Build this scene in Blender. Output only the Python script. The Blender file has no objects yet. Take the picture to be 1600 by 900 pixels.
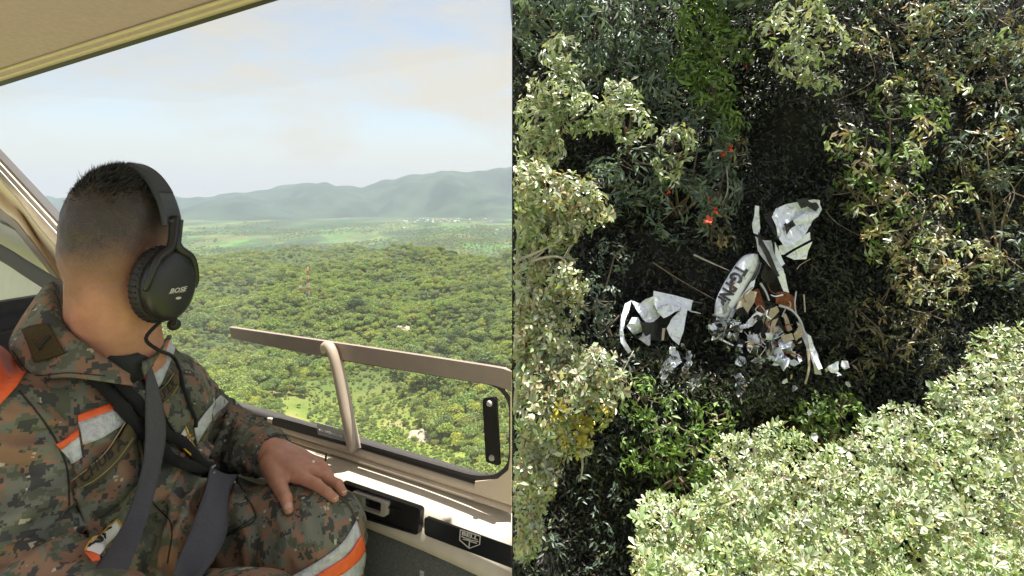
import bpy, bmesh, math, random
import numpy as np
from mathutils import Vector, Matrix, noise as mnoise
from mathutils.bvhtree import BVHTree

random.seed(7)
rng = np.random.default_rng(7)
SC = bpy.context.scene
COL = SC.collection

# ------------------------------------------------------------------ camera, world, sun, exposure
F, CX, HZ = 1000.0, 800.0, 310.0          # focal length and horizon in pixels of the 1600 px frame
cam = bpy.data.cameras.new("camera")
cam.sensor_width = 36.0
cam.lens = 36.0 * F / 1600.0
cam.shift_y = -(450.0 - HZ) / 1600.0
cam.clip_start = 0.05
cam.clip_end = 90000.0
camo = bpy.data.objects.new("camera", cam)
COL.objects.link(camo)
camo.rotation_euler = (math.pi / 2, 0, 0)
SC.camera = camo

SUN = Vector((0.12, 0.0, 0.99)).normalized()     # direction towards the sun
w = bpy.data.worlds.new("World")
SC.world = w
w.use_nodes = True
nt = w.node_tree
nt.nodes.clear()
out = nt.nodes.new("ShaderNodeOutputWorld")
bg = nt.nodes.new("ShaderNodeBackground")
sky = nt.nodes.new("ShaderNodeTexSky")
sky.sky_type = 'NISHITA'
sky.sun_disc = False
sky.sun_elevation = math.asin(SUN.z)
sky.sun_rotation = math.atan2(SUN.x, SUN.y)
sky.altitude = 300
sky.air_density = 1.0
sky.dust_density = 1.5
sky.ozone_density = 1.0
bg.inputs[1].default_value = 0.082
tc = nt.nodes.new("ShaderNodeTexCoord")
mp = nt.nodes.new("ShaderNodeMapping")
mp.inputs['Rotation'].default_value = (0.0, 0.35, 0.5)
mp.inputs['Scale'].default_value = (1.6, 1.6, 5.5)
n1 = nt.nodes.new("ShaderNodeTexNoise")
n1.inputs['Scale'].default_value = 2.3
n1.inputs['Detail'].default_value = 7
n1.inputs['Roughness'].default_value = 0.55
n1.inputs['Distortion'].default_value = 0.6
rp = nt.nodes.new("ShaderNodeValToRGB")
rp.color_ramp.elements[0].position = 0.38
rp.color_ramp.elements[0].color = (0, 0, 0, 1)
rp.color_ramp.elements[1].position = 0.62
rp.color_ramp.elements[1].color = (1, 1, 1, 1)
mul = nt.nodes.new("ShaderNodeMath"); mul.operation = 'MULTIPLY_ADD'
mul.inputs[1].default_value = 0.60
mul.inputs[2].default_value = 0.38
mx = nt.nodes.new("ShaderNodeMix"); mx.data_type = 'RGBA'
mx.inputs[7].default_value = (3.65, 3.4, 2.95, 1)
L = nt.links.new
L(tc.outputs['Generated'], mp.inputs['Vector'])
L(mp.outputs[0], n1.inputs['Vector'])
L(n1.outputs['Fac'], rp.inputs['Fac'])
L(rp.outputs['Color'], mul.inputs[0])
sx = nt.nodes.new("ShaderNodeSeparateXYZ"); L(tc.outputs['Generated'], sx.inputs[0])
hb = nt.nodes.new("ShaderNodeMapRange"); hb.interpolation_type = 'SMOOTHSTEP'
hb.inputs[1].default_value = -0.02; hb.inputs[2].default_value = 0.20; hb.inputs[3].default_value = 1.0; hb.inputs[4].default_value = 0.0
L(sx.outputs['Z'], hb.inputs[0])
mxm = nt.nodes.new("ShaderNodeMath"); mxm.operation = 'MAXIMUM'
L(mul.outputs[0], mxm.inputs[0]); L(hb.outputs[0], mxm.inputs[1])
L(mxm.outputs[0], mx.inputs[0])
L(sky.outputs[0], mx.inputs[6])
L(mx.outputs[2], bg.inputs[0])
L(bg.outputs[0], out.inputs[0])

sl = bpy.data.lights.new("sun", 'SUN')
sl.energy = 4.8
sl.angle = math.radians(0.5)
sl.color = (1.0, 0.95, 0.86)
so = bpy.data.objects.new("sun", sl)
COL.objects.link(so)
so.rotation_euler = SUN.to_track_quat('Z', 'Y').to_euler()

SC.view_settings.view_transform = 'Standard'
SC.view_settings.look = 'None'
SC.view_settings.exposure = 1.55
SC.view_settings.gamma = 1
SC.view_settings.use_curve_mapping = False
SC.render.engine = 'CYCLES'
cy = SC.cycles
cy.use_denoising = True
cy.max_bounces = 8
cy.diffuse_bounces = 4
cy.glossy_bounces = 3
cy.transmission_bounces = 4
cy.transparent_max_bounces = 16
cy.volume_bounces = 1
cy.sample_clamp_indirect = 4.0

# ------------------------------------------------------------------ helpers
def V(px, py, Y):
    return Vector((Y * (px - CX) / F, Y, Y * (HZ - py) / F))

def rootloc(p):
    while p.parent is not None:
        p = p.parent
    return p.location

def link(o, parent=None):
    COL.objects.link(o)
    if parent is not None:
        o.parent = parent
    return o

def thing(name, label, cat, loc=(0, 0, 0), group=None):
    o = bpy.data.objects.new(name, None)
    o.empty_display_size = 0.1
    COL.objects.link(o)
    o.location = loc
    o['label'] = label
    o['category'] = cat
    if group: o['group'] = group
    return o

def tag(o, label=None, cat=None, group=None, kind=None):
    if label: o['label'] = label
    if cat: o['category'] = cat
    if group: o['group'] = group
    if kind: o['kind'] = kind
    return o

def raw(name, verts, faces, mat=None, parent=None, smooth=False, origin=None, tint=None):
    """verts in world space; moved into the space of the thing they belong to"""
    v = np.asarray([tuple(p) for p in verts] if not isinstance(verts, np.ndarray) else verts, dtype=np.float64).reshape(-1, 3)
    if parent is not None:
        v = v - np.array(rootloc(parent))
    elif origin is not None:
        v = v - np.array(origin)
    me = bpy.data.meshes.new(name)
    if isinstance(faces, np.ndarray):
        nf, k = faces.shape
        me.vertices.add(len(v)); me.vertices.foreach_set('co', v.astype(np.float32).ravel())
        me.loops.add(nf * k); me.loops.foreach_set('vertex_index', faces.astype(np.int32).ravel())
        me.polygons.add(nf)
        me.polygons.foreach_set('loop_start', np.arange(0, nf * k, k, dtype=np.int32))
        me.update(calc_edges=True)
    else:
        me.from_pydata(v.tolist(), [], [tuple(f) for f in faces])
        me.update()
    if tint is not None:
        a = me.attributes.new('tint', 'FLOAT_COLOR', 'POINT')
        c = np.ones((len(v), 4), dtype=np.float32)
        c[:, :3] = tint
        a.data.foreach_set('color', c.ravel())
    if smooth:
        me.polygons.foreach_set('use_smooth', np.ones(len(me.polygons), dtype=bool))
    if mat: me.materials.append(mat)
    o = bpy.data.objects.new(name, me)
    if parent is None and origin is not None: o.location = origin
    return link(o, parent)

def from_bm(name, bm, mat=None, parent=None, smooth=False, origin=None):
    bmesh.ops.recalc_face_normals(bm, faces=bm.faces)
    off = rootloc(parent) if parent is not None else (Vector(origin) if origin is not None else Vector())
    me = bpy.data.meshes.new(name)
    bm.to_mesh(me); bm.free()
    me.transform(Matrix.Translation(-Vector(off)))
    if smooth:
        me.polygons.foreach_set('use_smooth', np.ones(len(me.polygons), dtype=bool))
    if mat: me.materials.append(mat)
    o = bpy.data.objects.new(name, me)
    if parent is None and origin is not None: o.location = origin
    return link(o, parent)

def capsule(bm, p0, r0, p1, r1, seg=16, cap=4, flat=None):
    p0, p1 = Vector(p0), Vector(p1)
    ax = (p1 - p0)
    ln = ax.length
    ax = ax / ln if ln > 1e-9 else Vector((0, 0, 1))
    q = ax.to_track_quat('Z', 'Y')
    ex, ey = q @ Vector((1, 0, 0)), q @ Vector((0, 1, 0))
    rings = []
    prof = [(-math.cos(math.pi / 2 * i / cap) , math.sin(math.pi / 2 * i / cap), 0) for i in range(1, cap + 1)]
    prof += [(math.sin(math.pi / 2 * i / cap), math.cos(math.pi / 2 * i / cap), 1) for i in range(0, cap)]
    for (h, rr, e) in prof:
        c, r = (p0, r0) if e == 0 else (p1, r1)
        ring = []
        for k in range(seg):
            a = 2 * math.pi * k / seg
            ring.append(bm.verts.new(c + ax * h * r + (ex * math.cos(a) + ey * math.sin(a)) * rr * r))
        rings.append(ring)
    b0 = bm.verts.new(p0 - ax * r0); b1 = bm.verts.new(p1 + ax * r1)
    for k in range(seg):
        k2 = (k + 1) % seg
        bm.faces.new((b0, rings[0][k2], rings[0][k]))
        bm.faces.new((b1, rings[-1][k], rings[-1][k2]))
        for i in range(len(rings) - 1):
            bm.faces.new((rings[i][k], rings[i][k2], rings[i + 1][k2], rings[i + 1][k]))

def ellipsoid(bm, c, axes, sub=3):
    """axes: three vectors already scaled by the radii"""
    m = Matrix(((axes[0].x, axes[1].x, axes[2].x, c[0]), (axes[0].y, axes[1].y, axes[2].y, c[1]), (axes[0].z, axes[1].z, axes[2].z, c[2]), (0, 0, 0, 1)))
    bmesh.ops.create_icosphere(bm, subdivisions=sub, radius=1.0, matrix=m)

def tube(bm, pts, rad, seg=8, closed_ends=True):
    pts = [Vector(p) for p in pts]
    rads = rad if isinstance(rad, (list, tuple)) else [rad] * len(pts)
    rings = []
    prev = None
    for i, p in enumerate(pts):
        t = (pts[min(i + 1, len(pts) - 1)] - pts[max(i - 1, 0)]).normalized()
        if prev is None:
            ex = t.orthogonal().normalized()
        else:
            ex = (prev - t * prev.dot(t)).normalized()
        prev = ex
        ey = t.cross(ex)
        rings.append([bm.verts.new(p + (ex * math.cos(2 * math.pi * k / seg) + ey * math.sin(2 * math.pi * k / seg)) * rads[i]) for k in range(seg)])
    for i in range(len(rings) - 1):
        for k in range(seg):
            k2 = (k + 1) % seg
            bm.faces.new((rings[i][k], rings[i][k2], rings[i + 1][k2], rings[i + 1][k]))
    if closed_ends:
        bm.faces.new(rings[0][::-1]); bm.faces.new(rings[-1])

def catmull(pts, n):
    pts = [Vector(p) for p in pts]
    P = [pts[0] * 2 - pts[1]] + pts + [pts[-1] * 2 - pts[-2]]
    outp = []
    for i in range(n):
        t = i / (n - 1) * (len(pts) - 1)
        k = min(int(t), len(pts) - 2); u = t - k
        a, b, c, d = P[k], P[k + 1], P[k + 2], P[k + 3]
        outp.append(0.5 * ((2 * b) + (c - a) * u + (2 * a - 5 * b + 4 * c - d) * u * u + (3 * b - a - 3 * c + d) * u ** 3))
    return outp

def remesh(bm, voxel, it=6, fac=0.5):
    me = bpy.data.meshes.new('tmp'); bm.to_mesh(me); bm.free()
    o = bpy.data.objects.new('tmp', me); COL.objects.link(o)
    m = o.modifiers.new('r', 'REMESH'); m.mode = 'VOXEL'; m.voxel_size = voxel
    s = o.modifiers.new('s', 'SMOOTH'); s.factor = fac; s.iterations = it
    dg = bpy.context.evaluated_depsgraph_get()
    r = bpy.data.meshes.new_from_object(o.evaluated_get(dg))
    n = len(r.vertices)
    v = np.empty(n * 3, dtype=np.float32); r.vertices.foreach_get('co', v)
    nr = np.empty(n * 3, dtype=np.float32); r.vertices.foreach_get('normal', nr)
    f = [tuple(p.vertices) for p in r.polygons]
    bpy.data.objects.remove(o); bpy.data.meshes.remove(me); bpy.data.meshes.remove(r)
    return v.reshape(-1, 3).astype(np.float64), nr.reshape(-1, 3).astype(np.float64), f

PERM = np.random.default_rng(3).permutation(512).astype(np.int64)
def _h(x, y, z):
    return PERM[(PERM[(PERM[x & 511] + y) & 511] + z) & 511] / 511.0
def vnoise(x, y, z=None):
    x = np.asarray(x, float); y = np.asarray(y, float); z = np.zeros_like(x) if z is None else np.asarray(z, float)
    xi, yi, zi = np.floor(x).astype(np.int64), np.floor(y).astype(np.int64), np.floor(z).astype(np.int64)
    u, v, q = x - xi, y - yi, z - zi
    u, v, q = u * u * (3 - 2 * u), v * v * (3 - 2 * v), q * q * (3 - 2 * q)
    r = 0
    for a in (0, 1):
        for b in (0, 1):
            for c in (0, 1):
                r = r + _h(xi + a, yi + b, zi + c) * (u if a else 1 - u) * (v if b else 1 - v) * (q if c else 1 - q)
    return r * 2 - 1
def fbm(x, y, z=None, o=4):
    r, a = 0, 1.0
    z0 = 0 if z is None else z
    for i in range(o):
        r = r + a * vnoise(np.asarray(x) * 2 ** i + 17.3 * i, np.asarray(y) * 2 ** i - 9.1 * i, np.asarray(x) * 0 + np.asarray(z0) * 2 ** i + 3.7 * i)
        a *= 0.5
    return r
def sstep(a, b, x):
    t = np.clip((x - a) / (b - a), 0, 1)
    return t * t * (3 - 2 * t)

# ------------------------------------------------------------------ materials
def mat(name, col=(0.5, 0.5, 0.5), rough=0.6, metal=0.0, spec=0.5, noise=0.0, nscale=40.0, bump=0.0, bscale=200.0, sss=0.0):
    m = bpy.data.materials.new(name); m.use_nodes = True
    t = m.node_tree; b = t.nodes['Principled BSDF']
    b.inputs['Base Color'].default_value = (*col, 1)
    b.inputs['Roughness'].default_value = rough
    b.inputs['Metallic'].default_value = metal
    b.inputs['Specular IOR Level'].default_value = spec
    if sss:
        b.inputs['Subsurface Weight'].default_value = sss
        b.inputs['Subsurface Radius'].default_value = (0.012, 0.005, 0.003)
    tcn = t.nodes.new('ShaderNodeTexCoord')
    if noise:
        n = t.nodes.new('ShaderNodeTexNoise'); n.inputs['Scale'].default_value = nscale; n.inputs['Detail'].default_value = 6
        t.links.new(tcn.outputs['Object'], n.inputs['Vector'])
        r = t.nodes.new('ShaderNodeMapRange'); r.inputs[3].default_value = 1 - noise; r.inputs[4].default_value = 1 + noise
        r.inputs[1].default_value = 0.25; r.inputs[2].default_value = 0.75
        t.links.new(n.outputs['Fac'], r.inputs[0])
        mm = t.nodes.new('ShaderNodeVectorMath'); mm.operation = 'SCALE'
        mm.inputs[0].default_value = col
        t.links.new(r.outputs[0], mm.inputs['Scale'])
        t.links.new(mm.outputs[0], b.inputs['Base Color'])
    if bump:
        n2 = t.nodes.new('ShaderNodeTexNoise'); n2.inputs['Scale'].default_value = bscale; n2.inputs['Detail'].default_value = 4
        t.links.new(tcn.outputs['Object'], n2.inputs['Vector'])
        bp = t.nodes.new('ShaderNodeBump'); bp.inputs['Strength'].default_value = bump; bp.inputs['Distance'].default_value = 0.02
        t.links.new(n2.outputs['Fac'], bp.inputs['Height'])
        t.links.new(bp.outputs[0], b.inputs['Normal'])
    return m

def leaf_mat(name, rough=0.45, trans=0.3, spec=0.5, rnd=False, tr_tint=(1.0, 1.0, 0.5)):
    m = bpy.data.materials.new(name); m.use_nodes = True
    t = m.node_tree; b = t.nodes['Principled BSDF']; o = t.nodes['Material Output']
    a = t.nodes.new('ShaderNodeAttribute'); a.attribute_name = 'tint'
    src = a.outputs['Color']
    if rnd:
        oi = t.nodes.new('ShaderNodeObjectInfo')
        r = t.nodes.new('ShaderNodeValToRGB')
        cr = r.color_ramp
        stops = [(0.0, (0.30, 0.44, 0.40)), (0.22, (0.62, 0.80, 0.66)), (0.42, (1.0, 1.05, 0.9)), (0.62, (1.15, 1.25, 0.75)), (0.8, (0.85, 1.10, 0.75)), (0.94, (1.25, 1.32, 0.72)), (1.0, (1.35, 1.25, 0.8))]
        cr.elements[0].position = 0; cr.elements[0].color = (*stops[0][1], 1)
        cr.elements[1].position = 1; cr.elements[1].color = (*stops[-1][1], 1)
        for p, c in stops[1:-1]:
            e = cr.elements.new(p); e.color = (*c, 1)
        # neighbouring trees share a tone: stands of one kind
        ns_ = t.nodes.new('ShaderNodeTexNoise'); ns_.inputs['Scale'].default_value = 0.011; ns_.inputs['Detail'].default_value = 3
        t.links.new(oi.outputs['Location'], ns_.inputs['Vector'])
        a1 = t.nodes.new('ShaderNodeMath'); a1.operation = 'MULTIPLY_ADD'; a1.inputs[1].default_value = 2.0; a1.inputs[2].default_value = -0.75
        t.links.new(ns_.outputs['Fac'], a1.inputs[0])
        a2 = t.nodes.new('ShaderNodeMath'); a2.operation = 'MULTIPLY_ADD'; a2.inputs[1].default_value = 0.55; a2.use_clamp = True
        t.links.new(oi.outputs['Random'], a2.inputs[0]); t.links.new(a1.outputs[0], a2.inputs[2])
        t.links.new(a2.outputs[0], r.inputs['Fac'])
        mm = t.nodes.new('ShaderNodeVectorMath'); mm.operation = 'MULTIPLY'
        t.links.new(a.outputs['Color'], mm.inputs[0]); t.links.new(r.outputs['Color'], mm.inputs[1])
        src = mm.outputs[0]
    t.links.new(src, b.inputs['Base Color'])
    b.inputs['Roughness'].default_value = rough
    b.inputs['Specular IOR Level'].default_value = spec
    if name == 'waxy_leaves':
        b.inputs['Coat Weight'].default_value = 0.5; b.inputs['Coat Roughness'].default_value = 0.28
    if trans:
        tr = t.nodes.new('ShaderNodeBsdfTranslucent')
        tm = t.nodes.new('ShaderNodeVectorMath'); tm.operation = 'MULTIPLY'; tm.inputs[1].default_value = tr_tint
        t.links.new(src, tm.inputs[0]); t.links.new(tm.outputs[0], tr.inputs['Color'])
        ms = t.nodes.new('ShaderNodeMixShader'); ms.inputs[0].default_value = trans
        t.links.new(b.outputs[0], ms.inputs[1]); t.links.new(tr.outputs[0], ms.inputs[2])
        t.links.new(ms.outputs[0], o.inputs['Surface'])
    return m

def camo_mat(name, cell=0.0040):
    m = bpy.data.materials.new(name); m.use_nodes = True
    t = m.node_tree; b = t.nodes['Principled BSDF']
    b.inputs['Roughness'].default_value = 0.85; b.inputs['Specular IOR Level'].default_value = 0.25
    N = t.nodes.new; K = t.links.new
    tcn = N('ShaderNodeTexCoord')
    # a small soft wobble keeps the printed cells following the folds of the cloth
    sn = N('ShaderNodeVectorMath'); sn.operation = 'SNAP'; sn.inputs[1].default_value = (cell,) * 3
    mpn = N('ShaderNodeMapping'); mpn.inputs['Rotation'].default_value = (0.5, 0.35, 0.6)
    K(tcn.outputs['Object'], mpn.inputs['Vector']); K(mpn.outputs[0], sn.inputs[0])
    def layer(scale, off, lo, detail=2.0):
        ad = N('ShaderNodeVectorMath'); ad.operation = 'ADD'; ad.inputs[1].default_value = off
        K(sn.outputs[0], ad.inputs[0])
        n = N('ShaderNodeTexNoise'); n.inputs['Scale'].default_value = scale; n.inputs['Detail'].default_value = detail
        n.inputs['Roughness'].default_value = 0.65
        K(ad.outputs[0], n.inputs['Vector'])
        g = N('ShaderNodeMath'); g.operation = 'GREATER_THAN'; g.inputs[1].default_value = lo
        K(n.outputs['Fac'], g.inputs[0])
        return g.outputs[0]
    def over(base, fac, col):
        x = N('ShaderNodeMix'); x.data_type = 'RGBA'
        if isinstance(base, tuple): x.inputs[6].default_value = (*base, 1)
        else: K(base, x.inputs[6])
        x.inputs[7].default_value = (*col, 1)
        K(fac, x.inputs[0])
        return x.outputs[2]
    c = over((0.105, 0.115, 0.080), layer(30, (3, 1, 7), 0.50), (0.160, 0.165, 0.130))
    c = over(c, layer(27, (9, 4, 2), 0.53), (0.245, 0.148, 0.098))
    c = over(c, layer(34, (1, 8, 5), 0.57), (0.060, 0.062, 0.058))
    c = over(c, layer(40, (6, 2, 11), 0.685), (0.42, 0.39, 0.29))
    # worn dusty tone on top
    n = N('ShaderNodeTexNoise'); n.inputs['Scale'].default_value = 9; n.inputs['Detail'].default_value = 5
    K(tcn.outputs['Object'], n.inputs['Vector'])
    r = N('ShaderNodeMapRange'); r.inputs[1].default_value = 0.3; r.inputs[2].default_value = 0.7; r.inputs[3].default_value = 0.8; r.inputs[4].default_value = 1.25
    K(n.outputs['Fac'], r.inputs[0])
    s = N('ShaderNodeVectorMath'); s.operation = 'SCALE'
    K(c, s.inputs[0]); K(r.outputs[0], s.inputs['Scale'])
    K(s.outputs[0], b.inputs['Base Color'])
    n2 = N('ShaderNodeTexNoise'); n2.inputs['Scale'].default_value = 700; n2.inputs['Detail'].default_value = 2
    K(tcn.outputs['Object'], n2.inputs['Vector'])
    bp = N('ShaderNodeBump'); bp.inputs['Strength'].default_value = 0.25; bp.inputs['Distance'].default_value = 0.002
    K(n2.outputs['Fac'], bp.inputs['Height']); K(bp.outputs[0], b.inputs['Normal'])
    return m

M = {}
M['ceiling'] = mat('ceiling_vinyl', (0.53, 0.38, 0.51), 0.75, noise=0.10, nscale=60, bump=0.25, bscale=900)
M['trim'] = mat('cabin_trim', (0.62, 0.52, 0.40), 0.55, noise=0.06, nscale=25, bump=0.12, bscale=900)
M['panel'] = mat('door_panel', (0.55, 0.50, 0.42), 0.6, noise=0.07, nscale=30, bump=0.15, bscale=900)
M['taupe'] = mat('vent_bar_metal', (0.27, 0.22, 0.19), 0.5, noise=0.08, nscale=30)
M['post'] = mat('post_paint', (0.40, 0.325, 0.265), 0.38, noise=0.05, nscale=60)
M['rubber'] = mat('rubber', (0.035, 0.03, 0.03), 0.6)
M['black'] = mat('black_plastic', (0.012, 0.012, 0.013), 0.35, noise=0.2, nscale=80)
M['blackgloss'] = mat('black_gloss', (0.010, 0.011, 0.016), 0.22)
M['grey'] = mat('grey_plastic', (0.36, 0.34, 0.31), 0.5, noise=0.06)
M['carpet'] = mat('side_carpet', (0.13, 0.14, 0.125), 0.95, noise=0.35, nscale=250, bump=0.4, bscale=600)
M['silver'] = mat('silver_print', (0.55, 0.53, 0.5), 0.5)
M['white'] = mat('white_print', (0.8, 0.8, 0.78), 0.6)
M['paleprint'] = mat('pale_grey_panel', (0.55, 0.55, 0.53), 0.6, noise=0.05)
M['creampanel'] = mat('cream_panel', (0.74, 0.62, 0.47), 0.6, noise=0.05)
M['seat'] = mat('black_leather', (0.018, 0.018, 0.022), 0.55, noise=0.3, nscale=60, bump=0.3, bscale=500)
M['belt'] = mat('belt_webbing', (0.085, 0.085, 0.10), 0.8, noise=0.12, nscale=150, bump=0.5, bscale=700)
M['cord'] = mat('cord_sheath', (0.012, 0.012, 0.017), 0.7, noise=0.3, nscale=300, bump=0.8, bscale=900)
M['camo'] = camo_mat('digital_camouflage')
M['skin'] = None
M['reflect'] = mat('reflective_tape', (0.50, 0.52, 0.54), 0.38, noise=0.22, nscale=90, bump=0.35, bscale=160)
M['orange'] = mat('orange_tape', (0.80, 0.13, 0.035), 0.6, noise=0.12, nscale=90)
M['olive'] = mat('olive_tape', (0.105, 0.083, 0.040), 0.85, noise=0.25, nscale=400, bump=0.5, bscale=900)
M['thread'] = mat('black_thread', (0.02, 0.018, 0.016), 0.8)
M['tan'] = mat('tan_thread', (0.32, 0.25, 0.13), 0.8)
M['yellow'] = mat('yellow_thread', (0.62, 0.36, 0.03), 0.8)
M['red'] = mat('red_thread', (0.45, 0.03, 0.02), 0.8)
M['nail'] = mat('nail', (0.66, 0.40, 0.33), 0.3)
M['hair'] = mat('black_hair', (0.012, 0.010, 0.010), 0.45)

def skin_mat():
    """brown skin; the clipped hair of the fade is dark stubble on the scalp"""
    m = mat('skin', (0.50, 0.24, 0.155), 0.5, sss=0.12)
    t = m.node_tree; b = t.nodes['Principled BSDF']
    N = t.nodes.new; K = t.links.new
    at = N('ShaderNodeAttribute'); at.attribute_name = 'stubble'
    tcn = N('ShaderNodeTexCoord')
    n = N('ShaderNodeTexNoise'); n.inputs['Scale'].default_value = 26; n.inputs['Detail'].default_value = 6; n.inputs['Roughness'].default_value = 0.7
    K(tcn.outputs['Object'], n.inputs['Vector'])
    r = N('ShaderNodeMapRange'); r.inputs[1].default_value = 0.3; r.inputs[2].default_value = 0.7; r.inputs[3].default_value = 0.82; r.inputs[4].default_value = 1.14
    K(n.outputs['Fac'], r.inputs[0])
    sc_ = N('ShaderNodeVectorMath'); sc_.operation = 'SCALE'; sc_.inputs[0].default_value = (0.50, 0.24, 0.155)
    K(r.outputs[0], sc_.inputs['Scale'])
    v = N('ShaderNodeTexNoise'); v.inputs['Scale'].default_value = 420; v.inputs['Detail'].default_value = 3
    K(tcn.outputs['Object'], v.inputs['Vector'])
    a = N('ShaderNodeMath'); a.operation = 'MULTIPLY_ADD'; a.inputs[1].default_value = 0.5; a.inputs[2].default_value = -0.25
    K(v.outputs['Fac'], a.inputs[0])
    n3 = N('ShaderNodeMath'); n3.operation = 'MULTIPLY_ADD'; n3.inputs[1].default_value = 0.35; n3.inputs[2].default_value = -0.175
    K(n.outputs['Fac'], n3.inputs[0])
    s1 = N('ShaderNodeMath'); s1.operation = 'ADD'; K(a.outputs[0], s1.inputs[0]); K(n3.outputs[0], s1.inputs[1])
    # the noise only matters where there is stubble
    w_ = N('ShaderNodeMath'); w_.operation = 'MULTIPLY'; K(s1.outputs[0], w_.inputs[0]); K(at.outputs['Fac'], w_.inputs[1])
    s2 = N('ShaderNodeMath'); s2.operation = 'ADD'; s2.use_clamp = True; K(w_.outputs[0], s2.inputs[0]); K(at.outputs['Fac'], s2.inputs[1])
    x = N('ShaderNodeMix'); x.data_type = 'RGBA'; K(s2.outputs[0], x.inputs[0]); K(sc_.outputs[0], x.inputs[6]); x.inputs[7].default_value = (0.035, 0.028, 0.025, 1)
    K(x.outputs[2], b.inputs['Base Color'])
    bn = N('ShaderNodeBump'); bn.inputs['Strength'].default_value = 0.25; bn.inputs['Distance'].default_value = 0.002
    K(v.outputs['Fac'], bn.inputs['Height']); K(bn.outputs[0], b.inputs['Normal'])
    return m
M['skin'] = skin_mat()

def glass_mat():
    m = bpy.data.materials.new('window_acrylic'); m.use_nodes = True
    t = m.node_tree; t.nodes.remove(t.nodes['Principled BSDF'])
    o = t.nodes['Material Output']
    tr = t.nodes.new('ShaderNodeBsdfTransparent'); tr.inputs[0].default_value = (0.985, 0.99, 0.98, 1)
    g = t.nodes.new('ShaderNodeBsdfGlossy'); g.inputs['Roughness'].default_value = 0.02
    ms = t.nodes.new('ShaderNodeMixShader'); ms.inputs[0].default_value = 0.03
    t.links.new(tr.outputs[0], ms.inputs[1]); t.links.new(g.outputs[0], ms.inputs[2])
    # thin translucent film added to veil the view with scattered daylight
    veil = t.nodes.new('ShaderNodeBsdfTranslucent'); veil.inputs[0].default_value = (0.8, 0.78, 0.72, 1)
    m2 = t.nodes.new('ShaderNodeMixShader'); m2.inputs[0].default_value = 0.045
    t.links.new(ms.outputs[0], m2.inputs[1]); t.links.new(veil.outputs[0], m2.inputs[2]); t.links.new(m2.outputs[0], o.inputs['Surface'])
    return m
M['glass'] = glass_mat()
def decal_mat():
    m = bpy.data.materials.new('clear_sticker'); m.use_nodes = True
    t = m.node_tree; b = t.nodes['Principled BSDF']; o = t.nodes['Material Output']
    b.inputs['Base Color'].default_value = (0.45, 0.46, 0.45, 1)
    tr = t.nodes.new('ShaderNodeBsdfTransparent')
    ms = t.nodes.new('ShaderNodeMixShader'); ms.inputs[0].default_value = 0.7
    t.links.new(tr.outputs[0], ms.inputs[1]); t.links.new(b.outputs[0], ms.inputs[2]); t.links.new(ms.outputs[0], o.inputs['Surface'])
    return m
M['sticker'] = decal_mat()

# ================================================================== LANDSCAPE (structure)
SKY_PX = [(-3000, 300), (0, 306), (200, 308), (285, 307), (340, 306), (375, 300), (410, 297), (440, 290), (478, 283), (520, 289), (570, 292), (600, 282), (640, 269), (700, 268), (740, 270), (770, 264), (800, 262), (900, 258), (1000, 270), (1200, 280), (3000, 300)]

def terrain_h(x, y):
    x = np.asarray(x, float); y = np.asarray(y, float)
    far = sstep(330, 750, y)
    rdg = 1 - 2 * np.abs(fbm(x / 330 + 1.7, y / 420 + 0.4, o=2))
    hill = -146 + (12 + 7 * far) * fbm(x / 105, y / 120, o=3) + far * (13 * rdg + 27 * fbm(x / 420 + 5, y / 520, o=2))
    hill = hill + 26 * sstep(700, 1300, y) * sstep(-0.30, -0.05, x / np.maximum(y, 1)) * 0.5
    t = sstep(1350, 2500, y + 420 * fbm(x / 420, y / 900 + 3, o=3))
    val = -350 + 18 * fbm(x / 1500, y / 1500, o=4) + 26 * np.maximum(0, fbm(x / 900 + 7, y / 900, o=3)) * sstep(2500, 4000, y) * (1 - sstep(5500, 7000, y))
    z = hill * (1 - t) + val * t
    return z

def grid_sheet(name, xs, ys, hfun, m, warp=None):
    X, Yg = np.meshgrid(xs, ys)
    if warp is not None: X = warp(X, Yg)
    Z = hfun(X, Yg)
    v = np.stack([X, Yg, Z], -1).reshape(-1, 3)
    nx, ny = len(xs), len(ys)
    i = np.arange(nx * ny).reshape(ny, nx)
    f = np.stack([i[:-1, :-1], i[:-1, 1:], i[1:, 1:], i[1:, :-1]], -1).reshape(-1, 4)
    return raw(name, v, f, m, smooth=True)

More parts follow.
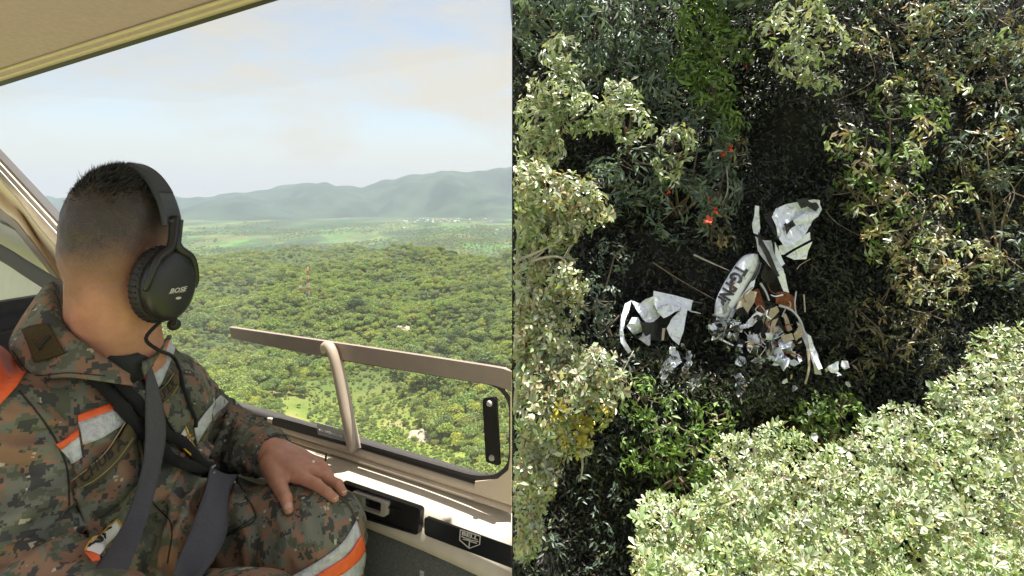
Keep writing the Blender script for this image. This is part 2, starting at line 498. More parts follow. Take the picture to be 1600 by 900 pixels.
def ground_mat():
    m = bpy.data.materials.new('forest_ground'); m.use_nodes = True
    t = m.node_tree; b = t.nodes['Principled BSDF']; b.inputs['Roughness'].default_value = 0.95
    b.inputs['Specular IOR Level'].default_value = 0.1
    N = t.nodes.new; K = t.links.new
    g = N('ShaderNodeNewGeometry'); sp = N('ShaderNodeSeparateXYZ'); K(g.outputs['Position'], sp.inputs[0])
    # near: grass and scrub
    n = N('ShaderNodeTexNoise'); n.inputs['Scale'].default_value = 0.035; n.inputs['Detail'].default_value = 8; n.inputs['Roughness'].default_value = 0.65
    K(g.outputs['Position'], n.inputs['Vector'])
    r = N('ShaderNodeValToRGB'); cr = r.color_ramp
    cr.elements[0].position = 0.33; cr.elements[0].color = (0.09, 0.13, 0.03, 1)
    cr.elements[1].position = 0.72; cr.elements[1].color = (0.32, 0.27, 0.15, 1)
    e = cr.elements.new(0.45); e.color = (0.15, 0.20, 0.04, 1)
    e = cr.elements.new(0.58); e.color = (0.22, 0.24, 0.06, 1)
    K(n.outputs['Fac'], r.inputs['Fac'])
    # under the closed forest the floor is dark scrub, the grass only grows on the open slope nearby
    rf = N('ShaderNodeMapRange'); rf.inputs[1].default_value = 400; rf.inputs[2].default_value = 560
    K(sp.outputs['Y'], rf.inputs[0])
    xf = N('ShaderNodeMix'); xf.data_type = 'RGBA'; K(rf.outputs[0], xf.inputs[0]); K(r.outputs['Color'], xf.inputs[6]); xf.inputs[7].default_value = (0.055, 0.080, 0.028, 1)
    # far: woods and fields
    n2 = N('ShaderNodeTexNoise'); n2.inputs['Scale'].default_value = 0.0011; n2.inputs['Detail'].default_value = 7; n2.inputs['Roughness'].default_value = 0.62
    mpn = N('ShaderNodeMapping'); mpn.inputs['Scale'].default_value = (1, 0.42, 1)
    K(g.outputs['Position'], mpn.inputs['Vector']); K(mpn.outputs[0], n2.inputs['Vector'])
    r2 = N('ShaderNodeValToRGB'); cr = r2.color_ramp
    cr.elements[0].position = 0.40; cr.elements[0].color = (0.035, 0.062, 0.028, 1)
    cr.elements[1].position = 0.70; cr.elements[1].color = (0.11, 0.14, 0.055, 1)
    e = cr.elements.new(0.50); e.color = (0.055, 0.085, 0.032, 1)
    e = cr.elements.new(0.535); e.color = (0.105, 0.15, 0.05, 1)
    e = cr.elements.new(0.60); e.color = (0.07, 0.105, 0.04, 1)
    K(n2.outputs['Fac'], r2.inputs['Fac'])
    vr = N('ShaderNodeTexVoronoi'); vr.inputs['Scale'].default_value = 0.0045
    K(mpn.outputs[0], vr.inputs['Vector'])
    hs = N('ShaderNodeMix'); hs.data_type = 'RGBA'; hs.blend_type = 'SOFT_LIGHT'; hs.inputs[0].default_value = 0.25
    K(r2.outputs['Color'], hs.inputs[6]); K(vr.outputs['Color'], hs.inputs[7])
    rr = N('ShaderNodeMapRange'); rr.inputs[1].default_value = 1600; rr.inputs[2].default_value = 2600
    K(sp.outputs['Y'], rr.inputs[0])
    x = N('ShaderNodeMix'); x.data_type = 'RGBA'; K(rr.outputs[0], x.inputs[0]); K(xf.outputs[2], x.inputs[6]); K(hs.outputs[2], x.inputs[7])
    K(x.outputs[2], b.inputs['Base Color'])
    return m
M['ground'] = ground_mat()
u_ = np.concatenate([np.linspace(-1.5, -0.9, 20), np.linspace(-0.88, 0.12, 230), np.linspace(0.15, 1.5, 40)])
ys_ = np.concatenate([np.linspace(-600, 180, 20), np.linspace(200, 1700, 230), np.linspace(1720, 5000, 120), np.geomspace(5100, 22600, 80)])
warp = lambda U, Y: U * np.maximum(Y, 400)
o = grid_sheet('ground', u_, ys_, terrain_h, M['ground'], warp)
tag(o, kind='structure')

def mountain_mat():
    m = mat('mountain_forest', (0.030, 0.052, 0.026), 0.95, spec=0.1, noise=0.6, nscale=0.0016)
    return m
M['mountain'] = mountain_mat()
def sky_z(a):
    px = 800 + a * 1000
    xs, yv = zip(*SKY_PX)
    return (HZ - np.interp(px, xs, yv)) / 1000.0
def mountain_h(X, Y):
    a = X / Y
    top = sky_z(a) * 15500 + 38 * fbm(a * 55, Y / 5000, o=4)
    rise = sstep(10800, 15500, Y + 900 * fbm(X / 2200, Y / 2200, o=3)) * (1 - 0.35 * sstep(16500, 21000, Y))
    rid = np.abs(fbm(X / 1000 + 3, Y / 1700, o=5))
    base = -352
    z = base + (top - base) * rise ** 1.25 + 330 * (0.35 - rid) * rise * (1 - rise) * 3.2
    # lower front spur on the left
    sp = np.exp(-((a + 0.44) / 0.085) ** 2) * np.exp(-((Y - 11800) / 1100) ** 2)
    z = np.maximum(z, base - 12 + 360 * sp + 40 * sp * fbm(X / 700, Y / 700, o=3))
    return z - 12
mu = np.linspace(-1.6, 1.4, 420)
my = np.concatenate([np.linspace(9800, 17000, 110), np.linspace(17200, 22000, 20)])
o = grid_sheet('mountain_range', mu, my, mountain_h, M['mountain'], lambda U, Y: U * Y)
tag(o, kind='structure')

# ------------------------------------------------------------------ forest trees on the hillside
M['crown'] = leaf_mat('crown_leaves', 0.6, 0.33, 0.3, rnd=True, tr_tint=(1.1, 1.05, 0.55))
M['bark'] = mat('bark', (0.16, 0.12, 0.085), 0.9, noise=0.3, nscale=8, bump=0.5, bscale=20)

def leaf_quads(P, D, S, asp, r, droop=0.15):
    """folded diamond leaves: P base points, D unit directions, S lengths -> verts, tris"""
    n = len(P)
    R = r.normal(size=(n, 3)); side = np.cross(D, R); side /= np.linalg.norm(side, axis=1, keepdims=True) + 1e-9
    up = np.cross(side, D)
    S = S[:, None]
    b = P
    l = P + D * S * 0.5 + side * S * asp * 0.5 + up * S * 0.10
    q = P + D * S * 0.5 - side * S * asp * 0.5 + up * S * 0.10
    t = P + D * S - up * S * droop
    v = np.stack([b, l, t, q], 1).reshape(-1, 3)
    k = np.arange(n)[:, None] * 4
    f = np.concatenate([k + [0, 1, 2], k + [0, 2, 3]], 1).reshape(-1, 3)
    return v, f

def crown_mesh(name, r, lobes, nleaf, size, col):
    pts, nor, tn = [], [], []
    for (c, rad) in lobes:
        k = int(nleaf * rad[0] * rad[2] / sum(l[1][0] * l[1][2] for l in lobes))
        d = r.normal(size=(k, 3)); d[:, 2] = np.abs(d[:, 2]) * 1.0 - 0.25 * np.abs(r.normal(size=k)); d /= np.linalg.norm(d, axis=1, keepdims=True)
        lump = 1 + 0.16 * fbm(d[:, 0] * 2.3 + c[0], d[:, 1] * 2.3 + c[1], d[:, 2] * 2.3, o=2)
        p = np.array(c) + d * np.array(rad) * (lump * (0.82 + 0.22 * r.random(k)))[:, None]
        pts.append(p); nor.append(d)
        tn.append(np.full(k, 0.85 + 0.3 * r.random()))
    P = np.concatenate(pts); D0 = np.concatenate(nor); T = np.concatenate(tn)
    D = np.cross(D0, r.normal(size=P.shape)); D /= np.linalg.norm(D, axis=1, keepdims=True) + 1e-9
    D = D + D0 * 0.25 + r.normal(size=P.shape) * 0.35
    D /= np.linalg.norm(D, axis=1, keepdims=True)
    v, f = leaf_quads(P, D, size * (0.7 + 0.6 * r.random(len(P))), 0.9, r)
    tint = np.array(col)[None, :] * (T * (0.8 + 0.4 * r.random(len(P))))[:, None]
    tint = np.repeat(tint, 4, 0)
    me = bpy.data.meshes.new(name)
    me.from_pydata(v.tolist(), [], f.tolist())
    a = me.attributes.new('tint', 'FLOAT_COLOR', 'POINT')
    c4 = np.ones((len(v), 4), np.float32); c4[:, :3] = tint
    a.data.foreach_set('color', c4.ravel())
    me.materials.append(M['crown'])
    return me

r0 = np.random.default_rng(11)
CROWNS, TRUNKS = [], []
for k in range(7):
    R = [4.3, 5.2, 3.6, 4.8, 3.9, 5.8, 2.6][k]
    h = [6.5, 7.5, 6.0, 8.0, 5.2, 7.0, 3.0][k]
    lobes = [((0, 0, h), (R * 0.78, R * 0.78, R * 0.62))]
    for j in range(5 + k % 3):
        a = r0.random() * 6.28; q = R * (0.5 + 0.25 * r0.random())
        s = R * (0.32 + 0.2 * r0.random())
        lobes.append(((q * math.cos(a), q * math.sin(a), h + R * (r0.random() * 0.55 - 0.25)), (s, s, s * 0.85)))
    col = [(0.265, 0.300, 0.105), (0.200, 0.245, 0.105), (0.320, 0.335, 0.110), (0.215, 0.255, 0.115), (0.300, 0.300, 0.115), (0.220, 0.260, 0.095), (0.27, 0.32, 0.08)][k]
    CROWNS.append(crown_mesh('crown', r0, lobes, 950, 0.19 * R, col))
    bm = bmesh.new()
    tube(bm, [(0, 0, -1.5), (0.15, 0.1, h * 0.4), (0, 0, h * 0.9)], [0.32, 0.25, 0.12], 6)
    for j in range(3):
        a = j * 2.1 + k
        tube(bm, [(0.1, 0.05, h * 0.45), (1.3 * math.cos(a), 1.3 * math.sin(a), h * 0.85)], [0.15, 0.06], 5)
    me = bpy.data.meshes.new('trunk'); bm.to_mesh(me); bm.free(); me.materials.append(M['bark'])
    TRUNKS.append(me)

# positions: a jittered grid over the hill, thinned in the grassy clearing
pts = []
Yc = 215.0
while Yc < 2700:
    step = 5.3 if Yc < 800 else (6.9 if Yc < 1400 else 11.0)
    n = int((0.9 * Yc) / step)
    xs = (np.arange(n) + 0.5) / n * (0.90 * Yc) - 0.80 * Yc
    ok = xs + r0.normal(size=n) * step * 0.35
    yy = Yc + r0.normal(size=n) * step * 0.35
    pts.append(np.stack([ok, yy], 1)); Yc += step
pts = np.concatenate(pts)
zz = terrain_h(pts[:, 0], pts[:, 1])
pxs = 800 + pts[:, 0] / pts[:, 1] * 1000
pys = HZ - zz / pts[:, 1] * 1000
clear = sstep(0.05, 0.35, fbm(pts[:, 0] / 60 + 2, pts[:, 1] / 60, o=3) + 0.8 * np.exp(-((pxs - 680) / 130) ** 2 - ((pys - 700) / 50) ** 2) + 0.6 * np.exp(-((pxs - 535) / 36) ** 2 - ((pys - 645) / 25) ** 2) + 0.3 * np.exp(-((pxs - 590) / 60) ** 2 - ((pys - 640) / 28) ** 2) - 0.75 * sstep(600, 540, pys) - 0.08)
keep = r0.random(len(pts)) > clear * 0.74
pts, zz, pxs, pys, clear = pts[keep], zz[keep], pxs[keep], pys[keep], clear[keep]
kind = r0.integers(0, 6, len(pts)); kind[clear > 0.4] = 6
scl = (0.42 + 0.90 * r0.random(len(pts)) ** 1.9) * (1 - 0.35 * clear) * (0.95 + 0.38 * np.clip(fbm(pts[:, 0] / 38, pts[:, 1] / 45 + 9, o=2), -1, 1)); rot = r0.random(len(pts)) * 6.283
sill = 655 + (pxs - 400) * 0.25
vis = (pxs > 300) & (pxs < 799) & (pys - 18 < sill) & ~((pxs < 430) & (pys > 620))
order = np.argsort(np.where(vis, pts[:, 1] / scl, 1e9))
first = order[:300]
protos = {}
GT = 'separate trees of the hillside forest seen through the window'
for i in first:
    k = int(kind[i])
    e = bpy.data.objects.new('forest_tree', None)
    COL.objects.link(e)
    e.location = (pts[i, 0], pts[i, 1], zz[i]); e.rotation_euler = (0, 0, rot[i]); e.scale = (scl[i],) * 3
    e['label'] = 'small round bush dotted over the grassy clearing below the window' if k == 6 else 'leafy green tree crown in the nearest part of the hillside forest outside the window'
    e['category'] = 'bush' if k == 6 else 'tree'
    e['group'] = 'small bushes of the grassy clearing' if k == 6 else GT
    if k == 6: e.name = 'clearing_bush'
    c = bpy.data.objects.new('crown', CROWNS[k]); link(c, e)
    t_ = bpy.data.objects.new('trunk', TRUNKS[k]); link(t_, e)
    protos.setdefault(k, c)
rest = order[300:]

def scatter(name, P, idx, sc_, ro, objs):
    me = bpy.data.meshes.new(name)
    me.from_pydata([tuple(p) for p in P], [], [])
    a = me.attributes.new('pick', 'INT', 'POINT'); a.data.foreach_set('value', np.asarray(idx, np.int32))
    a = me.attributes.new('size', 'FLOAT', 'POINT'); a.data.foreach_set('value', np.asarray(sc_, np.float32))
    v3 = np.zeros((len(P), 3), np.float32); v3[:, 2] = ro
    a = me.attributes.new('turn', 'FLOAT_VECTOR', 'POINT'); a.data.foreach_set('vector', v3.ravel())
    o = bpy.data.objects.new(name, me); COL.objects.link(o)
    g = bpy.data.node_groups.new(name, 'GeometryNodeTree')
    g.interface.new_socket(name='Geometry', in_out='INPUT', socket_type='NodeSocketGeometry')
    g.interface.new_socket(name='Geometry', in_out='OUTPUT', socket_type='NodeSocketGeometry')
    gi = g.nodes.new('NodeGroupInput'); go = g.nodes.new('NodeGroupOutput')
    iop = g.nodes.new('GeometryNodeInstanceOnPoints'); g2i = g.nodes.new('GeometryNodeGeometryToInstance')
    for ob in reversed(objs):
        oi = g.nodes.new('GeometryNodeObjectInfo'); oi.inputs['Object'].default_value = ob
        g.links.new(oi.outputs['Geometry'], g2i.inputs[0])
    def na(n, dt):
        q = g.nodes.new('GeometryNodeInputNamedAttribute'); q.data_type = dt; q.inputs['Name'].default_value = n
        return q.outputs['Attribute']
    g.links.new(gi.outputs[0], iop.inputs['Points'])
    g.links.new(g2i.outputs[0], iop.inputs['Instance'])
    iop.inputs['Pick Instance'].default_value = True
    g.links.new(na('pick', 'INT'), iop.inputs['Instance Index'])
    e2r = g.nodes.new('FunctionNodeEulerToRotation')
    g.links.new(na('turn', 'FLOAT_VECTOR'), e2r.inputs[0]); g.links.new(e2r.outputs[0], iop.inputs['Rotation'])
    g.links.new(na('size', 'FLOAT'), iop.inputs['Scale'])
    g.links.new(iop.outputs[0], go.inputs[0])
    md = o.modifiers.new('scatter', 'NODES'); md.node_group = g
    return o
klist = sorted(protos)
kmap = {k: i for i, k in enumerate(klist)}
PR = [protos[k] for k in klist]
o = scatter('forest', np.stack([pts[rest, 0], pts[rest, 1], zz[rest]], 1), [kmap.get(int(k), 0) for k in kind[rest]], scl[rest], rot[rest], PR)
tag(o, 'unbroken green forest covering the hills farther off outside the window', 'forest', kind='stuff')
# low scrub over the open slope
ns = 9000
ysn = 215 + 520 * r0.random(ns); pxn = 480 + 330 * r0.random(ns); xsn = (pxn - 800) / 1000 * ysn
o = scatter('scrub', np.stack([xsn, ysn, terrain_h(xsn, ysn) - 0.6], 1), r0.integers(0, len(PR), ns), 0.10 + 0.26 * r0.random(ns) ** 2, r0.random(ns) * 6.28, PR)
tag(o, 'low bright scrub speckling the open grassy slope below the window', 'scrub', kind='stuff')
# woods of the far valley
nv = 16000
yv = 2600 + 6500 * r0.random(nv) ** 1.3; av = -0.62 + 0.66 * r0.random(nv); xv = av * yv
wood = fbm(xv / 700, yv / 1400 + 4, o=4) > -0.12
xv, yv = xv[wood], yv[wood]
o = scatter('valley_woods', np.stack([xv, yv, terrain_h(xv, yv) - 2], 1), r0.integers(0, len(PR), len(xv)), 0.9 + 0.9 * r0.random(len(xv)), r0.random(len(xv)) * 6.28, PR)
tag(o, 'scattered dark woods between the pale fields of the far valley', 'woods', kind='stuff')

# bare rock and soil scars on the slope
M['rock'] = mat('pale_rock', (0.42, 0.36, 0.27), 0.9, noise=0.4, nscale=0.5, bump=0.8, bscale=0.8)
def scar(cx, cy, wpx, hpx, seed):
    rr = np.random.default_rng(seed)
    # distance where the sight line meets the ground
    Yg = np.linspace(220, 1500, 3000); zg = terrain_h((cx - 800) / 1000 * Yg, Yg)
    ray = (HZ - cy) / 1000 * Yg
    i = int(np.argmax(ray < zg)); Y = Yg[i]
    c = Vector(((cx - 800) / 1000 * Y, Y, zg[i]))
    W = wpx / 1000 * Y; Hh = hpx / 1000 * Y
    nu, nvv = 14, 8
    U, Vv = np.meshgrid(np.linspace(-1, 1, nu), np.linspace(0, 1, nvv))
    env = np.sqrt(np.clip(1 - U ** 2, 0, 1))
    X = c.x + U * W / 2 + rr.normal(size=U.shape) * W * 0.03
    Z = c.z - 1.5 + Vv * Hh * env * (0.75 + 0.5 * rr.random(U.shape)) + 1.0
    Yy = c.y + Vv * Hh * 0.7 + rr.normal(size=U.shape) * 0.6
    v = np.stack([X, Yy, Z], -1).reshape(-1, 3)
    ii = np.arange(nu * nvv).reshape(nvv, nu)
    f = np.stack([ii[:-1, :-1], ii[:-1, 1:], ii[1:, 1:], ii[1:, :-1]], -1).reshape(-1, 4)
    ob = raw('rock_outcrop', v, f, M['rock'], origin=tuple(c))
    ob.modifiers.new('s', 'SOLIDIFY').thickness = 1.5
    return ob
for (cx, cy, w_, h_, s_, lab) in [
    (655, 692, 46, 18, 1, 'pale bare rock face in the grassy clearing seen through the small vent window'),
    (610, 682, 34, 10, 2, 'small pale rock ledge left of the larger rock face behind the vent window'),
    (628, 520, 26, 11, 3, 'bare tan earth scar among trees just above the window bar')]:
    tag(scar(cx, cy, w_, h_, s_), lab, 'rock')

# ------------------------------------------------------------------ two radio masts on the hill
M['mast_red'] = mat('mast_red', (0.55, 0.09, 0.05), 0.6)
M['mast_white'] = mat('mast_white', (0.75, 0.73, 0.7), 0.6)
def mast(px, pytop, pybase, Y, label, nseg, wid):
    base = V(px, pybase, Y); H = (pybase - pytop) / F * Y
    t = thing('radio_mast', label, 'tower', base, None)
    for s in range(nseg):
        z0, z1 = H * s / nseg, H * (s + 1) / nseg
        w0 = wid * (1 - 0.72 * s / nseg); w1 = wid * (1 - 0.72 * (s + 1) / nseg)
        bm = bmesh.new()
        for (a, b) in ((1, 1), (1, -1), (-1, 1), (-1, -1)):
            tube(bm, [base + Vector((a * w0, b * w0, z0)), base + Vector((a * w1, b * w1, z1))], 0.24, 4)
        for (a, b, c, d) in ((1, 1, 1, -1), (1, -1, -1, -1), (-1, -1, -1, 1), (-1, 1, 1, 1)):
            zm = (z0 + z1) / 2; wm = (w0 + w1) / 2
            tube(bm, [base + Vector((a * w0, b * w0, z0)), base + Vector((c * wm, d * wm, zm))], 0.14, 4)
            tube(bm, [base + Vector((a * wm, b * wm, zm)), base + Vector((c * w1, d * w1, z1))], 0.14, 4)
            tube(bm, [base + Vector((a * w1, b * w1, z1)), base + Vector((c * w1, d * w1, z1))], 0.14, 4)
        from_bm('lattice_section', bm, M['mast_red'] if s % 2 else M['mast_white'], t)
    if nseg > 5:
        bm = bmesh.new()
        for k in range(5):
            a = k * 1.26
            bmesh.ops.create_cone(bm, cap_ends=True, segments=8, radius1=0.9, radius2=0.9, depth=0.7,
                matrix=Matrix.Translation(base + Vector((1.4 * math.cos(a), 1.4 * math.sin(a), H * (0.93 - 0.02 * k)))) @ Matrix.Rotation(a, 4, 'Z') @ Matrix.Rotation(math.pi / 2, 4, 'Y'))
        from_bm('antenna_drum', bm, M['mast_red'], t)
mast(481, 417, 462, 760, 'taller red and white lattice radio mast on the wooded hill', 7, 1.7)
mast(470, 433, 462, 775, 'shorter thin lattice radio mast left of the tall one', 5, 1.0)

# ------------------------------------------------------------------ far town
M['house_wall'] = mat('house_wall', (0.72, 0.69, 0.64), 0.8)
M['house_roof'] = mat('house_roof', (0.6, 0.56, 0.52), 0.7)
hv = [(-1, -1, 0), (1, -1, 0), (1, 1, 0), (-1, 1, 0), (-1, -1, 1), (1, -1, 1), (1, 1, 1), (-1, 1, 1), (-1, 0, 1.5), (1, 0, 1.5)]
hm = bpy.data.meshes.new('house')
hm.from_pydata(hv, [], [(0, 1, 5, 4), (2, 3, 7, 6), (1, 2, 6, 9, 5), (3, 0, 4, 8, 7), (4, 5, 9, 8), (6, 7, 8, 9)])
hm.materials.append(M['house_wall']); hm.materials.append(M['house_roof'])
for p in hm.polygons: p.material_index = 1 if p.index >= 4 else 0
rh = np.random.default_rng(5)
for k in range(70):
    if k < 46: px, py = 632 + rh.random() * 90, 347 - 4.5 * rh.random() + 2.2 * rh.normal() * 0.4
    elif k < 60: px, py = 715 + rh.random() * 75, 344 - 7 * rh.random()
    else: px, py = 585 + rh.random() * 200, 344 + 25 * rh.random()
    Yg = np.linspace(3500, 14000, 2500); zg = terrain_h((px - 800) / 1000 * Yg, Yg)
    hit = (HZ - py) / 1000 * Yg < zg
    if not hit.any(): continue
    Y = Yg[int(np.argmax(hit))]; z = zg[int(np.argmax(hit))]
    o = bpy.data.objects.new('house', hm); COL.objects.link(o)
    o.location = ((px - 800) / 1000 * Y, Y, z); o.rotation_euler = (0, 0, rh.random() * 3.1)
    o.scale = (9 + 9 * rh.random(), 6 + 4 * rh.random(), 6 + 4 * rh.random())
    tag(o, 'tiny whitish house of the small town in the far valley', 'house', 'houses of the far valley town')

# haze
bm = bmesh.new()
bmesh.ops.create_cube(bm, size=1.0, matrix=Matrix.Translation((0, 11200, 200)) @ Matrix.Diagonal((74000, 24000, 1330, 1)))
o = from_bm('haze', bm)
hz = bpy.data.materials.new('haze'); hz.use_nodes = True
t = hz.node_tree; t.nodes.remove(t.nodes['Principled BSDF'])
pv = t.nodes.new('ShaderNodeVolumePrincipled')
pv.inputs['Color'].default_value = (0.53, 0.60, 0.80, 1); pv.inputs['Density'].default_value = 4.0e-5; pv.inputs['Anisotropy'].default_value = 0.25
t.links.new(pv.outputs[0], t.nodes['Material Output'].inputs['Volume'])
o.data.materials.append(hz)
tag(o, kind='stuff')
# ================================================================== HELICOPTER CABIN
WN = Vector((0.5524, 0.8336, 0.0)); WU = Vector((-0.8336, 0.5524, 0.0)); WD = 0.95
def W(px, py, o=0.0):
    """point seen at (px, py) on the door plane, o metres inside of it"""
    d = Vector(((px - CX) / F, 1.0, (HZ - py) / F))
    return d * ((WD - o) / WN.dot(d))
def Wz(px, z, o=0.0):
    d = Vector(((px - CX) / F, 1.0, 0.0))
    p = d * ((WD - o) / WN.dot(d))
    return Vector((p.x, p.y, z))
def zof(px, py, o=0.0):
    return W(px, py, o).z

cabin = thing('helicopter_cabin', 'beige helicopter cabin interior with large side window, dark carpeted door and black name strip', 'helicopter', (-0.6, 1.2, -1.2))

def plate(name, poly, o, thick, m, parent, bev=0.0, seg=2, smooth=False):
    """polygon given in pixels on the door plane (o inside it), thick metres outwards"""
    bm = bmesh.new()
    fr = [bm.verts.new(W(x, y, o)) for x, y in poly]
    bk = [bm.verts.new(v.co + WN * thick if x < 790 else W(x, y, o - thick)) for v, (x, y) in zip(fr, poly)]
    n = len(fr)
    ff = bm.faces.new(fr); bm.faces.new(bk[::-1])
    for i in range(n):
        bm.faces.new((fr[i], bk[i], bk[(i + 1) % n], fr[(i + 1) % n]))
    if bev:
        bmesh.ops.bevel(bm, geom=list(ff.edges), offset=bev, segments=seg, affect='EDGES', profile=0.5)
    return from_bm(name, bm, m, parent)

def rounded(poly, rad, n=5):
    """round the corners of a pixel polygon; rad: one radius per corner"""
    res = []
    k = len(poly)
    for i in range(k):
        p, a, b = Vector(poly[i]), Vector(poly[i - 1]), Vector(poly[(i + 1) % k])
        r = rad[i] if isinstance(rad, (list, tuple)) else rad
        if r <= 0: res.append(tuple(p)); continue
        u, v = (a - p), (b - p)
        r = min(r, u.length * 0.48, v.length * 0.48)
        s, e = p + u.normalized() * r, p + v.normalized() * r
        for j in range(n + 1):
            t = j / n
            q = s * (1 - t) ** 2 + p * 2 * t * (1 - t) + e * t * t
            res.append((q.x, q.y))
    return res

def ring_plate(name, outer, inner, o, thick, m, parent):
    """frame between two closed pixel loops with the same number of points"""
    bm = bmesh.new()
    n = len(outer)
    A = [bm.verts.new(W(x, y, o)) for x, y in outer]; B = [bm.verts.new(W(x, y, o)) for x, y in inner]
    A2 = [bm.verts.new(v.co + WN * thick if p[0] < 790 else W(*p, o - thick)) for v, p in zip(A, outer)]; B2 = [bm.verts.new(v.co + WN * thick if p[0] < 790 else W(*p, o - thick)) for v, p in zip(B, inner)]
    for i in range(n):
        j = (i + 1) % n
        bm.faces.new((A[i], A[j], B[j], B[i])); bm.faces.new((A2[j], A2[i], B2[i], B2[j]))
        bm.faces.new((A[j], A[i], A2[i], A2[j])); bm.faces.new((B[i], B[j], B2[j], B2[i]))
    return from_bm(name, bm, m, parent)

PXS = [60, 180, 300, 380, 440, 500, 540, 580, 620, 660, 700, 740, 770, 800]
def profile(name, rows, m, parent, smooth=True, lift=None, back=0.02):
    """bar swept along the door: rows of (z, inside) from top to bottom, closed behind"""
    rows = list(rows); k = len(PXS); nf = len(rows)
    ob_ = min(o for z, o in rows) - back
    rows += [(rows[-1][0], ob_), (rows[0][0], ob_)]
    vs, fs = [], []
    for (z, o) in rows:
        for px in PXS:
            vs.append(Wz(px, z + (lift(px, z, o) if lift else 0.0), o))
    nr = len(rows)
    for i in range(nr):
        i2 = (i + 1) % nr
        for j in range(k - 1):
            fs.append((i * k + j, i * k + j + 1, i2 * k + j + 1, i2 * k + j))
    fs.append(tuple(i * k + k - 1 for i in range(nr))); fs.append(tuple(i * k for i in range(nr))[::-1])
    ob = raw(name, vs, fs, m, parent, smooth=False)
    sm = np.zeros(len(ob.data.polygons), dtype=bool); sm[:(nf - 1) * (k - 1)] = smooth
    ob.data.polygons.foreach_set('use_smooth', sm)
    return ob

# the contour of the door swells at its right end under the vent window
def swell(px, z, o):
    return -0.010 * max(0.0, (px - 640) / 160.0) ** 1.6

zg = zof(640, 716)          # lower edge of the glazing
zf = zof(640, 736)          # lower edge of the window frame
profile('window_gasket', [(zg + 0.004, 0.002), (zg - 0.004, 0.010), (zg - 0.010, 0.004)], M['rubber'], cabin)
profile('window_frame', [(zg - 0.008, 0.001), (zg - 0.010, 0.010), (zf + 0.004, 0.012), (zf, 0.008), (zf - 0.003, -0.004)], M['trim'], cabin)
profile('window_bead', [(zf - 0.001, -0.002), (zf - 0.003, 0.011), (zf - 0.008, 0.014), (zf - 0.012, 0.010), (zf - 0.014, -0.002)], M['trim'], cabin)
zl = zf - 0.015
profile('door_ledge', [(zl, -0.004), (zl - 0.001, 0.012), (zl - 0.005, 0.030), (zl - 0.010, 0.046), (zl - 0.019, 0.056), (zl - 0.036, 0.062), (zl - 0.040, 0.061), (zl - 0.046, 0.063), (zl - 0.054, 0.066), (zl - 0.070, 0.068), (zl - 0.0835, 0.068)], M['panel'], cabin, lift=swell)
profile('side_carpet', [(zl - 0.0840, 0.052), (zl - 0.0845, 0.061), (zl - 0.30, 0.070), (zl - 0.55, 0.075)], M['carpet'], cabin)
# short joint line in the ledge
plate('panel_joint', [(508.5, 708), (510, 708), (507.5, 727), (506, 727)], 0.060, 0.003, M['rubber'], cabin)

# black recessed latch pocket and its handle
OP = 0.072
plate('latch_pocket', rounded([(533, 755), (655, 797), (651, 834), (534, 797)], 5), OP, 0.012, M['black'], cabin, 0.0015)
ring_plate('latch_rim', rounded([(531, 752.5), (657, 795.5), (652.5, 837), (531, 799.5)], 6), rounded([(533, 755.5), (654, 797.5), (650.5, 833.5), (534, 796.5)], 5), OP + 0.003, 0.012, M['black'], cabin)
hb = ring_plate('latch_bezel', rounded([(549, 768), (603.5, 786), (601, 808.5), (551, 792)], 3), rounded([(566, 776.5), (595.5, 786), (594.5, 803), (567, 793.5)], 3), OP + 0.011, 0.012, M['grey'], cabin)
plate('latch_lever', rounded([(567, 777), (595, 786.5), (594, 802.5), (567.5, 793)], 2), OP + 0.003, 0.004, M['blackgloss'], hb, 0.001)
plate('latch_slide', rounded([(606, 791), (624, 797), (624, 800.5), (606, 794.5)], 1), OP + 0.004, 0.005, M['black'], cabin, 0.001)

# name strip with the winged shield
OS = 0.073
strip = plate('name_strip', rounded([(663, 808), (800, 853), (800, 888), (663, 836)], [4, 0, 0, 4]), OS, 0.008, M['blackgloss'], cabin, 0.0008)
def wall_lines(name, segs, wpx, o, m, parent):
    bm = bmesh.new()
    for (a, b) in segs:
        a, b = Vector(a), Vector(b); d = (b - a).normalized(); nn = Vector((-d.y, d.x)) * wpx / 2
        fr = [bm.verts.new(W(q.x, q.y, o)) for q in (a + nn - d * wpx * .3, b + nn + d * wpx * .3, b - nn + d * wpx * .3, a - nn - d * wpx * .3)]
        bk = [bm.verts.new(v.co + WN * 0.0012) for v in fr]
        bm.faces.new(fr); bm.faces.new(bk[::-1])
        for i in range(4): bm.faces.new((fr[i], bk[i], bk[(i + 1) % 4], fr[(i + 1) % 4]))
    return from_bm(name, bm, m, parent)
sh = [(719, 828), (750, 838), (749, 851), (733, 857), (718, 844)]
wall_lines('shield_emblem', [(sh[i], sh[(i + 1) % 5]) for i in range(5)] + [((733.5, 842), (732.5, 856)), ((733, 843), (721, 838.5)), ((733, 845), (723, 842.5)), ((733.5, 843.5), (747, 846.5)), ((733.5, 846), (744.5, 849)), ((729, 842), (738, 845))], 1.0, OS + 0.0014, M['silver'], strip)

